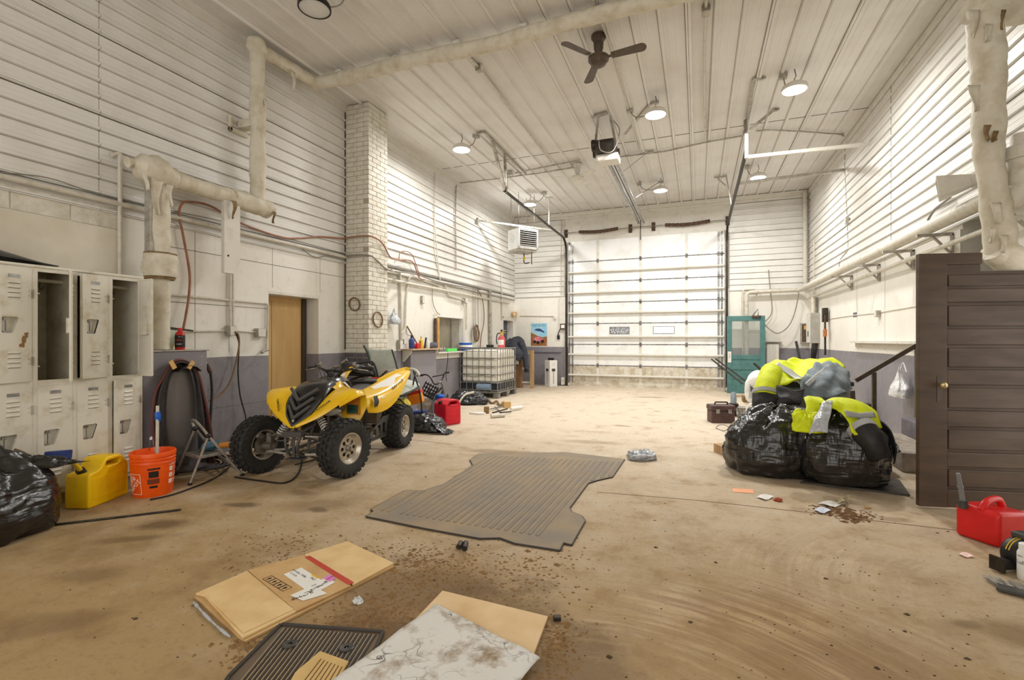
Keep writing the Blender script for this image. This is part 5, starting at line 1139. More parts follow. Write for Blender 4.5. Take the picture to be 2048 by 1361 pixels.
# wheels
def tyre_profile(R, w, rr):
    return [(rr, -w*.36), (rr+.012, -w*.42), (R*.80, -w*.5), (R*.93, -w*.47), (R*.975, -w*.40), (R*.985, -w*.2), (R*.99, 0), (R*.985, w*.2), (R*.975, w*.40), (R*.93, w*.47), (R*.80, w*.5), (rr+.012, w*.42), (rr, w*.36)]
def wheel(R, w, rr, knobs, dish):
    o = bpy.data.objects.new('wheel', None); COL.objects.link(o)
    X = Matrix.Rotation(-math.pi/2, 4, 'X')        # lathe z -> y (outside is +y)
    q = MB(X); q.lathe([(r, z) for r, z in tyre_profile(R, w, rr)], 48); ty = q.build('tyre', M['tyre'], local=True, smooth=45); ty.parent = o
    q = MB(X)
    for k in range(knobs):
        a = 2*math.pi*k/knobs
        for j, z in enumerate((-.40, -.16, .10, .34)):
            aa = a+(.5 if j % 2 else 0)*2*math.pi/knobs
            m = Matrix.Rotation(aa, 4, 'Z') @ T(R*(.985 if abs(z) < .3 else .965), 0, z*w) @ Matrix.Rotation((.0 if abs(z) < .3 else (-.5 if z > 0 else .5)), 4, 'Y') @ rx(12 if j % 2 else -12)
            q.box((.006, 0, 0), (.026, 2*math.pi*R/knobs*.52, w*.17), m)
        for s in (-1, 1):
            m = Matrix.Rotation(a+.25*2*math.pi/knobs, 4, 'Z') @ T(R*.925, 0, s*w*.46); q.box((0, 0, 0), (.030, 2*math.pi*R/knobs*.42, .016), m)
    tr = q.build('tread_knobs', M['tyre'], local=True); tr.parent = ty; tr['kind'] = 'stuff'
    q = MB(X); d = dish
    q.lathe([(rr-.004, -w*.38), (rr+.012, -w*.40), (rr+.012, -w*.36), (rr-.012, -w*.30), (rr-.022, 0), (rr-.014, w*.28), (rr+.012, w*.36), (rr+.012, w*.40), (rr-.002, w*.40), (rr-.012, w*.34), (rr-.030, w*.2), (rr-.034, d), (rr-.048, d+.004)], 40)
    rm = q.build('rim', M['rim'], local=True, smooth=40); rm.parent = o
    out = circ(0, 0, rr-.03, 40); holes = [circ((rr-.03)*.66*math.cos(2*math.pi*k/8), (rr-.03)*.66*math.sin(2*math.pi*k/8), (rr-.03)*.17, 10) for k in range(8)]+[circ(0, 0, .022, 12)]
    q = plate(out, holes, .006, X @ T(0, 0, d)); dk = q.build('wheel_disc', M['rim'], local=True, smooth=30); dk.parent = rm
    q = MB(X); q.lathe([(0, d+.03), (.02, d+.03), (.03, d+.02), (.034, d+.0), (.034, d-.05), (0, d-.05)], 18)
    for k in range(4): a = math.pi/4+math.pi/2*k; q.cyl((.05*math.cos(a), .05*math.sin(a), d), (.05*math.cos(a), .05*math.sin(a), d+.02), .008, n=8)
    hb2 = q.build('hub', M['alu'], local=True, smooth=40); hb2.parent = rm
    q = MB(X); q.lathe([(.02, -w*.30), (rr-.045, -w*.30), (rr-.045, -w*.22), (.02, -w*.22)], 30); bd = q.build('brake_disc', M['alu'], local=True); bd.parent = rm
    return o
WB = .67
wf = wheel(.275, .19, .145, 26, .035); wr = wheel(.258, .25, .128, 24, .055)
for s, proto, first in ((1, wf, True), (-1, wf, False)):
    o = proto if first else dup(proto); o.parent = qb; o.location = (WB, .475*s, .286); o.rotation_euler = (0, 0, math.radians(-14)+(0 if s > 0 else math.pi))
for s, proto, first in ((1, wr, True), (-1, wr, False)):
    o = proto if first else dup(proto); o.parent = qb; o.location = (-WB, .43*s, .270); o.rotation_euler = (0, 0, 0 if s > 0 else math.pi)
# bodywork
for s in (1, -1):
    side = mir([[(.81, .02, .515), (.725, .135, .60), (.63, .195, .715), (.50, .215, .80), (.34, .215, .845)],
                [(.815, .03, .505), (.735, .20, .605), (.64, .32, .735), (.49, .365, .825), (.36, .36, .84)],
                [(.812, .035, .49), (.735, .235, .585), (.65, .40, .705), (.50, .485, .81), (.37, .495, .82)]], s)
    qp(surf(side), 'front_fender', M['qyellow'], smooth=60, solid=.007)
    lip = mir([[(.65, .40, .705), (.50, .485, .81), (.37, .495, .82)], [(.655, .405, .690), (.51, .51, .79), (.375, .52, .80)], [(.65, .405, .68), (.50, .52, .765), (.37, .53, .775)]], s)
    qp(surf(lip), 'fender_lip', M['qyellow'], smooth=60, solid=.006)
    fl_ = mir([[(.385, .24, .84), (.38, .40, .83), (.37, .52, .82)], [(.365, .22, .74), (.36, .40, .735), (.35, .54, .73)], [(.36, .23, .62), (.355, .40, .61), (.345, .53, .63)], [(.37, .30, .50), (.365, .40, .485), (.36, .47, .505)]], s)
    fo = qp(surf(fl_), 'fender_flap', M['qyellow'], smooth=60, solid=.007)
    if s > 0:
        q = MB(frame((.372, .395, .665), (0, 1, 0), z=(1, .12, 0))); q.span((-.075, -.10, 0), (.075, .09, .005)); qp(q, 'orange_plate', M['qorange'], fo)
        q = MB(frame((.379, .395, .625), (0, 1, 0), z=(1, .12, 0))); q.span((-.062, -.045, 0), (.062, .045, .004)); st2 = qp(q, 'green_sticker', M['qgreen'], fo)
        q = MB(frame((.384, .395, .625), (0, 1, 0), z=(1, .12, 0))); q.scribble(4, .042, T(0, -.006, 0), 0, 3); q.scribble(8, .014, T(0, .03, 0), 0, 9); qp(q, 'sticker_text', M['ink'], fo)
    # side tank panel with stripes
    tp = mir([[(.42, .175, .855), (.26, .155, .895), (.10, .14, .885), (-.04, .13, .80)], [(.40, .21, .83), (.25, .20, .84), (.08, .19, .80), (-.02, .17, .74)]], s)
    pn = qp(surf(tp), 'tank_panel', M['qyellow'], smooth=60, solid=.006)
    tw = mir([[(.20, .168, .885), (.10, .155, .87), (.0, .15, .80)], [(.17, .195, .84), (.07, .19, .805), (-.01, .176, .76)]], s)
    o = surf(tw); o.v = [v+V(0, .006*s, .006) for v in o.v]; qp(o, 'white_graphic', M['whiteink'], pn, smooth=60)
    for k in range(2):
        st3 = mir([[(.235-.07*k, .166, .898-.006*k), (.225-.07*k, .166, .898-.006*k)], [(.19-.07*k, .20, .84-.012*k), (.17-.07*k, .20, .84-.012*k)]], s)
        o = surf(st3, 2, 3); o.v = [v+V(0, .009*s, .007) for v in o.v]; qp(o, 'black_stripe', M['ink'], pn)
    # rear fender
    rf = mir([[(-.06, .16, .735), (-.28, .175, .765), (-.52, .22, .83), (-.76, .30, .905), (-.98, .37, .955)],
              [(-.02, .29, .68), (-.22, .37, .715), (-.48, .43, .775), (-.74, .455, .86), (-.99, .44, .945)],
              [(-.0, .345, .60), (-.19, .43, .615), (-.44, .48, .685), (-.70, .49, .80), (-.985, .46, .93)],
              [(-.03, .355, .525), (-.17, .43, .51), (-.36, .485, .56), (-.62, .50, .70), (-.975, .465, .915)]], s)
    rfo = qp(surf(rf), 'rear_fender', M['qyellow'], smooth=60, solid=.008)
    wd = mir([[(-.33, .225, .775), (-.55, .27, .835), (-.80, .345, .91)], [(-.30, .37, .725), (-.52, .425, .785), (-.80, .45, .875)], [(-.22, .425, .66), (-.48, .47, .715), (-.74, .482, .83)]], s)
    o = surf(wd); o.v = [v+V(0, .008*s, .007) for v in o.v]; qp(o, 'white_graphic', M['whiteink'], rfo, smooth=60)
    for dx in (0, .05):
        st3 = mir([[(-.10-dx, .37, .70), (-.125-dx, .375, .705)], [(-.06-dx, .40, .63), (-.11-dx, .41, .635)], [(-.05-dx, .405, .58), (-.07-dx, .41, .58)]], s)
        o = surf(st3, 2, 3); o.v = [v+V(0, .016*s, .004) for v in o.v]; qp(o, 'black_stripe', M['ink'], rfo)
    ed = mir([[(-.52, .22, .83), (-.76, .30, .905), (-.98, .37, .955), (-1.0, .43, .95)], [(-.52, .215, .86), (-.76, .29, .94), (-1.0, .37, .985), (-1.02, .44, .975)]], s)
    qp(surf(ed), 'fender_edge', M['qyellow'], rfo, smooth=60, solid=.012)
    # headlight
    q = MB(T(.60, .27*s, .635) @ rz(28*s) @ ry(22)); q.ball((0, 0, 0), (.055, .115, .05), 18, 12); hl = qp(q, 'headlight', M['lamp'], smooth=180)
    q = MB(T(.585, .275*s, .645) @ rz(28*s) @ ry(22)); q.ball((-.012, 0, 0), (.062, .13, .064), 18, 12); qp(q, 'headlight_shell', M['qdark'], smooth=180)
    # nose lettering
    e1 = V(.71, .16*s, .64); xax = (V(.60, .30*s, .745)-V(.735, .18*s, .625)).normalized()*(1 if s > 0 else -1)
    q = MB(); q.text('YAMAHA', .036, frame(V(.688, .235*s, .678)+V(.014, .010*s, .014), xax, z=V(.6, .35*s, .7)), sx=1.3, ext=.001); qp(q, 'lettering', M['ink'])
    if s > 0:
        q = MB(); q.text('RAPTOR', .062, frame(V(-.565, .452, .795)+V(.0, .022, .012), V(-.93, .10, .36)*-1 if False else V(-.93, .12, .36), z=V(.12, .86, .5)), sx=1.15, ext=.001); qp(q, 'lettering', M['rust'], rfo)
    # A-arms
    for x0, x1, z0, z1 in ((.76, .68, .40, .38), (.50, .66, .40, .38), (.76, .68, .22, .22), (.48, .66, .22, .22)):
        q = MB(); q.tube([(x0, .10*s, z0), (x1, .36*s, z1)], .014, 8); qp(q, 'suspension_arm', M['alu'] if z0 > .3 else M['steelp'], smooth=50)
    q = MB(); q.bar((.67, .36*s, .20), (.66, .365*s, .40), .05, .05); q.cyl((.67, .33*s, .27), (.67, .42*s, .27), .045, n=14); qp(q, 'steering_knuckle', M['alu'], smooth=40)
    q = MB(); q.tube([(.60, .06*s, .34), (.60, .36*s, .30)], .009, 8); qp(q, 'tie_rod', M['alu'])
    sa, sb = V(.60, .14*s, .60), V(.64, .31*s, .33); ax = sb-sa
    q = MB(); q.cyl(sa, sb, .02, n=10); q.cyl(sa, sa+ax*.25, .032, n=12); shk = qp(q, 'shock', M['alu'], smooth=40)
    fr_ = frame(sa, ax, z=(1, 0, 0)); n_ = 70; q = MB(); Ls = ax.length
    q.tube([fr_ @ V(.05+(Ls-.11)*k/n_, .036*math.cos(k*.72), .036*math.sin(k*.72)) for k in range(n_+1)], .0065, 6); qp(q, 'spring', M['spring'], shk, smooth=60)
    # foot well and heel guard
    q = plate([(.05, .20), (.02, .30), (-.30, .44), (-.52, .44), (-.56, .30), (-.36, .20)], [rrect(-.12, .25, -.04, .33, .012), rrect(-.24, .25, -.16, .36, .012), rrect(-.36, .25, -.28, .37, .012)], .012, Matrix(((1, 0, 0, 0), (0, 0, -1 if s < 0 else 1, .40*s), (0, 1, 0, 0), (0, 0, 0, 1))))
    qp(q, 'heel_guard', M['qcharcoal'])
    q = MB(); q.tube(round_path([(.10, .22*s, .26), (.05, .42*s, .24), (-.35, .42*s, .24), (-.50, .36*s, .27)], .06), .014, 8); qp(q, 'nerf_bar', M['dsteel'], smooth=50)
    q = MB(); q.span((-.06, .25*s, .26), (.06, .40*s, .285)); qp(q, 'foot_peg', M['alu'], bevel=.004)
    # frame rails
    q = MB(); q.tube(round_path([(.74, .09*s, .25), (.0, .12*s, .23), (-.42, .12*s, .26), (-.40, .13*s, .60), (-.85, .12*s, .74)], .06), .017, 8); qp(q, 'frame_rail', M['qcharcoal'], smooth=50)
    q = MB(); q.tube(round_path([(.70, .09*s, .28), (.56, .09*s, .62), (.2, .11*s, .74), (-.40, .11*s, .60)], .06), .017, 8); qp(q, 'frame_tube', M['qcharcoal'], smooth=50)
    q = MB(); q.tube(round_path([(.35, .14*s, .62), (.05, .17*s, .40), (-.12, .16*s, .30)], .06), .022, 8); qp(q, 'down_tube', M['alu'], smooth=50)
# grille
G = [[(.813, 0, .515), (.755, 0, .60), (.70, 0, .69), (.63, 0, .80), (.55, 0, .885), (.40, 0, .915), (.24, 0, .925)],
     [(.812, .012, .515), (.735, .08, .61), (.665, .125, .715), (.585, .15, .81), (.48, .15, .88), (.36, .13, .91), (.22, .10, .915)],
     [(.81, .02, .515), (.715, .13, .60), (.64, .185, .69), (.56, .20, .775), (.45, .195, .845), (.34, .175, .87), (.20, .145, .89)]]
rows = mir(list(reversed(G)), -1)[:-1]+G
gr = qp(surf(rows, 5, 5), 'grille_cowl', M['qdark'], smooth=50, solid=.006)
for k, (za, xa) in enumerate(((.575, .785), (.655, .745), (.74, .70))):
    for s in (1, -1):
        q = MB(); a = V(xa, 0, za); c = V(xa-.105, (.115+.018*k)*s, za+.105); q.bar(a+V(.022, 0, .004), c+V(.022, 0, .010), .030, .030, up=(1, 0, .6)); qp(q, 'grille_chevron', M['qcharcoal'], gr, bevel=.004)
for s in (1, -1):
    q = MB(); P_ = [V(.822, .0, .505), V(.735, .122*s, .607), V(.66, .16*s, .70), V(.58, .175*s, .775), V(.47, .18*s, .85)]; q.tube(smooth_path(P_, 5), .010, 8); qp(q, 'grille_edge', M['qcharcoal'], gr, smooth=50)
q = MB(); q.cyl((.795, 0, .555), (.81, 0, .56), .014, n=14); qp(q, 'nose_bolt', M['steel'], smooth=40)
for s in (1, -1):
    q = MB(); q.bar((.824, 0, .495), (.725, .135*s, .595), .03, .016, up=(1, 0, .8)); qp(q, 'nose_edge', M['qyellow'], bevel=.004)
# tank cover and seat
tk = [[(.30, y, z) , (.16, y*1.05, z+.03), (.02, y, z+.02), (-.06, y*.95, z-.05)] for y, z in ((-.15, .86), (-.09, .905), (0, .92), (.09, .905), (.15, .86))]
qp(surf(tk), 'tank_cover', M['qdark'], smooth=60, solid=.01)
sr = []
for y, dz in ((-.135, -.09), (-.125, -.02), (-.07, .0), (0, .004), (.07, 0), (.125, -.02), (.135, -.09)):
    sr.append([(-.02, y*.7, .835+dz), (-.16, y*.8, .765+dz), (-.34, y*.95, .745+dz), (-.56, y*1.05, .775+dz), (-.80, y*.95, .835+dz), (-.86, y*.8, .82+dz)])
qp(surf(sr, 6, 4), 'seat', M['seat'], smooth=60, solid=.012)
q = MB(); q.span((-.95, -.20, .80), (-.62, .20, .83)); qp(q, 'tail_deck', M['qdark'], bevel=.02)
q = MB(); q.span((-1.0, -.09, .80), (-.97, .09, .85)); qp(q, 'tail_light', M['redpl'], bevel=.01)
# engine, radiator, swing arm, axle, exhaust
q = MB(); q.box((-.02, 0, .38), (.40, .22, .22)); qp(q, 'engine_case', M['alu'], bevel=.03)
q = MB(); 
for k in range(7): q.box((.06, 0, .51+.022*k), (.20, .19, .012))
q.box((.06, 0, .58), (.16, .15, .18)); qp(q, 'cylinder', M['alu'], bevel=.003)
q = MB(); q.cyl((-.04, .10, .37), (-.04, .17, .37), .085, n=20); q.cyl((-.04, -.10, .37), (-.04, -.17, .37), .085, n=20); qp(q, 'side_cover', M['alu'], smooth=40, bevel=.006)
q = MB(); q.box((.42, 0, .50), (.05, .28, .26)); qp(q, 'radiator', M['dsteel'], bevel=.006)
q = MB(); q.bar((-.38, .09, .32), (-WB, .06, .256), .05, .05); q.bar((-.38, -.09, .32), (-WB, -.06, .256), .05, .05); qp(q, 'swing_arm', M['alu'], bevel=.008)
q = MB(); q.cyl((-WB, -.34, .256), (-WB, .34, .256), .025, n=12); q.cyl((-WB, -.06, .256), (-WB, .06, .256), .05, n=14); qp(q, 'rear_axle', M['dsteel'], smooth=40)
q = MB(); q.cyl((-.30, 0, .62), (-.45, 0, .34), .03, n=12); qp(q, 'rear_shock', M['alu'], smooth=40)
q = MB(); q.cyl((-.45, -.16, .60), (-.98, -.19, .72), .06, .065, n=18); q.tube(smooth_path([(.15, -.06, .60), (.25, -.14, .55), (.05, -.17, .52), (-.45, -.16, .60)], 5), .022, 8); qp(q, 'exhaust', M['alu'], smooth=40)
# front bumper
q = MB(); q.tube(round_path([(.60, .10, .50), (.80, .085, .44), (.84, .06, .30), (.76, .05, .19), (.60, .10, .22)], .05), .015, 8); q.tube(round_path([(.60, -.10, .50), (.80, -.085, .44), (.84, -.06, .30), (.76, -.05, .19), (.60, -.10, .22)], .05), .015, 8); q.tube([(.80, -.085, .44), (.80, .085, .44)], .015, 8); q.tube([(.77, -.05, .20), (.77, .05, .20)], .015, 8); qp(q, 'bumper', M['qcharcoal'], smooth=50)
q = MB(); q.bar((.80, 0, .46), (.80, 0, .20), .03, .012, up=(1, 0, 0)); q.span((.70, -.09, .17), (.82, .09, .185)); q.span((.78, -.10, .40), (.83, .10, .45)); qp(q, 'skid_plate', M['qcharcoal'], bevel=.005)
# handlebar
q = MB(); q.tube(round_path([(-.06, .40, 1.02), (.0, .24, 1.035), (.07, .10, 1.0), (.08, .05, .94), (.08, -.05, .94), (.07, -.10, 1.0), (.0, -.24, 1.035), (-.06, -.40, 1.02)], .05), .013, 8); hbr = qp(q, 'handlebar', M['dsteel'], smooth=50)
q = MB(); q.bar((.07, .11, 1.0), (.07, -.11, 1.0), .035, .035); qp(q, 'bar_pad', M['black'], hbr, bevel=.01)
for s in (1, -1):
    q = MB(); q.cyl((-.062, .41*s, 1.02), (-.012, .28*s, 1.033), .019, n=12); qp(q, 'grip', M['rubber'], hbr, smooth=40)
    q = MB(); q.box((.01, .23*s, 1.045), (.06, .05, .05)); q.cyl((.02, .21*s, 1.05), (.02, .21*s, 1.10), .022, n=10); qp(q, 'master_cylinder', M['alu'], hbr, bevel=.006)
    q = MB(); q.tube(smooth_path([(.03, .23*s, 1.03), (.06, .30*s, 1.02), (.03, .39*s, 1.005)], 5), .007, 6); qp(q, 'lever', M['alu'], hbr, smooth=50)
    q = MB(); q.tube(smooth_path([(.02, .21*s, 1.06), (.12, .17*s, 1.06), (.18, .10*s, .97), (.20, .05*s, .88)], 5), .005, 6); q.tube(smooth_path([(.02, .24*s, 1.03), (.14, .2*s, 1.08), (.22, .04*s, 1.0), (.24, 0, .9)], 5), .005, 6); qp(q, 'cable', M['wireblack'], hbr, smooth=50)
q = MB(); q.cyl((.08, 0, .94), (.30, 0, .55), .02, n=10); qp(q, 'steering_stem', M['dsteel'], smooth=40)
q = MB(); q.cyl((.14, 0, .95), (.15, 0, .99), .045, .03, n=16); qp(q, 'key_pod', M['black'], smooth=40)
# ------------------------------------------------------------------ middle left clutter
M['palegreen'] = mat('pale_sling_fabric', S(204, 210, 200), .6, col2=S(188, 194, 184), scale=12); M['dkgreen'] = mat('dark_green_tube', S(44, 58, 46), .45)
def usurf(rows, nu=5, nv=5): return surf([[pt(*p) for p in r] for r in rows], nu, nv)
gc = thing('garden_chair', 'pale green sling garden chair with white arm rests behind the quad bike', 'chair', fl(790, 868))
usurf([[(734, 697, 7.5), (760, 699, 7.45), (784, 698, 7.4)], [(744, 735, 7.4), (768, 735, 7.35), (794, 734, 7.3)], [(756, 775, 7.25), (778, 776, 7.2), (801, 775, 7.15)]]).build('back_sling', M['palegreen'], gc, smooth=60, solid=.004)
usurf([[(768, 776, 7.2), (786, 762, 7.4), (806, 757, 7.6)], [(790, 787, 6.95), (812, 776, 7.1), (836, 767, 7.3)], [(800, 792, 6.9), (820, 782, 7.0), (838, 773, 7.2)]]).build('seat_sling', M['palegreen'], gc, smooth=60, solid=.012)
for pts in ([(728, 692, 7.5), (737, 712, 7.45), (742, 735, 7.4), (757, 778, 7.2), (770, 800, 7.1), (776, 868, 7.0)], [(784, 700, 7.4), (794, 734, 7.3), (802, 778, 7.1)], [(770, 778, 7.2), (800, 793, 6.9), (838, 775, 7.15)]):
    q = MB(); q.tube(smooth_path([pt(*p) for p in pts], 5), .014, 8); q.build('frame_tube', M['dkgreen'], gc, smooth=50)
for pts in ([(772, 745, 7.2), (790, 741, 7.1), (800, 745, 7.0)], [(808, 739, 7.3), (826, 739, 7.2), (835, 745, 7.1), (838, 752, 7.05)]):
    q = MB(); q.tube(smooth_path([pt(*p) for p in pts], 5), .020, 8); q.build('arm_rest', M['trimw'], gc, smooth=50)
for pts in ([(826, 740, 7.2), (832, 760, 7.15), (837, 775, 7.15)], [(832, 741, 7.2), (828, 760, 7.2), (826, 772, 7.2)], [(788, 795, 6.95), (790, 830, 6.95), (788, 862, 6.98)], [(783, 794, 6.95), (800, 800, 6.9), (815, 818, 6.85), (826, 852, 6.8)], [(838, 778, 7.2), (842, 800, 7.2), (845, 850, 7.3)]):
    q = MB(); q.tube(smooth_path([pt(*p) for p in pts], 5), .012, 8); q.build('leg', M['dkgreen'], gc, smooth=50)
# dark crate with black bumper parts behind the handlebar
ct = thing('parts_crate', 'dark grey parts crate standing behind the quad bike seat', 'crate', fl(705, 870))
ca = pt(658, 776, 7.37); cb = pt(748, 768, 7.52)
q = MB(); m = T(-4.60, 5.76, .42) @ rz(20); q.span((-.31, -.14, -.42), (.31, .14, .34), m); q.build('box', mat('dirty_grey_board', S(116, 106, 90), .7, col2=S(84, 74, 62), scale=8), ct, bevel=.006)
q = MB(); q.span((-.325, -.155, .28), (.325, .155, .37), m); q.build('lid', mat('dark_crate_lid', S(70, 64, 56), .6, col2=S(48, 44, 40), scale=9), ct, bevel=.006)
bp_ = thing('bumper_frame', 'black tubular bumper and plastic cowl piled on the parts crate', 'vehicle parts', pt(705, 758, 6.82))
for pts in ([(684, 734, 6.82), (715, 727, 6.82), (742, 724, 6.82), (750, 732, 6.82), (755, 752, 6.82), (758, 765, 6.82)], [(690, 745, 6.72), (720, 738, 6.72), (745, 736, 6.72), (752, 755, 6.72)], [(700, 760, 6.72), (730, 752, 6.72), (752, 752, 6.72)], [(745, 728, 6.82), (742, 745, 6.77), (750, 760, 6.72)]):
    q = MB(); q.tube(smooth_path([pt(*p) for p in pts], 5), .016, 8); q.build('tube', M['qdark'], bp_, smooth=50)
usurf([[(683, 730, 6.72), (712, 728, 6.72), (740, 736, 6.77)], [(682, 742, 6.62), (715, 744, 6.62), (746, 748, 6.67)], [(690, 750, 6.67), (718, 752, 6.67), (748, 752, 6.72)]]).build('cowl', M['qdark'], bp_, smooth=60, solid=.012)
for k in range(4): q = MB(); q.bar(pt(737+3*k, 728+2*k, 6.74), pt(741+3*k, 746+2*k, 6.72), .012, .008); q.build('louvre', M['steelp'], bp_)
q = MB(); q.box(pt(709, 733, 6.64), (.11, .03, .02)); q.build('red_badge', M['redpl'], bp_)
q = MB(); q.tube(smooth_path([pt(660, 738, 6.72), pt(672, 733, 6.72), pt(684, 736, 6.72)], 4), .018, 8); q.cyl(pt(683, 727, 6.72), pt(694, 720, 6.72), .022, n=12); q.build('pivot', M['alu'], bp_, smooth=50)
q = MB(); q.cyl(pt(756, 770, 6.87)-V(0, 0, .06), pt(756, 770, 6.87)+V(0, 0, .06), .05, n=18); q.bar(pt(758, 757, 6.82), pt(774, 742, 6.72), .03, .02); tag(q.build('reel_clamp', [M['rust']], bevel=.004), 'rusty brown clamp perched behind the quad bike seat', 'clamp')
# jugs, buckets, bike
jg = thing('plastic_tub', 'orange and yellow plastic tub lying on a blue carton behind the rear wheel', 'tub', pt(832, 800, 7.3))
q = MB(T(pt(832, 795, 7.3)) @ rz(20) @ ry(-14)); q.box((0, 0, 0), (.20, .16, .19)); q.build('tub', mat('orange_yellow_plastic', S(244, 150, 26), .4, col2=S(226, 120, 20), scale=8), jg, bevel=.02)
q = MB(T(pt(832, 795, 7.3)) @ rz(20) @ ry(-14)); q.box((0, 0, .075), (.22, .18, .05)); q.build('lid', M['redpl'], jg, bevel=.012)
b_ = fl(838, 852); q = MB(T(b_.x, b_.y, 0) @ rz(25)); q.box((0, 0, .12), (.24, .2, .24)); tag(q.build('blue_carton', M['bluepl'], bevel=.004), 'blue carton on the floor below the orange tub', 'carton')
q = sack(pt(806, 815, 7.0)-V(0, 0, .0), (.09, .09, .06), 21, nu=30, nv=18, big=.3, fold=.15); 
for i, v in enumerate(q.v): q.v[i] = V(v.x, v.y, v.z)
tag(q.build('yellow_rag', mat('yellow_rag_cloth', S(232, 214, 90), .8), smooth=180), 'crumpled yellow rag tucked behind the rear wheel', 'rag')
wb = thing('white_bucket', 'dirty white ribbed bucket holding a black lattice crate', 'bucket', fl(854, 840)); p = fl(854, 840)
q = MB(T(p)); q.lathe([(0, .005), (.135, 0), (.16, .26), (.17, .262), (.17, .30), (.163, .302), (.163, .34), (.17, .342), (.17, .37), (.16, .372), (.155, .36), (.13, .01), (0, .012)], 32); q.build('tub', M['conduit'], wb, smooth=40)
q = MB(T(p)); q.tube(smooth_path([(.16, .0, .3), (.14, -.10, .22), (.05, -.17, .12), (-.06, -.17, .14), (-.15, -.06, .3)], 5), .004, 6); q.build('bail', M['steel'], wb)
lc = thing('lattice_crate', 'black plastic lattice crate stuck in the white bucket', 'crate', pt(857, 785, 8.05))
m = T(pt(857, 783, 8.1)) @ rz(30) @ ry(28)
for k in range(6): q = MB(m); q.span((-.12+.045*k, -.1, -.08), (-.10+.045*k, -.09, .14)); q.build('bar', M['black'], lc)
for k in range(4): q = MB(m); q.span((-.12, -.1, -.08+.06*k), (.125, -.09, -.06+.06*k)); q.build('rung', M['black'], lc)
q = MB(m); q.span((-.12, -.09, -.09), (.125, .1, -.07)); q.span((.105, -.09, -.08), (.125, .1, .12)); q.build('shell', M['black'], lc)
wj = thing('water_jug', 'clear water jug with a bright blue cap beside the white bucket', 'jug', fl(880, 842)); p = fl(880, 842)
q = MB(T(p)); q.lathe([(0, 0), (.12, 0), (.135, .02), (.135, .12), (.125, .14), (.135, .16), (.135, .28), (.11, .34), (.05, .38), (.04, .42), (0, .42)], 26); q.build('body', mat('pale_blue_plastic', S(176, 200, 220), .2, trans=.3), wj, smooth=50)
q = MB(T(p)); q.lathe([(.04, .35), (.075, .35), (.08, .36), (.08, .42), (.06, .44), (0, .44)], 20); q.build('cap', M['bluebright'], wj, smooth=40)
bx = thing('bmx_bike', 'small chrome and black bicycle standing by the far left wall', 'bicycle', fl(885, 835))
B = lambda u, v, t: pt(u, v, t)
for pts, r, nm, mt in (([(834, 752, 8.5), (852, 750, 8.45), (861, 756, 8.4), (868, 768, 8.4), (876, 768, 8.4), (885, 758, 8.5), (889, 747, 8.55), (897, 745, 8.6)], .013, 'handlebar', 'dsteel'), ([(865, 754, 8.4), (886, 750, 8.5)], .012, 'cross_bar', 'dsteel'), ([(884, 763, 8.4), (888, 785, 8.4), (893, 812, 8.4), (896, 838, 8.45)], .018, 'fork', 'steel'), ([(872, 768, 8.4), (882, 765, 8.4), (886, 775, 8.42)], .022, 'stem', 'steel'), ([(887, 780, 8.45), (878, 800, 8.8), (868, 812, 9.1)], .02, 'down_tube', 'dsteel'), ([(886, 774, 8.45), (876, 784, 8.8), (864, 790, 9.2)], .02, 'top_tube', 'dsteel'), ([(863, 786, 9.2), (868, 814, 9.1)], .018, 'seat_tube', 'dsteel')):
    q = MB(); q.tube(smooth_path([B(*p) for p in pts], 5), r, 8); q.build(nm, M[mt], bx, smooth=50)
for a, c in (((834, 752, 8.5), (846, 751, 8.46)), ((890, 746, 8.56), (898, 745, 8.6))): q = MB(); q.cyl(B(*a), B(*c), .018, n=10); q.build('grip', M['rubber'], bx)
for (u, v, t) in ((895, 838, 8.45), (858, 815, 9.3)):
    c = B(u, v, t); c.z = .20; m = frame(c, V(-.45, .89, 0), z=V(.89, .45, 0)); q = MB(); q.tube([m @ V(.19*math.cos(a), .19*math.sin(a), 0) for a in [2*math.pi*k/36 for k in range(36)]], .018, 8, closed=True); w_2 = q.build('wheel', M['rubber'], bx, smooth=60)
    q = MB()
    for k in range(12): a = math.pi*k/12; q.tube([m @ V(.18*math.cos(a), .18*math.sin(a), 0), m @ V(-.18*math.cos(a), -.18*math.sin(a), 0)], .002, 4)
    q.build('spokes', M['steel'], w_2)['kind'] = 'stuff'
M['canred'] = mat('red_fuel_can_plastic', S(214, 18, 44), .4, col2=S(196, 12, 36), scale=7)
A, B_ = fl(891, 853), fl(926, 847); mc = frame((A.x, A.y, 0), B_-A, z=(0, 0, 1))
def square_can(name, label, m, Lx, D, H, mt, spout=None):
    t = thing(name, label, 'fuel can', m.translation)
    out = [(0, 0), (Lx, 0), (Lx, .80*H), (.90*Lx, .93*H), (.80*Lx, H), (.30*Lx, H), (.20*Lx, .93*H), (.0, .84*H)]
    q = plate(out, [rrect(.30*Lx, .82*H, .74*Lx, .925*H, .03*H)], D, m @ Matrix(((1, 0, 0, 0), (0, 0, -1, D), (0, 1, 0, 0), (0, 0, 0, 1)))); q.build('body', mt, t, bevel=min(.03, D*.15), seg=4, smooth=50)
    for k in range(3): q = MB(m); q.span((.12*Lx, -.003, .18*H+k*.18*H), (.88*Lx, .003, .24*H+k*.18*H)); q.build('moulded_rib', mt, t, bevel=.002)
    q = MB(m); q.cyl((.08*Lx, D*.5, .84*H), (.04*Lx, D*.5, .94*H), .035, n=16); q.build('cap', M['black'], t, smooth=40)
    return t
square_can('fuel_can', 'bright red plastic fuel can on the floor beside the white bucket', mc, .33, .30, .40, M['canred'])
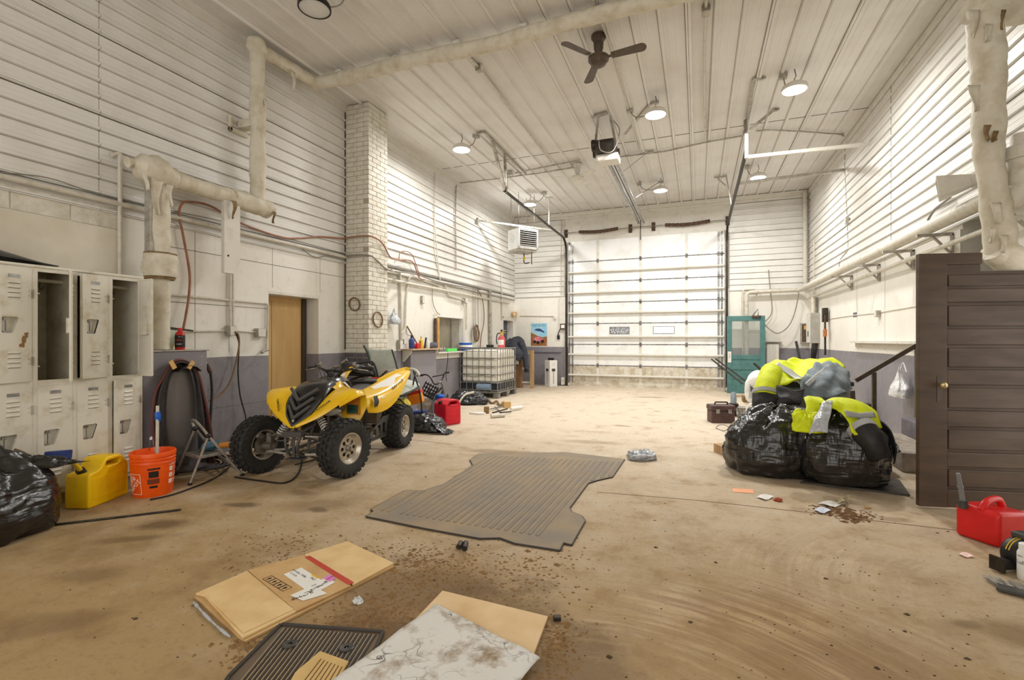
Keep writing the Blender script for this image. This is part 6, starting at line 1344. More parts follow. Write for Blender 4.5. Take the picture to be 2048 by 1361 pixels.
t = thing('bin_bag', 'shiny black bag collapsed on the floor behind the rear wheel of the quad', 'bin bag', fl(868, 860))
M['bagblue'] = film_mat('blue_black_bag_film', S(30, 33, 40), .24, .45)
c = fl(858, 862); q = sack((c.x, c.y, 0), (.25, .20, .145), 5, big=.20, fold=.08, flat=.5, pleat=4, lean=(-.3, .1)); q.build('sack', M['bagblue'], t, smooth=180)
q = MB(); c2 = fl(893, 868); q.grid(18, 12, lambda a, b: V(c2.x-.22+.30*a, c2.y-.12+.22*b, .015+.17*(1-a)*(1-a)*(1-.4*b)+.025*abs(math.sin(7*a+9*b))*(1-.5*a)+.012*math.sin(17*b+5*a))); q.build('loose_end', M['bagblue'], t, smooth=180, solid=.002)
t = thing('bin_bag', 'dark crumpled bag on the floor in front of the white liquid tank', 'bin bag', fl(936, 812))
c = fl(938, 808); q = sack((c.x, c.y, 0), (.36, .26, .16), 9, big=.25, fold=.10, flat=.5); q.build('sack', M['bagblue'], t, smooth=180)
q = MB(); q.tube(smooth_path([pt(918, 806, 9.4), pt(930, 790, 9.5), pt(948, 785, 9.6)], 4), .02, 8); q.build('white_tie', M['conduit'], t, smooth=50)
# ------------------------------------------------------------------ shelf box with tools
sx = thing('wall_shelf', 'grey boxed out wall ledge with a wooden top left of the mesh window', 'shelf', (XL, 8.45, 0))
q = MB(); q.span((XL+.005, 7.95, 0), (XL+.16, 8.92, 1.13)); q.build('box', M['greyp'], sx)
q = MB(); q.span((XL+.005, 7.85, 1.15), (XL+.26, 9.0, 1.18)); q.build('top_board', mat('worn_pine', S(206, 178, 148), .6, col2=S(178, 146, 112), scale=10), sx, bevel=.003)
for y in (7.92, 8.9): q = MB(); q.prism([(0, 0), (.20, 0), (.20, -.04), (.03, -.22), (0, -.22)], .03, frame((XL+.01, y, 1.15), (1, 0, 0), y=(0, 0, 1))); q.build('bracket', M['trimw'], sx)
def bottle(name, y, x, H, r, mt, capmt, label, z=1.18, base=XL):
    t = thing(name, label, 'bottle', (base+x, y, z)); q = MB(T(base+x, y, z)); q.lathe([(0, 0), (r*.95, 0), (r, .006), (r, H*.66), (r*.6, H*.78), (r*.35, H*.82), (r*.35, H*.86), (0, H*.86)], 20); q.build('body', mt, t, smooth=40)
    q = MB(T(base+x, y, z)); q.lathe([(0, H*.84), (r*.42, H*.84), (r*.42, H), (0, H)], 16); q.build('cap', M[capmt], t, smooth=40); return t
bottle('gas_bottle', 8.03, .13, .26, .055, M['bluepl'], 'black', 'dark blue torch bottle on the wall ledge')
bottle('spray_bottle', 8.36, .14, .24, .04, mat('yellow_bottle', S(224, 184, 40), .4), 'yellow', 'yellow bottle among the tools on the wall ledge')
bottle('spray_can', 8.62, .14, .20, .035, mat('white_can', S(222, 220, 214), .4), 'doorw', 'white can among the tools on the wall ledge')
q = MB(); q.tube([V(XL+.14, 8.30, 1.19), V(XL+.03, 8.02, 1.62)], .014, 8); q.bar(V(XL+.14, 8.30, 1.19), V(XL+.14, 8.33, 1.33), .03, .03); tag(q.build('wooden_pole', M['wirebrown'], smooth=50), 'thin wooden pole leaning on the wall above the ledge', 'pole')
run('wire', [V(XL+.02, 8.02, 1.6), V(XL+.03, 8.0, 1.45), V(XL+.12, 8.02, 1.44)], .006, 'wiregrey', 'thin wire hanging beside the leaning tool handle', 'cable')
q = MB(T(XL+.14, 8.20, 1.18)); q.box((0, 0, .05), (.10, .12, .10)); q.cyl((0, -.09, .05), (0, .1, .09), .03, n=12); tag(q.build('power_drill', M['redpl'], bevel=.01), 'red hand tool lying on the wall ledge', 'tool')
q = MB(T(XL+.13, 8.50, 1.18)); q.cyl((0, 0, 0), (.02, .03, .22), .018, n=10); tag(q.build('caulk_tube', M['dsteel'], smooth=40), 'dark slim tube standing on the wall ledge', 'tube')
q = sack(V(XL+.13, 8.80, 1.18), (.09, .14, .06), 14, nu=30, nv=18, big=.3, fold=.15); tag(q.build('rag', mat('grey_rag', S(90, 88, 94), .8), smooth=180), 'dark rag heaped at the end of the wall ledge', 'rag')
q = MB(); q.tube([V(XL+.06, 9.16, 1.18+.3*k) for k in (0, 1, 2.15)], .035, 12); tag(q.build('tan_tube', M['lathtan'], smooth=50), 'tan roll standing against the left jamb of the mesh window', 'roll')
q = MB(); q.tube([V(XL+.05, 9.07, 1.2+.3*k) for k in (0, 1, 2.05)], .03, 12); tag(q.build('red_tube', M['rust'], smooth=50), 'rusty red tube standing beside the tan roll at the mesh window', 'tube')
q = MB(); q.box((XL+.075, 9.72, WZ0+.045), (.09, .46, .065)); tag(q.build('green_case', mat('bright_green_plastic', S(96, 226, 104), .4), bevel=.008), 'bright green long case lying on the hatch window sill', 'case')
for k, y in enumerate((9.25, 9.34, 9.43)): q = MB(); q.lathe([(0, 0), (.03, 0), (.03, .07), (.015, .09), (0, .09)], 12, T(XL+.07, y, WZ0+.012)); tag(q.build('jar', M['steel'], smooth=40), 'small metal jar at the left end of the hatch window sill', 'jar', 'jars on the hatch window sill')
run('cord', [V(XL+.12, 9.5, WZ0+.02), V(XL+.16, 9.42, .9), V(XL+.15, 9.36, .6), V(XL+.2, 9.3, .45)], .008, 'wireblack', 'black cord hanging from the hatch window sill', 'cord', sm=True)
q = MB(T(XL+.10, 10.42, WZ0+.012)); q.lathe([(0, 0), (.13, 0), (.15, .16), (.158, .165), (.158, .19), (0, .19)], 24); t = thing('plastic_tub', 'bright blue lidded tub on the hatch window sill beside the tank', 'tub', (XL+.1, 10.42, WZ0)); q.build('tub', M['bluebright'], t, smooth=40)
q = MB(T(XL+.10, 10.42, WZ0+.012)); q.lathe([(.152, .09), (.157, .09), (.158, .14), (.153, .14)], 24); q.build('label_band', M['whiteink'], t, smooth=40)
# ------------------------------------------------------------------ caged liquid tank
ib = thing('liquid_tank', 'white plastic liquid tank in a steel tube cage on a pallet', 'tank', (-4.77, 10.84, 0))
x0, x1, y0, y1, zt_ = -5.25, -4.27, 10.24, 11.42, 1.16
M['ibc'] = mat('translucent_tank_plastic', S(238, 235, 224), .45, col2=S(228, 223, 206), scale=3); M['tanddark'] = mat('dark_liquid_panel', S(46, 50, 56), .4)
q = MB(); q.span((x0+.03, y0+.03, .36), (x1-.03, y1-.03, 1.12)); q.build('bottle', M['ibc'], ib, bevel=.06, seg=4, smooth=50)
q = MB(); q.span((x0+.03, y0+.03, .17), (x1-.03, y1-.03, .37)); q.build('bottle_base', M['tanddark'], ib, bevel=.02)
q = MB(); q.cyl((x0+.45, y0+.02, .26), (x0+.80, y0+.0, .26), .075, n=16); q.build('valve', mat('blue_grey_plastic', S(130, 150, 172), .4), ib, smooth=40)
for k in range(3):     # moulded waves
    z = .52+.2*k; q = MB(); P_ = smooth_path([(x0+.08, y0+.028, z+.02), (x0+.35, y0+.024, z-.025), (x0+.55, y0+.024, z+.005), (x0+.75, y0+.024, z-.02), (x1-.1, y0+.028, z+.02)], 6); q.tube(P_, .014, 6); q.build('moulded_wave', mat('shaded_tank_plastic', S(196, 188, 164), .5), ib, smooth=50)
for z in (.19, .36, .55, .74, .93, zt_-.008):
    q = MB(); q.tube(round_path([(x0, y0, z), (x1, y0, z), (x1, y1, z), (x0, y1, z), (x0, y0+.02, z)], .05), .011 if z < 1.1 else .016, 8); q.build('cage_ring', M['steel'], ib, smooth=50)
for k in range(7):
    x = x0+.02+(x1-x0-.04)*k/6
    for y in (y0, y1): q = MB(); q.tube([(x, y, .15), (x, y, zt_)], .010, 8); q.build('cage_bar', M['steel'], ib, smooth=50)
for k in range(1, 8):
    y = y0+(y1-y0)*k/8
    for x in (x0, x1): q = MB(); q.tube([(x, y, .15), (x, y, zt_)], .010, 8); q.build('cage_bar', M['steel'], ib, smooth=50)
q = MB(); q.span((x0-.01, y0-.01, .12), (x1+.01, y1+.01, .165)); q.build('pallet_deck', M['steel'], ib, bevel=.01)
for x in (x0+.06, (x0+x1)/2, x1-.06):
    for y in (y0+.06, (y0+y1)/2, y1-.06): q = MB(); q.span((x-.07, y-.06, .0), (x+.07, y+.06, .12)); q.build('pallet_foot', M['steel'], ib, bevel=.01)
fe = thing('fire_extinguisher', 'faded red fire extinguisher standing on the caged tank', 'fire extinguisher', (-4.55, 11.0, zt_)); p = V(-4.52, 11.05, zt_)
q = MB(T(p)); q.lathe([(0, 0), (.085, 0), (.09, .01), (.09, .20), (.075, .26), (.03, .29), (.03, .31), (0, .31)], 24); q.build('cylinder', mat('faded_red_paint', S(222, 120, 122), .4, col2=S(206, 70, 74), scale=6), fe, smooth=40)
q = MB(T(p)); q.lathe([(.0905, .07), (.0925, .075), (.0925, .19), (.0905, .195)], 24, a0=-140, a1=-30); q.build('label_sheet', M['paper'], fe, smooth=40)
q = MB(T(p)); q.cyl((0, 0, .30), (0, 0, .38), .03, n=12); q.bar((-.02, 0, .39), (.12, -.02, .43), .025, .012); q.bar((-.02, 0, .37), (.12, -.02, .37), .025, .012); q.build('valve', M['yellow'], fe, bevel=.003)
q = MB(T(p)); q.tube(smooth_path([(-.02, 0, .36), (-.10, -.02, .34), (-.12, -.03, .2), (-.105, -.03, .08)], 5), .012, 8); q.cyl((0.02, -.04, .40), (.02, -.05, .44), .025, n=12); q.build('hose', M['rubber'], fe, smooth=50)
q = MB(T(-4.72, 10.8, zt_)); q.box((0, 0, .04), (.16, .10, .07)); q.cyl((-.05, -.05, .04), (.06, -.06, .05), .03, n=10); tag(q.build('pump_head', M['black'], bevel=.01), 'small black pump lying on top of the caged tank', 'pump')
run('chain', [fl(952, 806, .02), fl(960, 801, .04), fl(966, 806, .02), fl(975, 800, .05), fl(984, 807, .02), fl(993, 803, .05), fl(1000, 811, .02), fl(1008, 805, .05), fl(1016, 812, .02)], .025, 'torn', 'rusty brown chain heaped under the edge of the caged tank', 'chain', sm=True)
# coil of cable on the wall
hc = thing('cable_coil', 'coil of tan cable hanging on the far left wall above the tank', 'cable coil', lw(953, 670, .05))
for k in range(7):
    c = lw(953, 668, .05+.012*k); a_ = .16-.006*k; b2 = .34-.03*(k % 3); q = MB()
    q.tube([c+V(.006*math.sin(5*t+k), a_*math.sin(t)*(1-.25*math.cos(t)), .05+b2*math.cos(t)*.5-.12*(1-math.cos(t))*.3+.0) for t in [2*math.pi*j/30 for j in range(30)]], .013, 6, closed=True); q.build('loop', M['wirebrown'], hc, smooth=60)
# ------------------------------------------------------------------ jacket on wooden stool, boxes, poster
wsn = thing('wooden_stool', 'tall rough wooden saw stool under the dark jacket', 'stool', fl(1054, 777))
W1, W2, W3 = fl(1064, 777), fl(1038, 776), fl(1050, 768)
M['wood'] = mat('worn_wood_post', S(196, 164, 120), .65, col2=S(160, 122, 82), scale=9, stretch=(1, 1, .2))
q = MB(); q.span(W1+V(-.05, -.05, 0), W1+V(.05, .05, 1.06)); q.build('post', M['wood'], wsn, bevel=.006)
q = MB(); q.span(W2+V(-.10, -.05, 0), W2+V(.10, .05, 1.04)); q.build('post', mat('brown_post', S(150, 112, 76), .7, col2=S(116, 84, 56), scale=8, stretch=(1, 1, .25)), wsn, bevel=.006)
for z in (.16, .55, .98): q = MB(); q.bar(W2+V(0, 0, z), W1+V(0, 0, z), .035, .05); q.build('rail', M['conduit'], wsn)
q = MB(); q.bar(W2+V(-.1, 0, 1.05), W1+V(-.1, 0, 1.03), .14, .035); q.build('top_board', M['wood'], wsn)
def cloth(q, amp=.012, freq=9, seed=0):
    q.v = [v+V(noise.noise(v*freq+V(seed, 0, 0)), noise.noise(v*freq+V(0, seed+5, 0)), noise.noise(v*freq+V(0, 0, seed+9)))*amp+V(0, 0, (1-abs(noise.noise(v*freq*.6))*2)*amp*.7) for v in q.v]; return q
M['denim'] = mat('charcoal_jacket_cloth', S(70, 74, 84), .8, col2=S(48, 50, 58), scale=14, bump=.4, bscale=60)
jk = thing('jacket', 'charcoal quilted jacket draped over the wooden stool', 'jacket', pt(1038, 745, 13.72))
cloth(usurf([[(1012, 696, 13.62), (1022, 680, 13.62), (1034, 674, 13.67), (1044, 678, 13.72), (1050, 690, 13.77)], [(1026, 696, 13.42), (1030, 700, 13.32), (1037, 704, 13.32), (1046, 706, 13.37), (1053, 710, 13.42)], [(1031, 716, 13.42), (1033, 720, 13.37), (1036, 722, 13.37), (1041, 720, 13.42), (1045, 716, 13.47)]], 6, 6), .02, 7).build('body', M['denim'], jk, smooth=60, solid=.03)
q = MB(); q.tube(smooth_path([pt(1042, 684, 13.47), pt(1048, 702, 13.42), pt(1051, 722, 13.42), pt(1053, 740, 13.42)], 6), lambda t: .10-.035*t, 14); cloth(q, .02, 8).build('sleeve', M['denim'], jk, smooth=60)
q = MB(); q.tube([pt(1053, 738, 13.42), pt(1053, 745, 13.42)], .06, 12); q.build('cuff', M['black'], jk, smooth=50)
q = MB(); q.tube(smooth_path([pt(1013, 700, 13.62), pt(1016, 688, 13.62), pt(1024, 681, 13.62)], 5), lambda t: .05+.04*t, 12); cloth(q, .015, 9).build('collar', M['denim'], jk, smooth=60)
q = MB(); cloth(usurf([[(1029, 712, 13.47), (1038, 714, 13.42)], [(1030, 728, 13.47), (1037, 730, 13.42)]], 4, 4), .008, 9).build('pale_lining', M['palegreen'], jk, smooth=60, solid=.01)
# lamp carton
lc_ = thing('lamp_carton', 'tall white carton printed with floor lamps against the grey back wall', 'carton', fl(1101, 771)); p = fl(1102, 773)
q = MB(T(p.x, p.y, 0) @ rz(12+38)); q.span((-.13, -.13, 0), (.13, .13, .76)); q.build('box', M['paper'], lc_, bevel=.003)
mA = T(p.x, p.y, 0) @ rz(50)
for fx, x_ in ((frame((0, -.1315, 0), (1, 0, 0), z=(0, -1, 0)), 0), (frame((-.1315, 0, 0), (0, -1, 0), z=(-1, 0, 0)), 1)):
    q = MB(mA @ fx); q.span((-.06, .44, 0), (.06, .52, .001)); q.span((-.008, .08, 0), (.008, .44, .001)); q.build('lamp_print', M['greyplastic'], lc_)
    q = MB(mA @ fx); q.scribble(5, .035, T(0, .66, 0), 0, 2); q.scribble(7, .022, T(0, .615, 0), 0, 4); q.build('lettering', M['greyprint'], lc_)
q = MB(T(p.x, p.y, .76)); q.span((-.08, -.05, 0), (.08, .05, .07)); tag(q.build('black_case', M['black'], bevel=.008), 'small black case on top of the lamp carton', 'case')
ps = thing('poster', 'blue and brown poster of a jumping quad rider on the back wall', 'poster', bw(1078, 692))
a, c = bw(1062, 692, .0), bw(1094, 647, .0); px0, px1, pz0, pz1 = a.x, c.x, a.z, c.z; yy = YB-.004
q = MB(); q.span((px0, yy-.002, pz0), (px1, yy, pz1)); q.build('sheet', mat('poster_sky_blue', S(130, 196, 226), .5, col2=S(180, 216, 226), scale=3), ps)
w_, h_ = px1-px0, pz1-pz0; PX = lambda s, t: (px0+s*w_, pz0+t*h_)
mp_ = frame((0, yy-.0035, 0), (1, 0, 0), z=(0, -1, 0))
q = MB(); q.prism([PX(0, 0), PX(1, 0), PX(1, .42), PX(.7, .38), PX(.4, .45), PX(0, .60)], .001, mp_); q.build('dirt_print', mat('poster_dirt_brown', S(172, 116, 70), .6, col2=S(128, 78, 44), scale=12), ps)
q = MB(); q.prism([PX(*k) for k in ((.18, .30), (.3, .40), (.45, .42), (.6, .36), (.75, .33), (.7, .24), (.5, .2), (.3, .18), (.16, .22))], .0015, mp_); q.build('quad_print', mat('poster_red', S(206, 70, 92), .5, col2=S(240, 180, 190), scale=20), ps)
for s_, t_2 in ((.24, .18), (.44, .14), (.72, .2)): q = MB(); q.prism([PX(s_+.10*math.cos(k*.52), t_2+.075*math.sin(k*.52)) for k in range(12)], .002, mp_); q.build('wheel_print', M['ink'], ps)
q = MB(); q.prism([PX(*k) for k in ((.2, .72), (.42, .77), (.6, .76), (.85, .62), (.82, .58), (.6, .64), (.4, .66), (.24, .7))], .0015, mp_); q.build('rider_print', M['bluepl'], ps)
q = MB(); q.scribble(17, .042, frame((px0+w_/2, yy-.004, pz0+h_*.945), (1, 0, 0), z=(0, -1, 0)), 0, 5); q.scribble(15, .042, frame((px0+w_/2, yy-.004, pz0+h_*.88), (1, 0, 0), z=(0, -1, 0)), 0, 6); q.build('headline', M['bluepl'], ps)
# fittings on the back wall left of the door
def bbox_(u0, v0, u1, v1, d, mt, nm, par, bev=.004): 
    a, c = bw(u0, v1, d), bw(u1, v0, d); q = MB(); q.span((a.x, YB-d, a.z), (c.x, YB-.001, c.z)); return q.build(nm, M[mt], par, bevel=bev)
cb2 = thing('control_station', 'white conduit cover with a red and white door control left of the overhead door', 'control box', bw(1125, 660))
bbox_(1119, 595, 1131, 648, .06, 'trimw', 'cover', cb2); bbox_(1120, 648, 1131, 659, .09, 'rust', 'switch_box', cb2); bbox_(1122, 650, 1129, 657, .095, 'paper', 'switch_face', cb2)
q = MB(); q.tube(smooth_path([bw(1121, 658, .05), bw(1117, 666, .05), bw(1116, 672, .05)], 4), .015, 8); q.build('cord', M['wireblack'], cb2)
bbox_(1114, 671, 1119, 679, .05, 'black', 'pendant', cb2)
q = MB(); q.cyl(bw(1109, 636, .0), bw(1109, 636, .06), .045, n=16); q.tube([bw(1012+28, 632, .02), bw(1108, 633, .02)], .012, 6); tag(q.build('round_bell', M['conduit'], smooth=40), 'small round box on the thin conduit above the poster', 'bell')
q = MB(); a = bw(1033, 704, 0); q.span((XL+.01, YB-.03, a.z-.02), (bw(1122, 704).x, YB, a.z+.0)); q.build('ledge_trim', M['bluegrey'], wall_back)
q = MB(); q.span(bw(1122, 770, .2)+V(0, 0, -.0), bw(1131, 755, 0)); tag(q.build('rubble_block', M['block'], bevel=.006), 'small pale block at the foot of the overhead door jamb', 'block')
# ------------------------------------------------------------------ debris in the middle of the floor
for k, (a, c, r, mt, lab) in enumerate((((982, 833), (1009, 831), .035, 'conduit', 'thick white tube end lying in the scrap heap on the floor'), ((1021, 818), (1043, 815), .03, 'paper', 'white paper roll at the far end of the scrap heap'), ((975, 820), (1008, 812), .012, 'steel', 'bright steel rod crossing the scrap heap'), ((985, 826), (1015, 818), .012, 'dsteel', 'dark rod lying across the scrap heap'), ((990, 814), (1004, 827), .010, 'steel', 'short bright rod in the scrap heap'), ((1000, 826), (1022, 824), .012, 'dsteel', 'short dark rod at the front of the scrap heap'))):
    q = MB(); q.cyl(fl(*a, r+.02*(k % 3)), fl(*c, r+.015*(k % 2)), r, n=12); tag(q.build('scrap_rod', M[mt], smooth=40), lab, 'scrap')
q = MB(T(fl(973, 827)+V(0, 0, .06)) @ rz(20)); q.box((0, 0, 0), (.09, .12, .12)); tag(q.build('scrap_box', M['torn'], bevel=.004), 'dark square box at the left end of the scrap heap', 'box')
q = MB(T(fl(1014, 816)+V(0, 0, .06)) @ rz(35)); q.box((0, 0, 0), (.14, .10, .12)); tag(q.build('scrap_box', M['ply'], bevel=.004), 'brown box at the far end of the scrap heap', 'box')
q = MB(); c = fl(958, 829); q.prism([(-.18, -.03), (0, -.07), (.1, -.05), (.12, .03), (.05, .06), (-.05, .05)], .03, T(c) @ rz(10)); tag(q.build('paper_scrap', M['paper'], bevel=.004), 'torn white scrap left of the scrap heap', 'scrap')
# ------------------------------------------------------------------ brown plank door close to the camera
M['brownd'] = mat('brown_door_paint', S(86, 69, 54), .42, col2=S(64, 50, 38), scale=5, contrast=(.35, .75), stretch=(.5, .5, 2.5), rvar=.15)
bd0 = V(1.655, 4.775, .02); ba = math.radians(12.8)
bd = thing('plank_door', 'brown panelled wooden door standing open at the right edge', 'door', bd0, 12.8)
LW, HT, HN = .94, 2.02, 1.875
def bd_part(q, n, mt, **k): o = q.build(n, mt, local=True, **k); o.parent = bd; return o
nx = pt(1948, 545, 3.88); notch = (V(nx.x, nx.y, 0)-V(bd0.x, bd0.y, 0)).length
q = MB(); q.span((0, 0, 0), (.20, .045, HT)); bd_part(q, 'stile', M['brownd'], bevel=.004)
q = MB(); q.span((LW-.14, 0, 0), (LW, .045, HN)); bd_part(q, 'stile', M['brownd'], bevel=.004)
# rails: pixel heights at the stile edge
zr = [(2.02, 1.955), (1.90, 1.77)]
vs = [(510, 526), (578, 605), (658, 690), (740, 770), (822, 854), (905, 934), (980, 1013)]
tz = 3.84
hz_ = lambda v: HC-(v-CY)/F*tz-.02
for i, (a, c) in enumerate(vs):
    q = MB(); z1, z0 = hz_(a), hz_(c); x1 = notch if i == 0 else LW-.14
    if i == 0: z1, z0 = HT, HT-.09
    if i == len(vs)-1: z0 = 0
    q.span((.20, 0.002, z0), (x1, .042, z1)); bd_part(q, 'rail', M['brownd'], bevel=.007)
for i in range(len(vs)-1):
    z1, z0 = hz_(vs[i][1]), hz_(vs[i+1][0])
    if i == 0: z1 = HT-.09
    x1 = LW-.14; q = MB()
    if i == 0:
        q.span((.20, .026, z0), (notch, .036, z1)); q.span((notch, .026, z0), (x1, .036, HN))
    else: q.span((.20, .026, z0), (x1, .036, z1))
    bd_part(q, 'panel', M['brownd'])
    q = MB(); q.span((.22, .016, z0+.02), (x1-.02, .030, (z1 if i else HN)-.025)); bd_part(q, 'raised_panel', M['brownd'], bevel=.008)
q = MB(); q.cyl((.145, 0, hz_(770)), (.145, -.02, hz_(770)), .012, n=12); q.ball((.145, -.045, hz_(770)), (.028, .022, .028), 18, 12); kn = bd_part(q, 'knob', mat('brass_knob', S(196, 178, 134), .3, .8), smooth=60)
q = MB(); q.span((.125, -.003, hz_(805)), (.165, 0, hz_(752))); bd_part(q, 'lock_plate', M['brownp'])
q = MB(); q.span((.30, -.004, -.02), (.36, .03, .0)); bd_part(q, 'floor_stop', M['black'])
# ------------------------------------------------------------------ steps, rail, high doorway
M['conc'] = mat('raw_step_concrete', S(176, 164, 150), .8, col2=S(132, 122, 112), scale=9, bump=.6, bscale=40)
M['concp'] = mat('grey_painted_step', S(120, 114, 122), .7, col2=S(94, 88, 94), scale=7, bump=.5, bscale=40)
stp = struct(thing('trim_1', 'concrete steps rising to the doorway in the right wall', 'steps', (2.3, 6.6, 0)))
q = MB(); q.span((1.95, 6.03, 0), (XR, 7.28, .20)); q.build('step', M['conc'], stp, bevel=.012)
q = MB(); q.span((2.34, 5.95, .20), (XR, 7.28, .40)); q.build('step', M['concp'], stp, bevel=.012)
d4 = struct(thing('door_4', 'dark doorway high in the right wall with a cream door edge', 'doorway', (XR+.1, 6.0, .6)))
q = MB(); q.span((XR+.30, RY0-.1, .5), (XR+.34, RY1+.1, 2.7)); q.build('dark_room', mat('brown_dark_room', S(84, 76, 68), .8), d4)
q = MB(); q.span((XR-.02, RY0, .6), (XR+.05, RY0+.10, 2.6)); q.build('door_edge', M['trimw'], d4)
q = MB(); q.span((XR+.0, RY1, .6), (XR-.02, RY1+.28, 2.52)); q.build('jamb_panel', M['trimw'], d4)
q = MB(); q.span((XR+.2, RY0+.12, 2.23), (XR+.22, RY0+.36, 2.27)); q.build('latch_bar', M['doorw'], d4)
hr = thing('handrail', 'brown square steel handrail beside the concrete steps', 'handrail', (2.1, 7.3, 0))
ya = 7.34
pA, pB = yw(1711, 762, ya), yw(1838, 688, ya); q = MB(); q.bar(pA, pB, .04, .05); q.build('top_rail', M['brownp'], hr)
pc = yw(1748, 742, ya); q = MB(); q.span((pc.x-.022, ya-.022, 0), (pc.x+.022, ya+.022, pc.z-.02)); q.build('post', M['brownp'], hr)
q = MB(); q.span((2.5, ya-.022, .0), (2.545, ya+.022, 1.28)); q.build('post', M['brownp'], hr)
g = rw(1808, 790, .07); cb3 = thing('carrier_bag', 'white plastic carrier bag hanging from a hook on the grey right wall', 'bag', g)
q = sack(V(XR-.125, g.y, rw(1808, 796, .07).z), (.08, .20, .24), 17, nu=48, nv=36, neck=.75, flat=1.0, big=.22, fold=.10); q.build('bag', M['bagwhite'], cb3, smooth=180)
q = MB(); q.tube(smooth_path([rw(1799, 745, .09), rw(1806, 726, .04), rw(1813, 745, .09)], 5), .006, 6); q.build('handle_loop', M['bagwhite'], cb3)
q = MB(); a, c = rw(1706, 683, .05), rw(1836, 690, .05); q.span((XR-.10, 4.9+.6, a.z-.03), (XR, a.y, a.z+.01)); wls = thing('wall_shelf', 'narrow cream ledge board on the right wall above the grey paint', 'shelf', (XR-.05, 6.6, a.z)); q.build('board', M['trimw'], wls, bevel=.003)
q = MB(); q.span((XR-.02, 5.5, a.z-.10), (XR, a.y, a.z-.03)); q.build('batten', M['conduit'], wls)
for u, v in ((1714, 600), (1770, 600)):
    p = rw(u, 630); q = MB(); q.span((XR-.0015, p.y-.002, 1.2), (XR, p.y+.002, 2.6)); q.build('form_line', M['seam'], wall_right)
q = MB(); p = rw(1710, 630, .002); q.box(p, (.003, .22, .08)); q.build('stencil_mark', M['bluegrey'], wall_right)
# ------------------------------------------------------------------ switch gear on the right wall
eg = thing('breaker_panel', 'grey steel breaker panel with open end in the back right corner', 'electrical panel', rw(1632, 690, .2))
Yn = rw(1640, 650).y; xE = yw(1621, 650, Yn).x; Yf = xw(1613, 650, xE).y; zE1, zE0 = yw(1630, 626, Yn).z, yw(1630, 687, Yn).z
M['panelgrey'] = mat('grey_enamel_panel', S(168, 166, 158), .4, col2=S(150, 146, 136), scale=6)
q = MB(); q.span((xE, Yn, zE0), (XR-.002, Yf, zE1)); q.build('cabinet', M['panelgrey'], eg, bevel=.006)
q = MB(); q.span((xE-.008, Yn+.01, zE0+.01), (xE, Yf-.01, zE1-.01)); q.build('front_door', M['trimw'], eg, bevel=.003)
q = MB(); q.box((xE-.012, (Yn+Yf)/2, zE0+.22), (.006, .06, .12)); q.build('badge', M['black'], eg)
q = MB(); q.tube([(xE+.07, Yn+.08, zE1), (xE+.07, Yn+.08, 2.34)], .04, 12); q.build('riser', M['conduit'], eg, smooth=50)
q = MB(); q.tube([(xE+.15, Yn+.20, zE1), (xE+.15, Yn+.20, 2.34)], .03, 12); q.build('riser', M['steelp'], eg, smooth=50)
for k_ in range(4): q = MB(); q.tube(smooth_path([(xE+.05+.04*k_, Yn+.06+.05*k_, zE0), (xE+.04+.04*k_, Yn+.08+.05*k_, zE0-.2), (xE+.02+.03*k_, Yn+.1+.06*k_, .65), (xE-.0+.03*k_, Yn+.1+.06*k_, .02)], 5), .014, 6); q.build('cable', M['wireblack'], eg, smooth=50)
yg = yw(1600, 690, 13.75)
gb = thing('meter_cabinet', 'shallow open grey cabinet on the back wall beside the breaker panel', 'cabinet', bw(1607, 685))
a, c = bw(1600, 687, 0), bw(1614, 647, 0); q = MB(); q.span((a.x, YB-.12, a.z), (c.x, YB-.002, c.z)); q.build('box', M['steelp'], gb, bevel=.004)
q = MB(); q.span((a.x+.02, YB-.125, a.z+.03), (c.x-.02, YB-.12, c.z-.03)); q.build('dark_face', M['brownp'], gb)
q = MB(); q.span((a.x+.06, YB-.129, c.z-.16), (a.x+.13, YB-.125, c.z-.06)); q.build('paper_tag', M['lathtan'], gb)
ms = thing('disconnect_switch', 'slim dark disconnect switch with an orange handle on the right wall', 'switch', rw(1646, 650, .1))
p = rw(1650, 640, .08); q = MB(); q.box(p+V(0, 0, .1), (.10, .12, .30)); q.build('case', M['dsteel'], ms, bevel=.008)
q = MB(); q.tube([p+V(0, 0, 0), p+V(0, -.02, -.75)], .02, 8); q.build('rod', M['dsteel'], ms)
q = MB(); q.box(p+V(-.02, -.10, -.28), (.05, .12, .16)); q.build('handle_tag', mat('orange_brown_plastic', S(176, 104, 56), .5), ms, bevel=.006)
q = MB(); q.tube([p+V(-.02, -.10, -.2), p+V(-.02, -.08, .1)], .016, 8); q.build('lever', M['rust'], ms)
rd = thing('radiator', 'white cast radiator with a thin shelf on the back wall', 'radiator', bw(1547, 760))
a, c = bw(1534, 760, .1), bw(1557, 688, .1)
for k in range(4): q = MB(); x = a.x+(c.x-a.x)*(k+.5)/4; q.span((x-.045, YB-.16, .12), (x+.045, YB-.03, c.z)); q.build('column', M['trimw'], rd, bevel=.03, seg=3)
q = MB(); q.span((bw(1525, 686).x, YB-.20, c.z+.04), (bw(1562, 686).x, YB-.01, c.z+.055)); q.build('shelf', M['steelp'], rd)
q = MB(); q.span((a.x, YB-.14, .0), (a.x+.06, YB-.05, .13)); q.span((c.x-.06, YB-.14, .0), (c.x, YB-.05, .13)); q.build('foot', M['trimw'], rd)
q = MB(); q.bar(yw(1592, 683, 13.9), V(yw(1601, 722, 13.6).x+.12, 13.45, 0), .05, .03); tag(q.build('leaning_post', M['greyplastic']), 'dark square post leaning on the back wall under the meter cabinet', 'post')
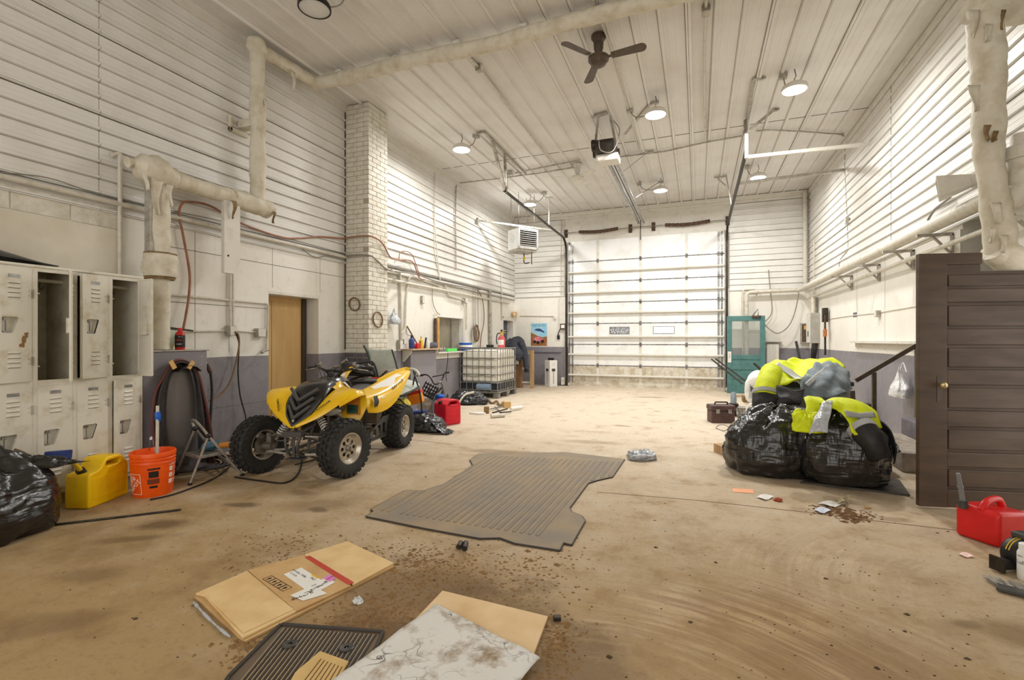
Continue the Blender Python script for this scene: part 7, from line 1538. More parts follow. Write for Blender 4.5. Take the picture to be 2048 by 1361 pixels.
# ------------------------------------------------------------------ teal door
td = thing('teal_door', 'teal half glazed wooden door leaning on the back wall', 'door', fl(1487, 783))
M['teal'] = mat('teal_door_paint', S(78, 122, 118), .5, col2=S(60, 102, 100), scale=8)
W_, H_ = .88, 1.98
b0 = V(.70, 13.46, 0); lean = math.degrees(math.atan2(.22, H_)); md = T(b0) @ rz(-2) @ rx(-lean)
def tdp(q, n, mt, par=td, **k): return q.build(n, mt, par, **k)
fw2 = .12
for x in (0, W_-fw2): q = MB(md); q.span((x, 0, 0), (x+fw2, .045, H_)); tdp(q, 'stile', M['teal'], bevel=.004)
for z0, z1 in ((0, .22), (.36, .46), (.60, .70), (.86, .98), (H_-.13, H_)): q = MB(md); q.span((fw2, 0, z0), (W_-fw2, .045, z1)); tdp(q, 'rail', M['teal'], bevel=.004)
for z0, z1 in ((.22, .36), (.46, .60), (.70, .86)):
    q = MB(md); q.span((fw2, .014, z0), (W_-fw2, .03, z1)); tdp(q, 'panel', M['teal'])
q = MB(md); q.span((fw2, .016, .98), (W_-fw2, .026, H_-.13)); tdp(q, 'pane', mat('hazy_pane', S(236, 240, 238), .08, trans=.92, ior=1.2))
q = MB(md); q.span((.02, -.004, .78), (.10, .0, 1.06)); tdp(q, 'lock_plate', M['trimw'])
q = MB(md); q.box((.06, -.006, .95), (.02, .006, .12)); tdp(q, 'keyhole', M['greyprint'])
q = MB(md); q.box((W_-.20, -.03, H_-.03), (.20, .06, .05)); q.tube([(W_-.28, -.03, H_-.0), (W_-.16, -.06, H_+.16), (W_-.16, -.02, H_+.0)], .012, 6); tdp(q, 'door_closer', M['rust'])
for k, (a, c) in enumerate((((1423, 719), (1485, 768)), ((1431, 718), (1492, 763)))):
    q = MB(); q.tube([pt(a[0], a[1], 12.0), pt(c[0], c[1], 11.0)], .018, 8); tag(q.build('steel_rod', M['dsteel'], smooth=50), 'long dark steel rod slanting in front of the teal door, %s one' % ('lower', 'upper')[k], 'rod')
q = MB(); q.bar(pt(1508, 727, 11.5), fl(1585, 800), .10, .03); tag(q.build('dark_plank', M['dsteel']), 'dark plank leaning in front of the teal door behind the safety jacket', 'plank')
q = sack(fl(1478, 786), (.28, .14, .10), 25, nu=40, nv=24, big=.2, fold=.1); tag(q.build('white_sack', M['bagwhite'], smooth=180), 'white paper sack lying flat at the foot of the teal door', 'sack')
q = MB(); q.prism([(-.3, -.12), (.3, -.16), (.32, .1), (-.28, .14)], .02, T(fl(1490, 794))); tag(q.build('timber_offcut', M['wood']), 'thin timber board under the white sack by the teal door', 'board')
# white shell
ws = thing('white_shell', 'large white moulded plastic shell behind the yellow safety jacket', 'shell', fl(1510, 806))
usurf([[(1492, 770, 10.4), (1498, 752, 10.3), (1512, 742, 10.2), (1530, 745, 10.1), (1545, 752, 10.1)], [(1490, 785, 10.2), (1496, 762, 10.0), (1512, 752, 9.9), (1530, 757, 9.8), (1545, 765, 9.8)], [(1492, 800, 10.3), (1500, 790, 10.1), (1514, 780, 10.0), (1530, 785, 10.0), (1545, 790, 10.0)]], 6, 6).build('hood', M['doorw'], ws, smooth=60, solid=.02)
usurf([[(1491, 766, 10.2), (1494, 760, 10.1), (1499, 757, 10.05)], [(1490, 788, 10.2), (1497, 788, 10.1), (1516, 800, 10.0)], [(1495, 803, 10.2), (1505, 808, 10.1), (1522, 812, 10.0)]], 5, 5).build('side', M['doorw'], ws, smooth=60, solid=.02)
q = MB(); q.add([pt(1499, 768, 9.9), pt(1515, 783, 9.85), pt(1519, 800, 9.85), pt(1497, 797, 9.95)], [(0, 1, 2, 3)]); q.build('grey_recess', mat('shell_recess_grey', S(176, 178, 180), .5), ws, solid=.01)
q = MB(); q.add([pt(1501, 772, 9.87), pt(1512, 783, 9.83), pt(1501, 784, 9.85)], [(0, 1, 2)]); q.build('vent', M['greyplastic'], ws, solid=.01)
q = MB(); q.span(fl(1497, 806)+V(-.1, 0, 0), fl(1530, 806)+V(.0, .3, .12)); q.build('base', M['torn'], ws)
# toolbox and friends
tb = thing('toolbox', 'dark maroon toolbox on the floor near the trash bags', 'toolbox', fl(1448, 848)); p = fl(1447, 847)
M['maroon'] = mat('maroon_box_plastic', S(92, 66, 62), .5, col2=S(70, 48, 46), scale=9)
mt_ = T(p.x, p.y, 0) @ rz(18)
q = MB(mt_); q.span((-.19, -.02, 0), (.18, .22, .20)); q.build('body', M['maroon'], tb, bevel=.015)
q = MB(mt_); q.span((-.20, -.03, .20), (.19, .23, .29)); q.build('lid', M['maroon'], tb, bevel=.02)
for x in (-.10, .09): q = MB(mt_); q.span((x-.03, -.042, .16), (x+.03, -.028, .23)); q.build('latch', M['steel'], tb, bevel=.004)
q = MB(mt_); q.tube(round_path([(-.1, .1, .29), (-.1, .1, .33), (.1, .1, .33), (.1, .1, .29)], .03), .012, 8); q.build('handle', M['dsteel'], tb)
run('cord', [fl(1478, 838, .2), fl(1462, 850, .15), fl(1450, 862, .02), fl(1432, 856, .01), fl(1445, 850, .05), fl(1468, 858, .02), fl(1476, 848, .02)], .007, 'wiregrey', 'thin grey wire tangled in front of the maroon toolbox', 'cord', sm=True)
bt = thing('spray_can', 'pale blue grey spray can standing behind the maroon toolbox', 'spray can', fl(1466, 842)); p = fl(1467, 832)
q = MB(T(p)); q.box((0, .0, .11), (.16, .16, .22)); q.build('plinth', M['dsteel'], bt, bevel=.01)
q = MB(T(p)+Matrix() if False else T(p.x, p.y, .22)); q.lathe([(0, 0), (.05, 0), (.052, .01), (.052, .14), (.04, .17), (.035, .2), (0, .2)], 20); q.build('can', mat('blue_grey_can', S(150, 166, 178), .35, .3), bt, smooth=40)
en = thing('engine_part', 'bright metal carburettor with a looped handle left of the trash bags', 'engine part', fl(1490, 840)); p = fl(1488, 836)
q = MB(T(p)); q.box((0, 0, .10), (.22, .16, .18)); q.build('block', M['alu'], en, bevel=.02)
for k in range(5): q = MB(T(p)); q.cyl((-.1+.05*k, -.1, .06+.03*(k % 3)), (-.1+.05*k, .08, .14+.03*(k % 2)), .028, n=10); q.build('fitting', M['steel'], en, smooth=40)
q = MB(T(p)); q.tube(smooth_path([(.06, -.1, .04), (.03, -.12, .16), (.09, -.12, .25), (.18, -.1, .26), (.21, -.08, .16)], 5), .016, 8); q.build('loop_handle', M['doorw'], en, smooth=50)
# ------------------------------------------------------------------ trash bags and safety jackets
M['hivis'] = mat('yellow_safety_cloth', S(222, 236, 0), .6, col2=S(204, 214, 0), scale=12, bump=.8, bscale=13); M['reflect'] = mat('silver_reflective_tape', S(176, 178, 178), .35, .15); M['lining'] = mat('grey_jacket_lining', S(134, 146, 152), .6, col2=S(110, 122, 130), scale=10, bump=.9, bscale=14); M['blackcloth'] = mat('black_jacket_cloth', S(40, 39, 40), .55, col2=S(28, 27, 28), scale=14, bump=.8, bscale=16)
def usack(lab, c, R, seed, **k):
    t = thing('bin_bag', lab, 'bin bag', (c.x, c.y, 0)); sack((c.x, c.y, k.pop('z', .0)), R, seed, **k).build('sack', M['bagbig'], t, smooth=180); return t
c1 = pt(1541, 900, 4.95); t1 = usack('bulky black trash bag, left one of the pair under the safety jackets', V(c1.x, c1.y, 0), (.43, .34, .40), 41, big=.14, fold=.085, flat=.42, pleat=5, fdir=(1.4, 1, 2.0), lean=(.10, .1), fine=.3)
c2 = pt(1684, 905, 4.55); t2 = usack('tall black trash bag, right one of the pair under the safety jackets', V(c2.x, c2.y, 0), (.36, .30, .40), 47, z=.03, big=.10, fold=.08, flat=.40, pleat=5, fdir=(1.6, 1, 1.2), lean=(0, .06), fine=.3)
BC, BR = V(c2.x, c2.y+.02, .34), V(.37, .31, .42)
c3 = pt(1722, 880, 5.05); usack('low black bag bulging out behind the right trash bag', V(c3.x, c3.y, 0), (.24, .2, .28), 53, big=.15, fold=.06, flat=.4)
# stack under the rear jacket
cr = thing('grey_tote', 'grey plastic tote under the yellow safety jacket', 'tote', fl(1640, 875))
m = T(pt(1625, 800, 5.75).x, pt(1625, 800, 5.75).y, 0) @ rz(21); q = MB(m); q.span((-.40, -.05, 0), (.42, .45, .80)); q.build('tub', mat('grey_tote_plastic', S(150, 156, 154), .5), cr, bevel=.03)
q = MB(m); q.span((-.43, -.08, .80), (.45, .48, .86)); q.build('lid', M['greyplastic'], cr, bevel=.02)
jk1 = thing('safety_jacket', 'yellow safety jacket with grey lining draped over the grey tote', 'jacket', pt(1610, 780, 5.6))
cloth(usurf([[(1524, 740, 5.75), (1560, 722, 5.95), (1610, 722, 6.05), (1655, 718, 6.05), (1690, 735, 6.0)], [(1522, 770, 5.5), (1550, 742, 5.55), (1600, 748, 5.6), (1640, 740, 5.6), (1680, 755, 5.7)], [(1524, 790, 5.4), (1556, 776, 5.3), (1590, 770, 5.3), (1620, 765, 5.35), (1650, 770, 5.4)]], 8, 8), .045, 7, 1).build('shoulder', M['hivis'], jk1, smooth=60, solid=.012)
cloth(usurf([[(1628, 735, 5.62), (1655, 724, 5.75), (1690, 740, 5.8), (1702, 760, 5.75)], [(1600, 768, 5.3), (1645, 760, 5.35), (1680, 765, 5.4), (1702, 782, 5.45)], [(1606, 800, 5.2), (1640, 800, 5.2), (1670, 800, 5.2), (1697, 790, 5.3)]], 8, 8), .045, 8, 3).build('lining', M['lining'], jk1, smooth=60, solid=.012)
q = MB(); q.tube(smooth_path([pt(1545, 745, 5.5), pt(1534, 770, 5.35), pt(1530, 795, 5.25), pt(1530, 830, 5.2)], 8), lambda t: .11+.01*t, 18); cloth(q, .02, 8).build('sleeve', [M['hivis']], jk1, smooth=60)
q = MB(); q.tube([pt(1530, 784, 5.28), pt(1530, 791, 5.26)], .130, 20); q.build('sleeve_band', M['reflect'], jk1, smooth=50)
q = MB(); q.tube(smooth_path([pt(1530, 794, 5.26), pt(1530, 812, 5.22), pt(1534, 835, 5.2)], 6), .128, 18); cloth(q, .015, 8).build('sleeve_end', M['blackcloth'], jk1, smooth=60)
for rows in ([[(1548, 732, 5.58), (1576, 750, 5.45), (1604, 772, 5.27)], [(1556, 726, 5.66), (1586, 744, 5.50), (1612, 764, 5.30)]], [[(1610, 768, 5.25), (1632, 748, 5.42), (1655, 730, 5.62)], [(1618, 774, 5.24), (1642, 754, 5.40), (1664, 736, 5.60)]]):
    cloth(usurf(rows, 8, 3), .008, 8).build('reflective_band', M['reflect'], jk1, smooth=60, solid=.006)
cloth(usurf([[(1553, 778, 5.2), (1580, 776, 5.15), (1606, 782, 5.12)], [(1556, 800, 5.1), (1580, 800, 5.05), (1604, 806, 5.05)], [(1545, 815, 5.1), (1578, 815, 5.05), (1600, 812, 5.05)]], 8, 8), .03, 8, 7).build('black_hem', M['blackcloth'], jk1, smooth=60, solid=.012)
def drape(q, k=1.10):
    for i, v in enumerate(q.v):
        d = v-BC; e = V(d.x/BR.x, d.y/BR.y, d.z/BR.z); L_ = e.length
        if L_ < k and L_ > 1e-4: e = e*(k/L_); q.v[i] = BC+V(e.x*BR.x, e.y*BR.y, e.z*BR.z)
    return q
jk2 = thing('safety_jacket', 'yellow and black safety jacket spread over the right trash bag', 'jacket', pt(1690, 850, 4.5))
q = sack(V(0, 0, 0), (.10, .09, .15), 61, nu=56, nv=40, big=.3, fold=.14, flat=1); hp3 = pt(1614, 862, 4.42); q.v = [V(v.x*1.1+hp3.x, v.y+hp3.y, v.z+hp3.z-.01) for v in q.v]; q.build('hood', M['hivis'], jk2, smooth=180)
drape(cloth(usurf([[(1606, 798, 4.62), (1620, 794, 4.66), (1645, 800, 4.66)], [(1612, 815, 4.5), (1630, 812, 4.5), (1650, 812, 4.52)], [(1612, 835, 4.42), (1628, 838, 4.42), (1645, 832, 4.45)]], 6, 6), .02, 9, 2)).build('collar', M['hivis'], jk2, smooth=60, solid=.01)
drape(cloth(usurf([[(1640, 806, 4.56), (1668, 800, 4.62), (1695, 806, 4.62), (1722, 812, 4.6), (1738, 822, 4.55)], [(1650, 812, 4.42), (1672, 806, 4.46), (1700, 825, 4.38), (1726, 832, 4.4), (1742, 838, 4.42)], [(1690, 830, 4.35), (1695, 840, 4.3), (1704, 850, 4.28), (1730, 852, 4.3), (1752, 852, 4.34)], [(1700, 860, 4.27), (1706, 866, 4.22), (1714, 872, 4.2), (1735, 868, 4.24), (1758, 862, 4.3)]], 6, 6), .022, 10, 4)).build('shoulder', M['hivis'], jk2, smooth=60, solid=.012)
q = MB(); sp_ = smooth_path([pt(1720, 856, 4.30), pt(1736, 874, 4.22), pt(1750, 896, 4.18), pt(1758, 914, 4.18)], 10); q.tube(sp_, lambda t: .115-.03*t, 20); cloth(q, .012, 9).build('sleeve', M['blackcloth'], jk2, smooth=60)
for a_, b_, r_ in ((.0, .18, .124),): q = MB(); q.tube(sp_[:7], lambda t: .121-.003*t, 20); cloth(q, .006, 9).build('sleeve_band', M['reflect'], jk2, smooth=60)
drape(cloth(usurf([[(1689, 822, 4.30), (1712, 826, 4.31), (1741, 832, 4.36)], [(1694, 834, 4.27), (1716, 838, 4.28), (1744, 842, 4.33)]], 6, 3), .004, 9), 1.16).build('reflective_band', M['reflect'], jk2, smooth=60, solid=.006)
drape(cloth(usurf([[(1742, 850, 4.55), (1755, 858, 4.55), (1765, 870, 4.55)], [(1748, 880, 4.45), (1768, 890, 4.45), (1782, 890, 4.5)], [(1752, 920, 4.4), (1775, 918, 4.4), (1800, 908, 4.45)]], 6, 6), .02, 8, 8)).build('front_flap', M['blackcloth'], jk2, smooth=60, solid=.012)
drape(cloth(usurf([[(1750, 893, 4.40), (1770, 892, 4.40), (1789, 884, 4.45)], [(1752, 902, 4.385), (1774, 900, 4.385), (1794, 892, 4.43)]], 6, 3), .004, 9), 1.16).build('reflective_band', M['reflect'], jk2, smooth=60, solid=.006)
drape(cloth(usurf([[(1630, 830, 4.36), (1648, 806, 4.42), (1664, 802, 4.44)], [(1626, 850, 4.27), (1640, 838, 4.28), (1660, 836, 4.28)], [(1618, 870, 4.24), (1634, 866, 4.24), (1655, 868, 4.24)]], 6, 6), .012, 9, 5)).build('plastic_sleeve', M['clearfilm'], jk2, smooth=60, solid=.004)
# sheet and blocks below the bags
q = MB(); P_ = [fl(1600, 968), fl(1642, 972), fl(1820, 994), fl(1800, 965), fl(1760, 950), fl(1660, 940)]; q.prism([(p.x, p.y) for p in P_], .016, T(0, 0, .002)); tag(q.build('rubber_sheet', mat('dark_rubber_sheet', S(74, 68, 62), .5, col2=S(60, 54, 48), scale=8)), 'dark flat board lying under the right trash bag', 'board')
a = fl(1460, 915); q = MB(T(a) @ rz(24)); q.span((-.05, 0, 0), (.30, .3, .10)); tag(q.build('wood_block', M['wood'], bevel=.004), 'short pine block half hidden by the left trash bag', 'block')
q = MB(); p = fl(1712, 850); q.lathe([(0, 0), (.16, 0), (.19, .30), (.205, .305), (.205, .34), (.185, .345), (.17, .33), (0, .05)], 28, T(p.x, p.y, 0)); t = thing('black_bucket', 'black plastic tub behind the trash bags beside the handrail', 'tub', p); q.build('tub', M['black'], t, smooth=40)
q = MB(); q.tube(smooth_path([p+V(.2, 0, .3), p+V(.21, -.05, .12), p+V(.16, -.12, .05)], 5), .006, 6); q.build('bail', M['steel'], t)
q = MB(); m = T(fl(1702, 842)) @ rz(18) @ ry(-6); q.prism(rrect(-.14, 0, .05, .62, .05), .02, m @ Matrix(((1, 0, 0, 0), (0, 0, -1, 0), (0, 1, 0, 0), (0, 0, 0, 1)))); tag(q.build('cream_board', M['conduit']), 'cream rounded board standing behind the safety jacket', 'board')
q = MB(); m = T(fl(1712, 846)) @ rz(18) @ ry(-4); q.span((-.06, 0, 0), (.02, .12, .52), m); tag(q.build('brown_post', M['brownp']), 'short brown post beside the cream board by the handrail', 'post')
# ------------------------------------------------------------------ near right: red can, tape, spray can, brush
A, B_ = fl(1999, 1099), fl(2060, 1068); mr = frame((A.x, A.y, 0), V(.80, .60, 0), z=(0, 0, 1))
rc = thing('fuel_can', 'red plastic fuel can with a grey spout near the bottom right corner', 'fuel can', mr.translation)
M['canred2'] = mat('near_can_red_plastic', S(222, 36, 34), .35, col2=S(206, 28, 28), scale=8)  # plain red of the near can, varied at random
Lx, D, H = .30, .25, .235
mm = mr @ T(0, 0, 0)
out = [(0, 0), (Lx, 0), (Lx, .78*H), (.9*Lx, .90*H), (.1*Lx, .98*H), (0, .90*H)]
q = plate(out, [], D, mm @ Matrix(((1, 0, 0, 0), (0, 0, -1, D), (0, 1, 0, 0), (0, 0, 0, 1)))); q.build('body', M['canred2'], rc, bevel=.03, seg=4, smooth=50)
q = MB(mm); q.tube(smooth_path([(.02, .11, .21), (.06, .11, .255), (.13, .115, .272), (.22, .125, .26), (.27, .13, .19)], 6), lambda t: .022, 12); q.build('handle', M['canred2'], rc, smooth=60)
q = MB(mm); q.cyl((-.0, .20, .20), (-.002, .20, .25), .028, n=14); q.build('collar', M['greyplastic'], rc, smooth=40)
q = MB(mm); q.cyl((-.002, .20, .24), (-.05, .20, .44), .016, .012, n=12); q.cyl((-.026, .20, .34), (-.029, .20, .352), .018, n=12); q.build('spout', mat('grey_spout', S(122, 124, 124), .45), rc, smooth=40)
tm = thing('tape_measure', 'large black and yellow tape measure on the floor at the right edge', 'tape measure', fl(2035, 1150)); c = fl(2036, 1140); mt2 = frame((c.x, c.y, 0), V(.86, .5, 0), z=(0, 0, 1))
q = MB(mt2 @ T(0, 0, .095) @ rx(90) @ T(0, 0, -.04)); q.lathe([(0, 0), (.075, 0), (.088, .012), (.09, .02), (.09, .08), (.085, .09), (.07, .095), (0, .095)], 32); q.build('case', M['black'], tm, smooth=40)
for z in (.035, .05): q = MB(mt2 @ T(0, 0, .095) @ rx(90) @ T(0, 0, -.04)); q.lathe([(.0905, z), (.0925, z+.002), (.0905, z+.006)], 32, a0=60, a1=160); q.build('stripe', M['yellow'], tm)
q = MB(mt2); q.span((-.15, -.035, .02), (-.06, .02, .075)); q.build('hook_housing', M['black'], tm, bevel=.006)
q = MB(mt2); q.span((-.165, -.045, .01), (-.15, .03, .09)); q.build('end_hook', M['dsteel'], tm)
q = MB(mt2); q.span((-.0, -.058, .05), (.06, -.053, .10)); q.build('badge', M['yellow'], tm)
q = MB(mt2); q.span((.0, -.03, .18), (.08, .04, .215)); q.build('brake_button', M['greyplastic'], tm, bevel=.008)
sc_ = thing('spray_can', 'white lubricant spray can standing at the right edge of the floor', 'spray can', fl(2048, 1165)); p = fl(2050, 1160)
q = MB(T(p)); q.lathe([(0, 0), (.031, 0), (.033, .006), (.033, .15), (.027, .165), (0, .165)], 24); q.build('can', M['paper'], sc_, smooth=40)
q = MB(T(p)); q.lathe([(0, .16), (.026, .16), (.026, .20), (.02, .205), (0, .205)], 20); q.build('cap', M['doorw'], sc_, smooth=40)
ca = math.atan2(-p.y, -p.x); bw3 = lambda z0: (lambda p_: V(.0335*math.cos(ca-.35+p_.x/.0335), .0335*math.sin(ca-.35+p_.x/.0335), z0+p_.y))
q = MB(T(p)); q.text('Lube', .03, Matrix(), 0, wrap=bw3(.10)); q.scribble(6, .012, Matrix(), 0, 3, wrap=bw3(.135)); q.build('print', M['ink'], sc_)
wbx = thing('wire_brush', 'wire floor brush with a grey block lying at the right edge', 'brush', fl(2010, 1180))
A, B_ = fl(1992, 1184), fl(2060, 1202); mb = frame((A.x, A.y, .0), B_-A, z=(0, 0, 1))
q = MB(mb); q.span((0, 0, .004), (.30, .06, .03)); q.build('block', M['greyplastic'], wbx, bevel=.006)
q = MB(mb); rnd = random.Random(2)
for k in range(260):
    x = rnd.uniform(-.0, .3); z = rnd.uniform(.006, .028); q.tube([(x, .06, z), (x-.05+rnd.uniform(-.02, .01), .13+rnd.uniform(-.01, .02), z+rnd.uniform(-.004, .014))], .0016, 3, cap=False)
q.build('bristles', M['steelp'], wbx)['kind'] = 'stuff'
# ------------------------------------------------------------------ things lying on the floor
def inside(p, poly):
    c = False; n = len(poly)
    for i in range(n):
        a, b = poly[i], poly[(i+1) % n]
        if (a[1] > p[1]) != (b[1] > p[1]) and p[0] < (b[0]-a[0])*(p[1]-a[1])/(b[1]-a[1])+a[0]: c = not c
    return c
def fpoly(px): return [(fl(*p).x, fl(*p).y) for p in px]
M['matgrey'] = mat('dusty_rubber_mat', S(132, 122, 108), .7, col2=S(160, 138, 104), scale=2.6, contrast=(.35, .7), bump=.25, bscale=60)
M['matrib'] = mat('worn_rubber_rib', S(120, 110, 98), .6, col2=S(152, 130, 98), scale=2.8, contrast=(.35, .7)); M['matedge'] = mat('dark_rubber_edge', S(62, 56, 50), .65)
bm_ = thing('truck_bed_mat', 'large ribbed grey rubber truck bed mat lying in the middle of the floor', 'mat', fl(990, 1000))
out = fpoly([(733, 1036), (850, 1060), (960, 1080), (1000, 1079), (1030, 1090), (1119, 1104), (1127, 1089), (1143, 1093), (1170, 1045), (1164, 1036), (1143, 1027), (1139, 1019), (1176, 969), (1195, 963), (1225, 956), (1249, 921), (1130, 907), (1050, 909), (958, 910), (940, 922), (946, 933), (889, 971), (849, 984), (810, 984), (742, 1022), (747, 1026)])
q = MB(); q.prism(out, .010, T(0, 0, .003)); q.build('sheet', M['matgrey'], bm_, bevel=.003, seg=1)
q = MB(); n_ = len(out)
for i in range(n_):
    a, b = out[i], out[(i+1) % n_]; q.bar((a[0], a[1], .006), (b[0], b[1], .006), .012, .012)
q.build('dark_rim', M['matedge'], bm_)
A, B_, Cc, Dd = [V(*p, 0) for p in fpoly([(742, 1034), (1122, 1100), (1249, 922), (962, 909)])]
nr = 26
for k in range(nr):
    s = (k+.5)/nr; a = A.lerp(B_, s); c = Dd.lerp(Cc, s); d = (c-a); ins = [t/80 for t in range(3, 78) if inside((a+d*(t/80)).xy, out)]
    if len(ins) < 8: continue
    # longest unbroken stretch
    best = cur = [ins[0]]
    for x_ in ins[1:]:
        if x_-cur[-1] < .02: cur = cur+[x_]
        else: cur = [x_]
        if len(cur) > len(best): best = cur
    p0, p1 = a+d*(best[0]+.012), a+d*(best[-1]-.012); q = MB(); q.bar(p0+V(0, 0, .0145), p1+V(0, 0, .0145), .024, .005); q.bar(p0-d.normalized()*.008+V(0, 0, .0143), p1+d.normalized()*.008+V(0, 0, .0143), .012, .004); q.build('rib', M['matrib'], bm_, bevel=.002, seg=1)
    q = MB(); side = V(-d.y, d.x, 0).normalized()*.0135; q.bar(p0+side+V(0, 0, .0135), p1+side+V(0, 0, .0135), .003, .0012); q.build('groove', M['matedge'], bm_)
# cardboard
def card_mat(name, c1, c2): return mat(name, c1, .8, col2=c2, scale=4, contrast=(.4, .75), bump=.15, bscale=25)
M['card'] = card_mat('tan_cardboard', S(226, 196, 144), S(206, 168, 112)); M['card2'] = card_mat('brown_cardboard', S(206, 170, 118), S(184, 144, 92))
M['cardedge'] = mat('cardboard_edge', S(120, 86, 48), .9)
def slab(px, z, th, name, mt, par, bev=.0): 
    q = MB(); q.prism(fpoly(px), th, T(0, 0, z)); return q.build(name, mt, par, bevel=bev)
cb = thing('flattened_carton', 'flattened cardboard carton with red tape and shipping labels on the floor', 'cardboard', fl(590, 1190))
slab([(389, 1197), (495, 1152), (700, 1092), (788, 1137), (598, 1234), (490, 1289), (430, 1236)], .002, .010, 'under_layer', M['card2'], cb)
slab([(391, 1196), (494, 1150), (592, 1232), (486, 1286), (409, 1200)], .013, .010, 'left_flap', M['card'], cb, .002)
slab([(496, 1149), (606, 1118), (702, 1180), (592, 1232)], .014, .010, 'middle_panel', M['card2'], cb, .002)
slab([(608, 1117), (695, 1090), (788, 1134), (707, 1178)], .013, .010, 'right_panel', M['card'], cb, .002)
slab([(409, 1200), (500, 1164), (588, 1230), (488, 1278)], .0235, .004, 'folded_flap', M['card'], cb, .001)
slab([(610, 1124), (619, 1120), (708, 1175), (697, 1180)], .0245, .0012, 'red_tape', mat('red_packing_tape', S(192, 62, 46), .4), cb)
slab([(380+505/2.695, 1060+265/2.695), (380+600/2.695, 1060+228/2.695), (380+722/2.695, 1060+305/2.695), (380+622/2.695, 1060+350/2.695)], .0245, .0012, 'shipping_label', M['paper'], cb)
slab([(380+640/2.695, 1060+330/2.695), (380+740/2.695, 1060+280/2.695), (380+782/2.695, 1060+310/2.695), (380+690/2.695, 1060+362/2.695)], .0258, .001, 'shipping_label', M['paper'], cb)
slab([(380+540/2.695, 1060+382/2.695), (380+660/2.695, 1060+328/2.695), (380+740/2.695, 1060+372/2.695), (380+610/2.695, 1060+412/2.695)], .0262, .001, 'shipping_label', M['paper'], cb)
slab([(380+720/2.695, 1060+290/2.695), (380+750/2.695, 1060+268/2.695), (380+785/2.695, 1060+288/2.695), (380+755/2.695, 1060+308/2.695)], .0274, .001, 'pink_sticker', mat('pink_sticker', S(220, 130, 206), .5), cb)
slab([(380+652/2.695, 1060+268/2.695), (380+662/2.695, 1060+264/2.695), (380+694/2.695, 1060+285/2.695), (380+684/2.695, 1060+289/2.695)], .0259, .001, 'yellow_sticker', M['yellow'], cb)
def cpx(x, y): return (380+x/2.695, 1060+y/2.695)
def fmark(txt, x, y, size, x2, y2, mt=M['ink'], z=.0275):
    a, b = fl(*cpx(x, y)), fl(*cpx(x2, y2)); q = MB(); q.scribble(len(txt), size, frame((a.x, a.y, z), (b-a), z=(0, 0, 1)), 0, len(txt)+int(x)); q.build('print', mt, cb)
fmark('x'*12, 590, 262, .020, 660, 305); fmark('x'*8, 560, 268, .014, 620, 308); fmark('x'*4, 665, 292, .020, 700, 318); fmark('x'*8, 700, 330, .030, 740, 306); fmark('x'*7, 600, 388, .030, 650, 370); fmark('x'*3, 668, 326, .016, 690, 314); fmark('x'*11, 660, 350, .014, 730, 316); fmark('x'*4, 752, 288, .022, 782, 270, M['redpl'], .0288)
for k in range(4):
    a = fl(*cpx(428+28*k, 288+17*k)); b2 = fl(*cpx(456+28*k, 305+17*k)); m = frame((a.x, a.y, .0245), b2-a, z=(0, 0, 1)); s_ = .026; q = MB(m)
    for (x0_, y0_, x1_, y1_) in ((-s_, -s_, s_, -s_+.003), (-s_, s_-.003, s_, s_), (-s_, -s_, -s_+.003, s_), (s_-.003, -s_, s_, s_)): q.span((x0_, y0_, 0), (x1_, y1_, .0006))
    q.prism([(0, .016), (-.012, -.002), (-.004, -.002), (-.004, -.016), (.004, -.016), (.004, -.002), (.012, -.002)], .0006); q.build('handling_mark', M['ink'], cb)
q = MB(); P_ = [fl(388, 1206, .006), fl(405, 1225, .008), fl(430, 1250, .006), fl(460, 1275, .008)]; q.tube(smooth_path(P_, 6), lambda t: .006+.0015*math.sin(t*17), 8); q.build('plastic_wrap', M['clearfilm'], cb, smooth=60)
pb = thing('plywood_board', 'pale tan hardboard panel lying near the bottom of the picture', 'board', fl(980, 1260))
slab([(885, 1188), (1096, 1240), (1066, 1320), (990, 1380), (790, 1330), (831, 1245)], .003, .014, 'sheet', card_mat('pale_hardboard', S(228, 200, 156), S(212, 176, 126)), pb, .002)
gm = thing('floor_mat', 'dark ribbed rubber car mat at the bottom of the picture', 'mat', fl(640, 1300))
mo_ = [(562, 1255), (766, 1270), (752, 1303), (690, 1372), (640, 1430), (420, 1430), (456, 1362)]
slab(mo_, .002, .008, 'sheet', mat('dark_mat_rubber', S(96, 84, 72), .65, col2=S(120, 98, 72), scale=6), gm)
mp2 = fpoly(mo_); q = MB()
for a, b in zip(mp2, mp2[1:]+mp2[:1]): q.bar((a[0], a[1], .012), (b[0], b[1], .012), .016, .016)
q.build('rim', M['matedge'], gm, bevel=.004)
A, B_, Cc, Dd = [V(*p, 0) for p in fpoly([(570, 1258), (756, 1272), (660, 1430), (430, 1430)])]
for k in range(44):
    s = (k+.5)/44; a, c = A.lerp(B_, s), Dd.lerp(Cc, s); q = MB(); q.bar(a.lerp(c, .03)+V(0, 0, .0115), c+V(0, 0, .0115), .006, .005); q.build('rib', M['matedge'] if k % 2 else M['matgrey'], gm)
for u, v in ((580, 1290), (693, 1297)):
    p = fl(u, v, .014); q = MB(T(p)); q.lathe([(.009, 0), (.03, 0), (.032, .003), (.028, .006), (.010, .004)], 24); q.build('grommet', M['greyplastic'], gm, smooth=40)
tbd = thing('thin_board', 'small ribbed tan board under the white sheet at the bottom edge', 'board', fl(640, 1345))
slab([(640, 1316), (697, 1337), (650, 1420), (560, 1420), (590, 1360)], .018, .010, 'sheet', card_mat('ribbed_tan', S(218, 188, 128), S(198, 162, 100)), tbd)
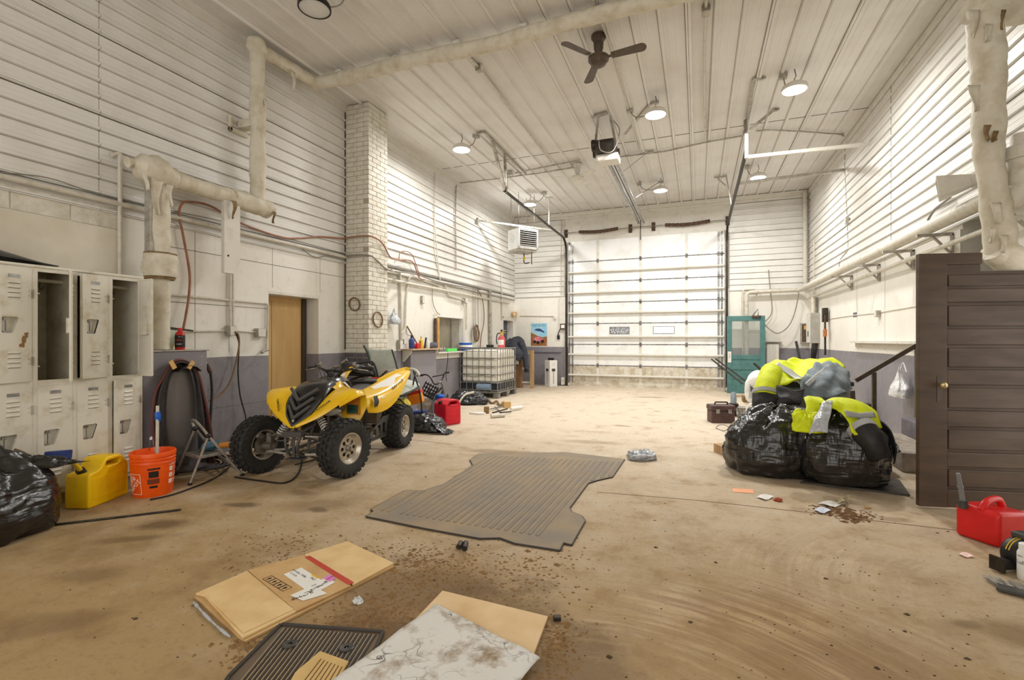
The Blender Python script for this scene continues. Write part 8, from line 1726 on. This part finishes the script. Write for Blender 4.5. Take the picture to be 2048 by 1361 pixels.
for k in range(7):
    a, c = fl(642+7*k, 1319+2.6*k, .0285), fl(566+12*k, 1418, .0285); q = MB(); q.bar(a, c, .004, .002); q.build('groove', M['cardedge'], tbd)
wsht = thing('woven_sheet', 'dirty white woven sheet with dark cracks at the bottom of the picture', 'sheet', fl(900, 1320))
m = bpy.data.materials.new('dirty_woven_white'); m.use_nodes = True; n = NT(m); P = n.pos()
na = n.noise(P, 7, 6, .65); nb = n.noise(P, 3, 4); c_ = n.mix(n.rng(na, .50, .68), S(222, 220, 214), S(150, 128, 96)); 
vv = n.new('ShaderNodeTexVoronoi', feature='DISTANCE_TO_EDGE'); wn = n.new('ShaderNodeTexNoise'); n.L.new(P, wn.inputs['Vector']); wn.inputs['Scale'].default_value = 9; wa = n.new('ShaderNodeVectorMath', operation='MULTIPLY_ADD'); n.L.new(wn.outputs['Color'], wa.inputs[0]); wa.inputs[1].default_value = (.22, .22, 0); n.L.new(P, wa.inputs[2]); n.L.new(n.mapping(wa.outputs[0], rot=(0, 0, .5), scale=(1, 2.2, 1)), vv.inputs['Vector']); vv.inputs['Scale'].default_value = 5.0
c_ = n.mix(n.math('MULTIPLY', n.rng(vv.outputs['Distance'], .0, .03, 1, 0), n.rng(nb, .48, .6)), c_, S(66, 58, 52)); n.L.new(c_, n.b.inputs['Base Color']); n.b.inputs['Roughness'].default_value = .8
wv2 = n.new('ShaderNodeTexWave'); n.L.new(n.mapping(P, rot=(0, 0, .6)), wv2.inputs['Vector']); wv2.inputs['Scale'].default_value = 60; n.bump(n.math('ADD', wv2.outputs['Fac'], na), .25, .004); M['woven'] = m
pw = fpoly([(875, 1223), (1079, 1333), (1040, 1420), (600, 1440), (700, 1345), (770, 1290)])
PA, PB, PC, PD = [V(*p, 0) for p in fpoly([(872, 1222), (1080, 1333), (960, 1470), (640, 1400)])]
q = MB(); q.grid(24, 24, lambda a, c: PA.lerp(PB, a).lerp(PD.lerp(PC, a), c)+V(0, 0, .034+.010*noise.noise(V(a*4, c*4, 2))+.006*abs(noise.noise(V(a*9, c*9, 7))))); q.build('sheet', M['woven'], wsht, smooth=60, solid=.004)
# small things
p = fl(1284, 918); q = sack((p.x, p.y, 0), (.12, .10, .05), 71, nu=48, nv=28, big=.5, fold=.25, flat=.6); tag(q.build('crumpled_foil', M['clearfilm'], smooth=180), 'crumpled clear plastic wrapper beside the rubber truck bed mat', 'wrapper')
for k, (a, c) in enumerate((((917, 1095), (922, 1086)), ((929, 1098), (932, 1086)))):
    q = MB(); P0, P1 = fl(*a, .016), fl(*c, .016); q.cyl(P0, P1, .017, n=12); q.cyl(P0-(P1-P0)*.1, P0, .011, n=12); tag(q.build('lug_nut', M['dsteel'], smooth=40), 'dark lug nut in front of the truck bed mat, %s one' % ('left', 'right')[k], 'nut')
def paper(px, mt, label, z=.003, bend=.0, name='paper_scrap'):
    P_ = [fl(*p) for p in px]; q = MB(); n4 = 6
    q.grid(n4, n4, lambda a, c: P_[0].lerp(P_[1], a).lerp(P_[3].lerp(P_[2], a), c)+V(0, 0, z+bend*abs(math.sin(3*a+2*c)))); tag(q.build(name, mt, solid=.0012), label, 'paper')
paper([(1464, 978), (1506, 980), (1508, 988), (1467, 985)], mat('orange_paper', S(248, 178, 136), .7), 'orange paper strip on the floor before the trash bags')
paper([(1512, 996), (1533, 990), (1548, 997), (1530, 1003)], M['paper'], 'white paper scrap on the floor near the trash bags', bend=.012)
paper([(1635, 1009), (1672, 1006), (1690, 1013), (1660, 1018)], M['paper'], 'white envelope at the back of the sweepings pile', bend=.02)
paper([(1627, 1022), (1650, 1017), (1662, 1026), (1640, 1030)], mat('pale_blue_paper', S(206, 214, 228), .7), 'pale blue folded paper in the sweepings pile', bend=.015)
paper([(1674, 1012), (1684, 1000), (1700, 1004), (1694, 1016)], mat('khaki_paper', S(176, 164, 128), .8), 'khaki folded card standing in the sweepings pile', bend=.05)
paper([(1917, 1110), (1934, 1107), (1948, 1117), (1928, 1117)], mat('pink_paper', S(240, 206, 196), .7), 'pinkish paper scrap near the red fuel can', bend=.008)
q = sack(fl(1556, 1003), (.022, .02, .012), 81, nu=20, nv=12, big=.5, fold=.3); tag(q.build('dried_leaf', mat('red_brown_leaf', S(156, 70, 44), .8), smooth=180), 'red brown dried leaf beside the white paper scrap', 'leaf')
q = MB(T(fl(1736, 1018)+V(0, 0, .012)) @ rz(40)); q.box((0, 0, 0), (.06, .02, .018)); tag(q.build('wood_chip', M['wood'], bevel=.003), 'small wood chip right of the sweepings pile', 'chip')
q = MB(T(fl(1114, 1241)+V(0, 0, .01)) @ rz(25)); q.box((0, 0, 0), (.035, .03, .02)); tag(q.build('stone_chip', M['dsteel'], bevel=.004), 'dark stone chip beside the hardboard panel', 'stone')
q = sack(fl(716, 1206), (.02, .015, .01), 83, nu=20, nv=12, big=.5, fold=.4); tag(q.build('foil_scrap', M['bagwhite'], smooth=180), 'tiny crumpled foil scrap in the mud beside the carton', 'foil')
def crumbs(name, label, cat, n, fn, mt, sz, seed):
    rnd = random.Random(seed); q = MB()
    for k in range(n):
        c = fn(rnd); s = sz*rnd.uniform(.35, 1.3)*(2.2 if rnd.random() < .06 else 1); a = rnd.uniform(0, 6.28)
        vs = [(math.cos(a+t)*s*rnd.uniform(.6, 1.2), math.sin(a+t)*s*rnd.uniform(.5, 1.1), 0) for t in (0, 1.3, 2.5, 3.7, 5)]; h = s*rnd.uniform(.25, .6)
        q.add([V(c[0], c[1], 0)+V(*v) for v in vs]+[V(c[0]+rnd.uniform(-.3, .3)*s, c[1]+rnd.uniform(-.3, .3)*s, h)], [(0, 1, 5), (1, 2, 5), (2, 3, 5), (3, 4, 5), (4, 0, 5)])
    o = q.build(name, mt); return tag(o, label, cat, kind='stuff')
def around(spots):
    def f(r):
        u, v, su, sv = spots[r.randrange(len(spots))]
        while True:
            p = fl(u+r.gauss(0, su), min(1356, max(740, v+r.gauss(0, sv))))
            if -4.6 < p.x < 2.4: return (p.x, p.y)
    return f
M['mud'] = mat('dried_mud', S(150, 118, 76), .9, col2=S(116, 86, 50), scale=30, bump=.5, bscale=90)
crumbs('mud_clods', 'dried brown mud clods trodden around the cardboard', 'mud', 2600, around([(830, 1150, 55, 22), (790, 1215, 60, 25), (720, 1240, 50, 18), (900, 1160, 60, 26), (1050, 1140, 60, 40), (1110, 1290, 25, 35), (560, 1110, 60, 30), (520, 1300, 40, 20), (820, 1110, 70, 15)]), M['mud'], .010, 5)
crumbs('leaf_sweepings', 'pile of dry leaves and grit swept together on the floor', 'sweepings', 420, around([(1690, 1028, 26, 5), (1715, 1036, 18, 5), (1660, 1020, 16, 4)]), mat('dry_leaf_bits', S(126, 92, 54), .9, col2=S(84, 60, 38), scale=40), .014, 6)
crumbs('floor_grit', 'dark grit scattered across the concrete floor', 'grit', 900, around([(900, 1000, 250, 40), (1300, 1100, 350, 120), (600, 1150, 250, 100), (1100, 860, 250, 40), (1000, 960, 70, 25), (1700, 1200, 200, 90)]), mat('dark_grit', S(78, 60, 42), .9), .006, 7)
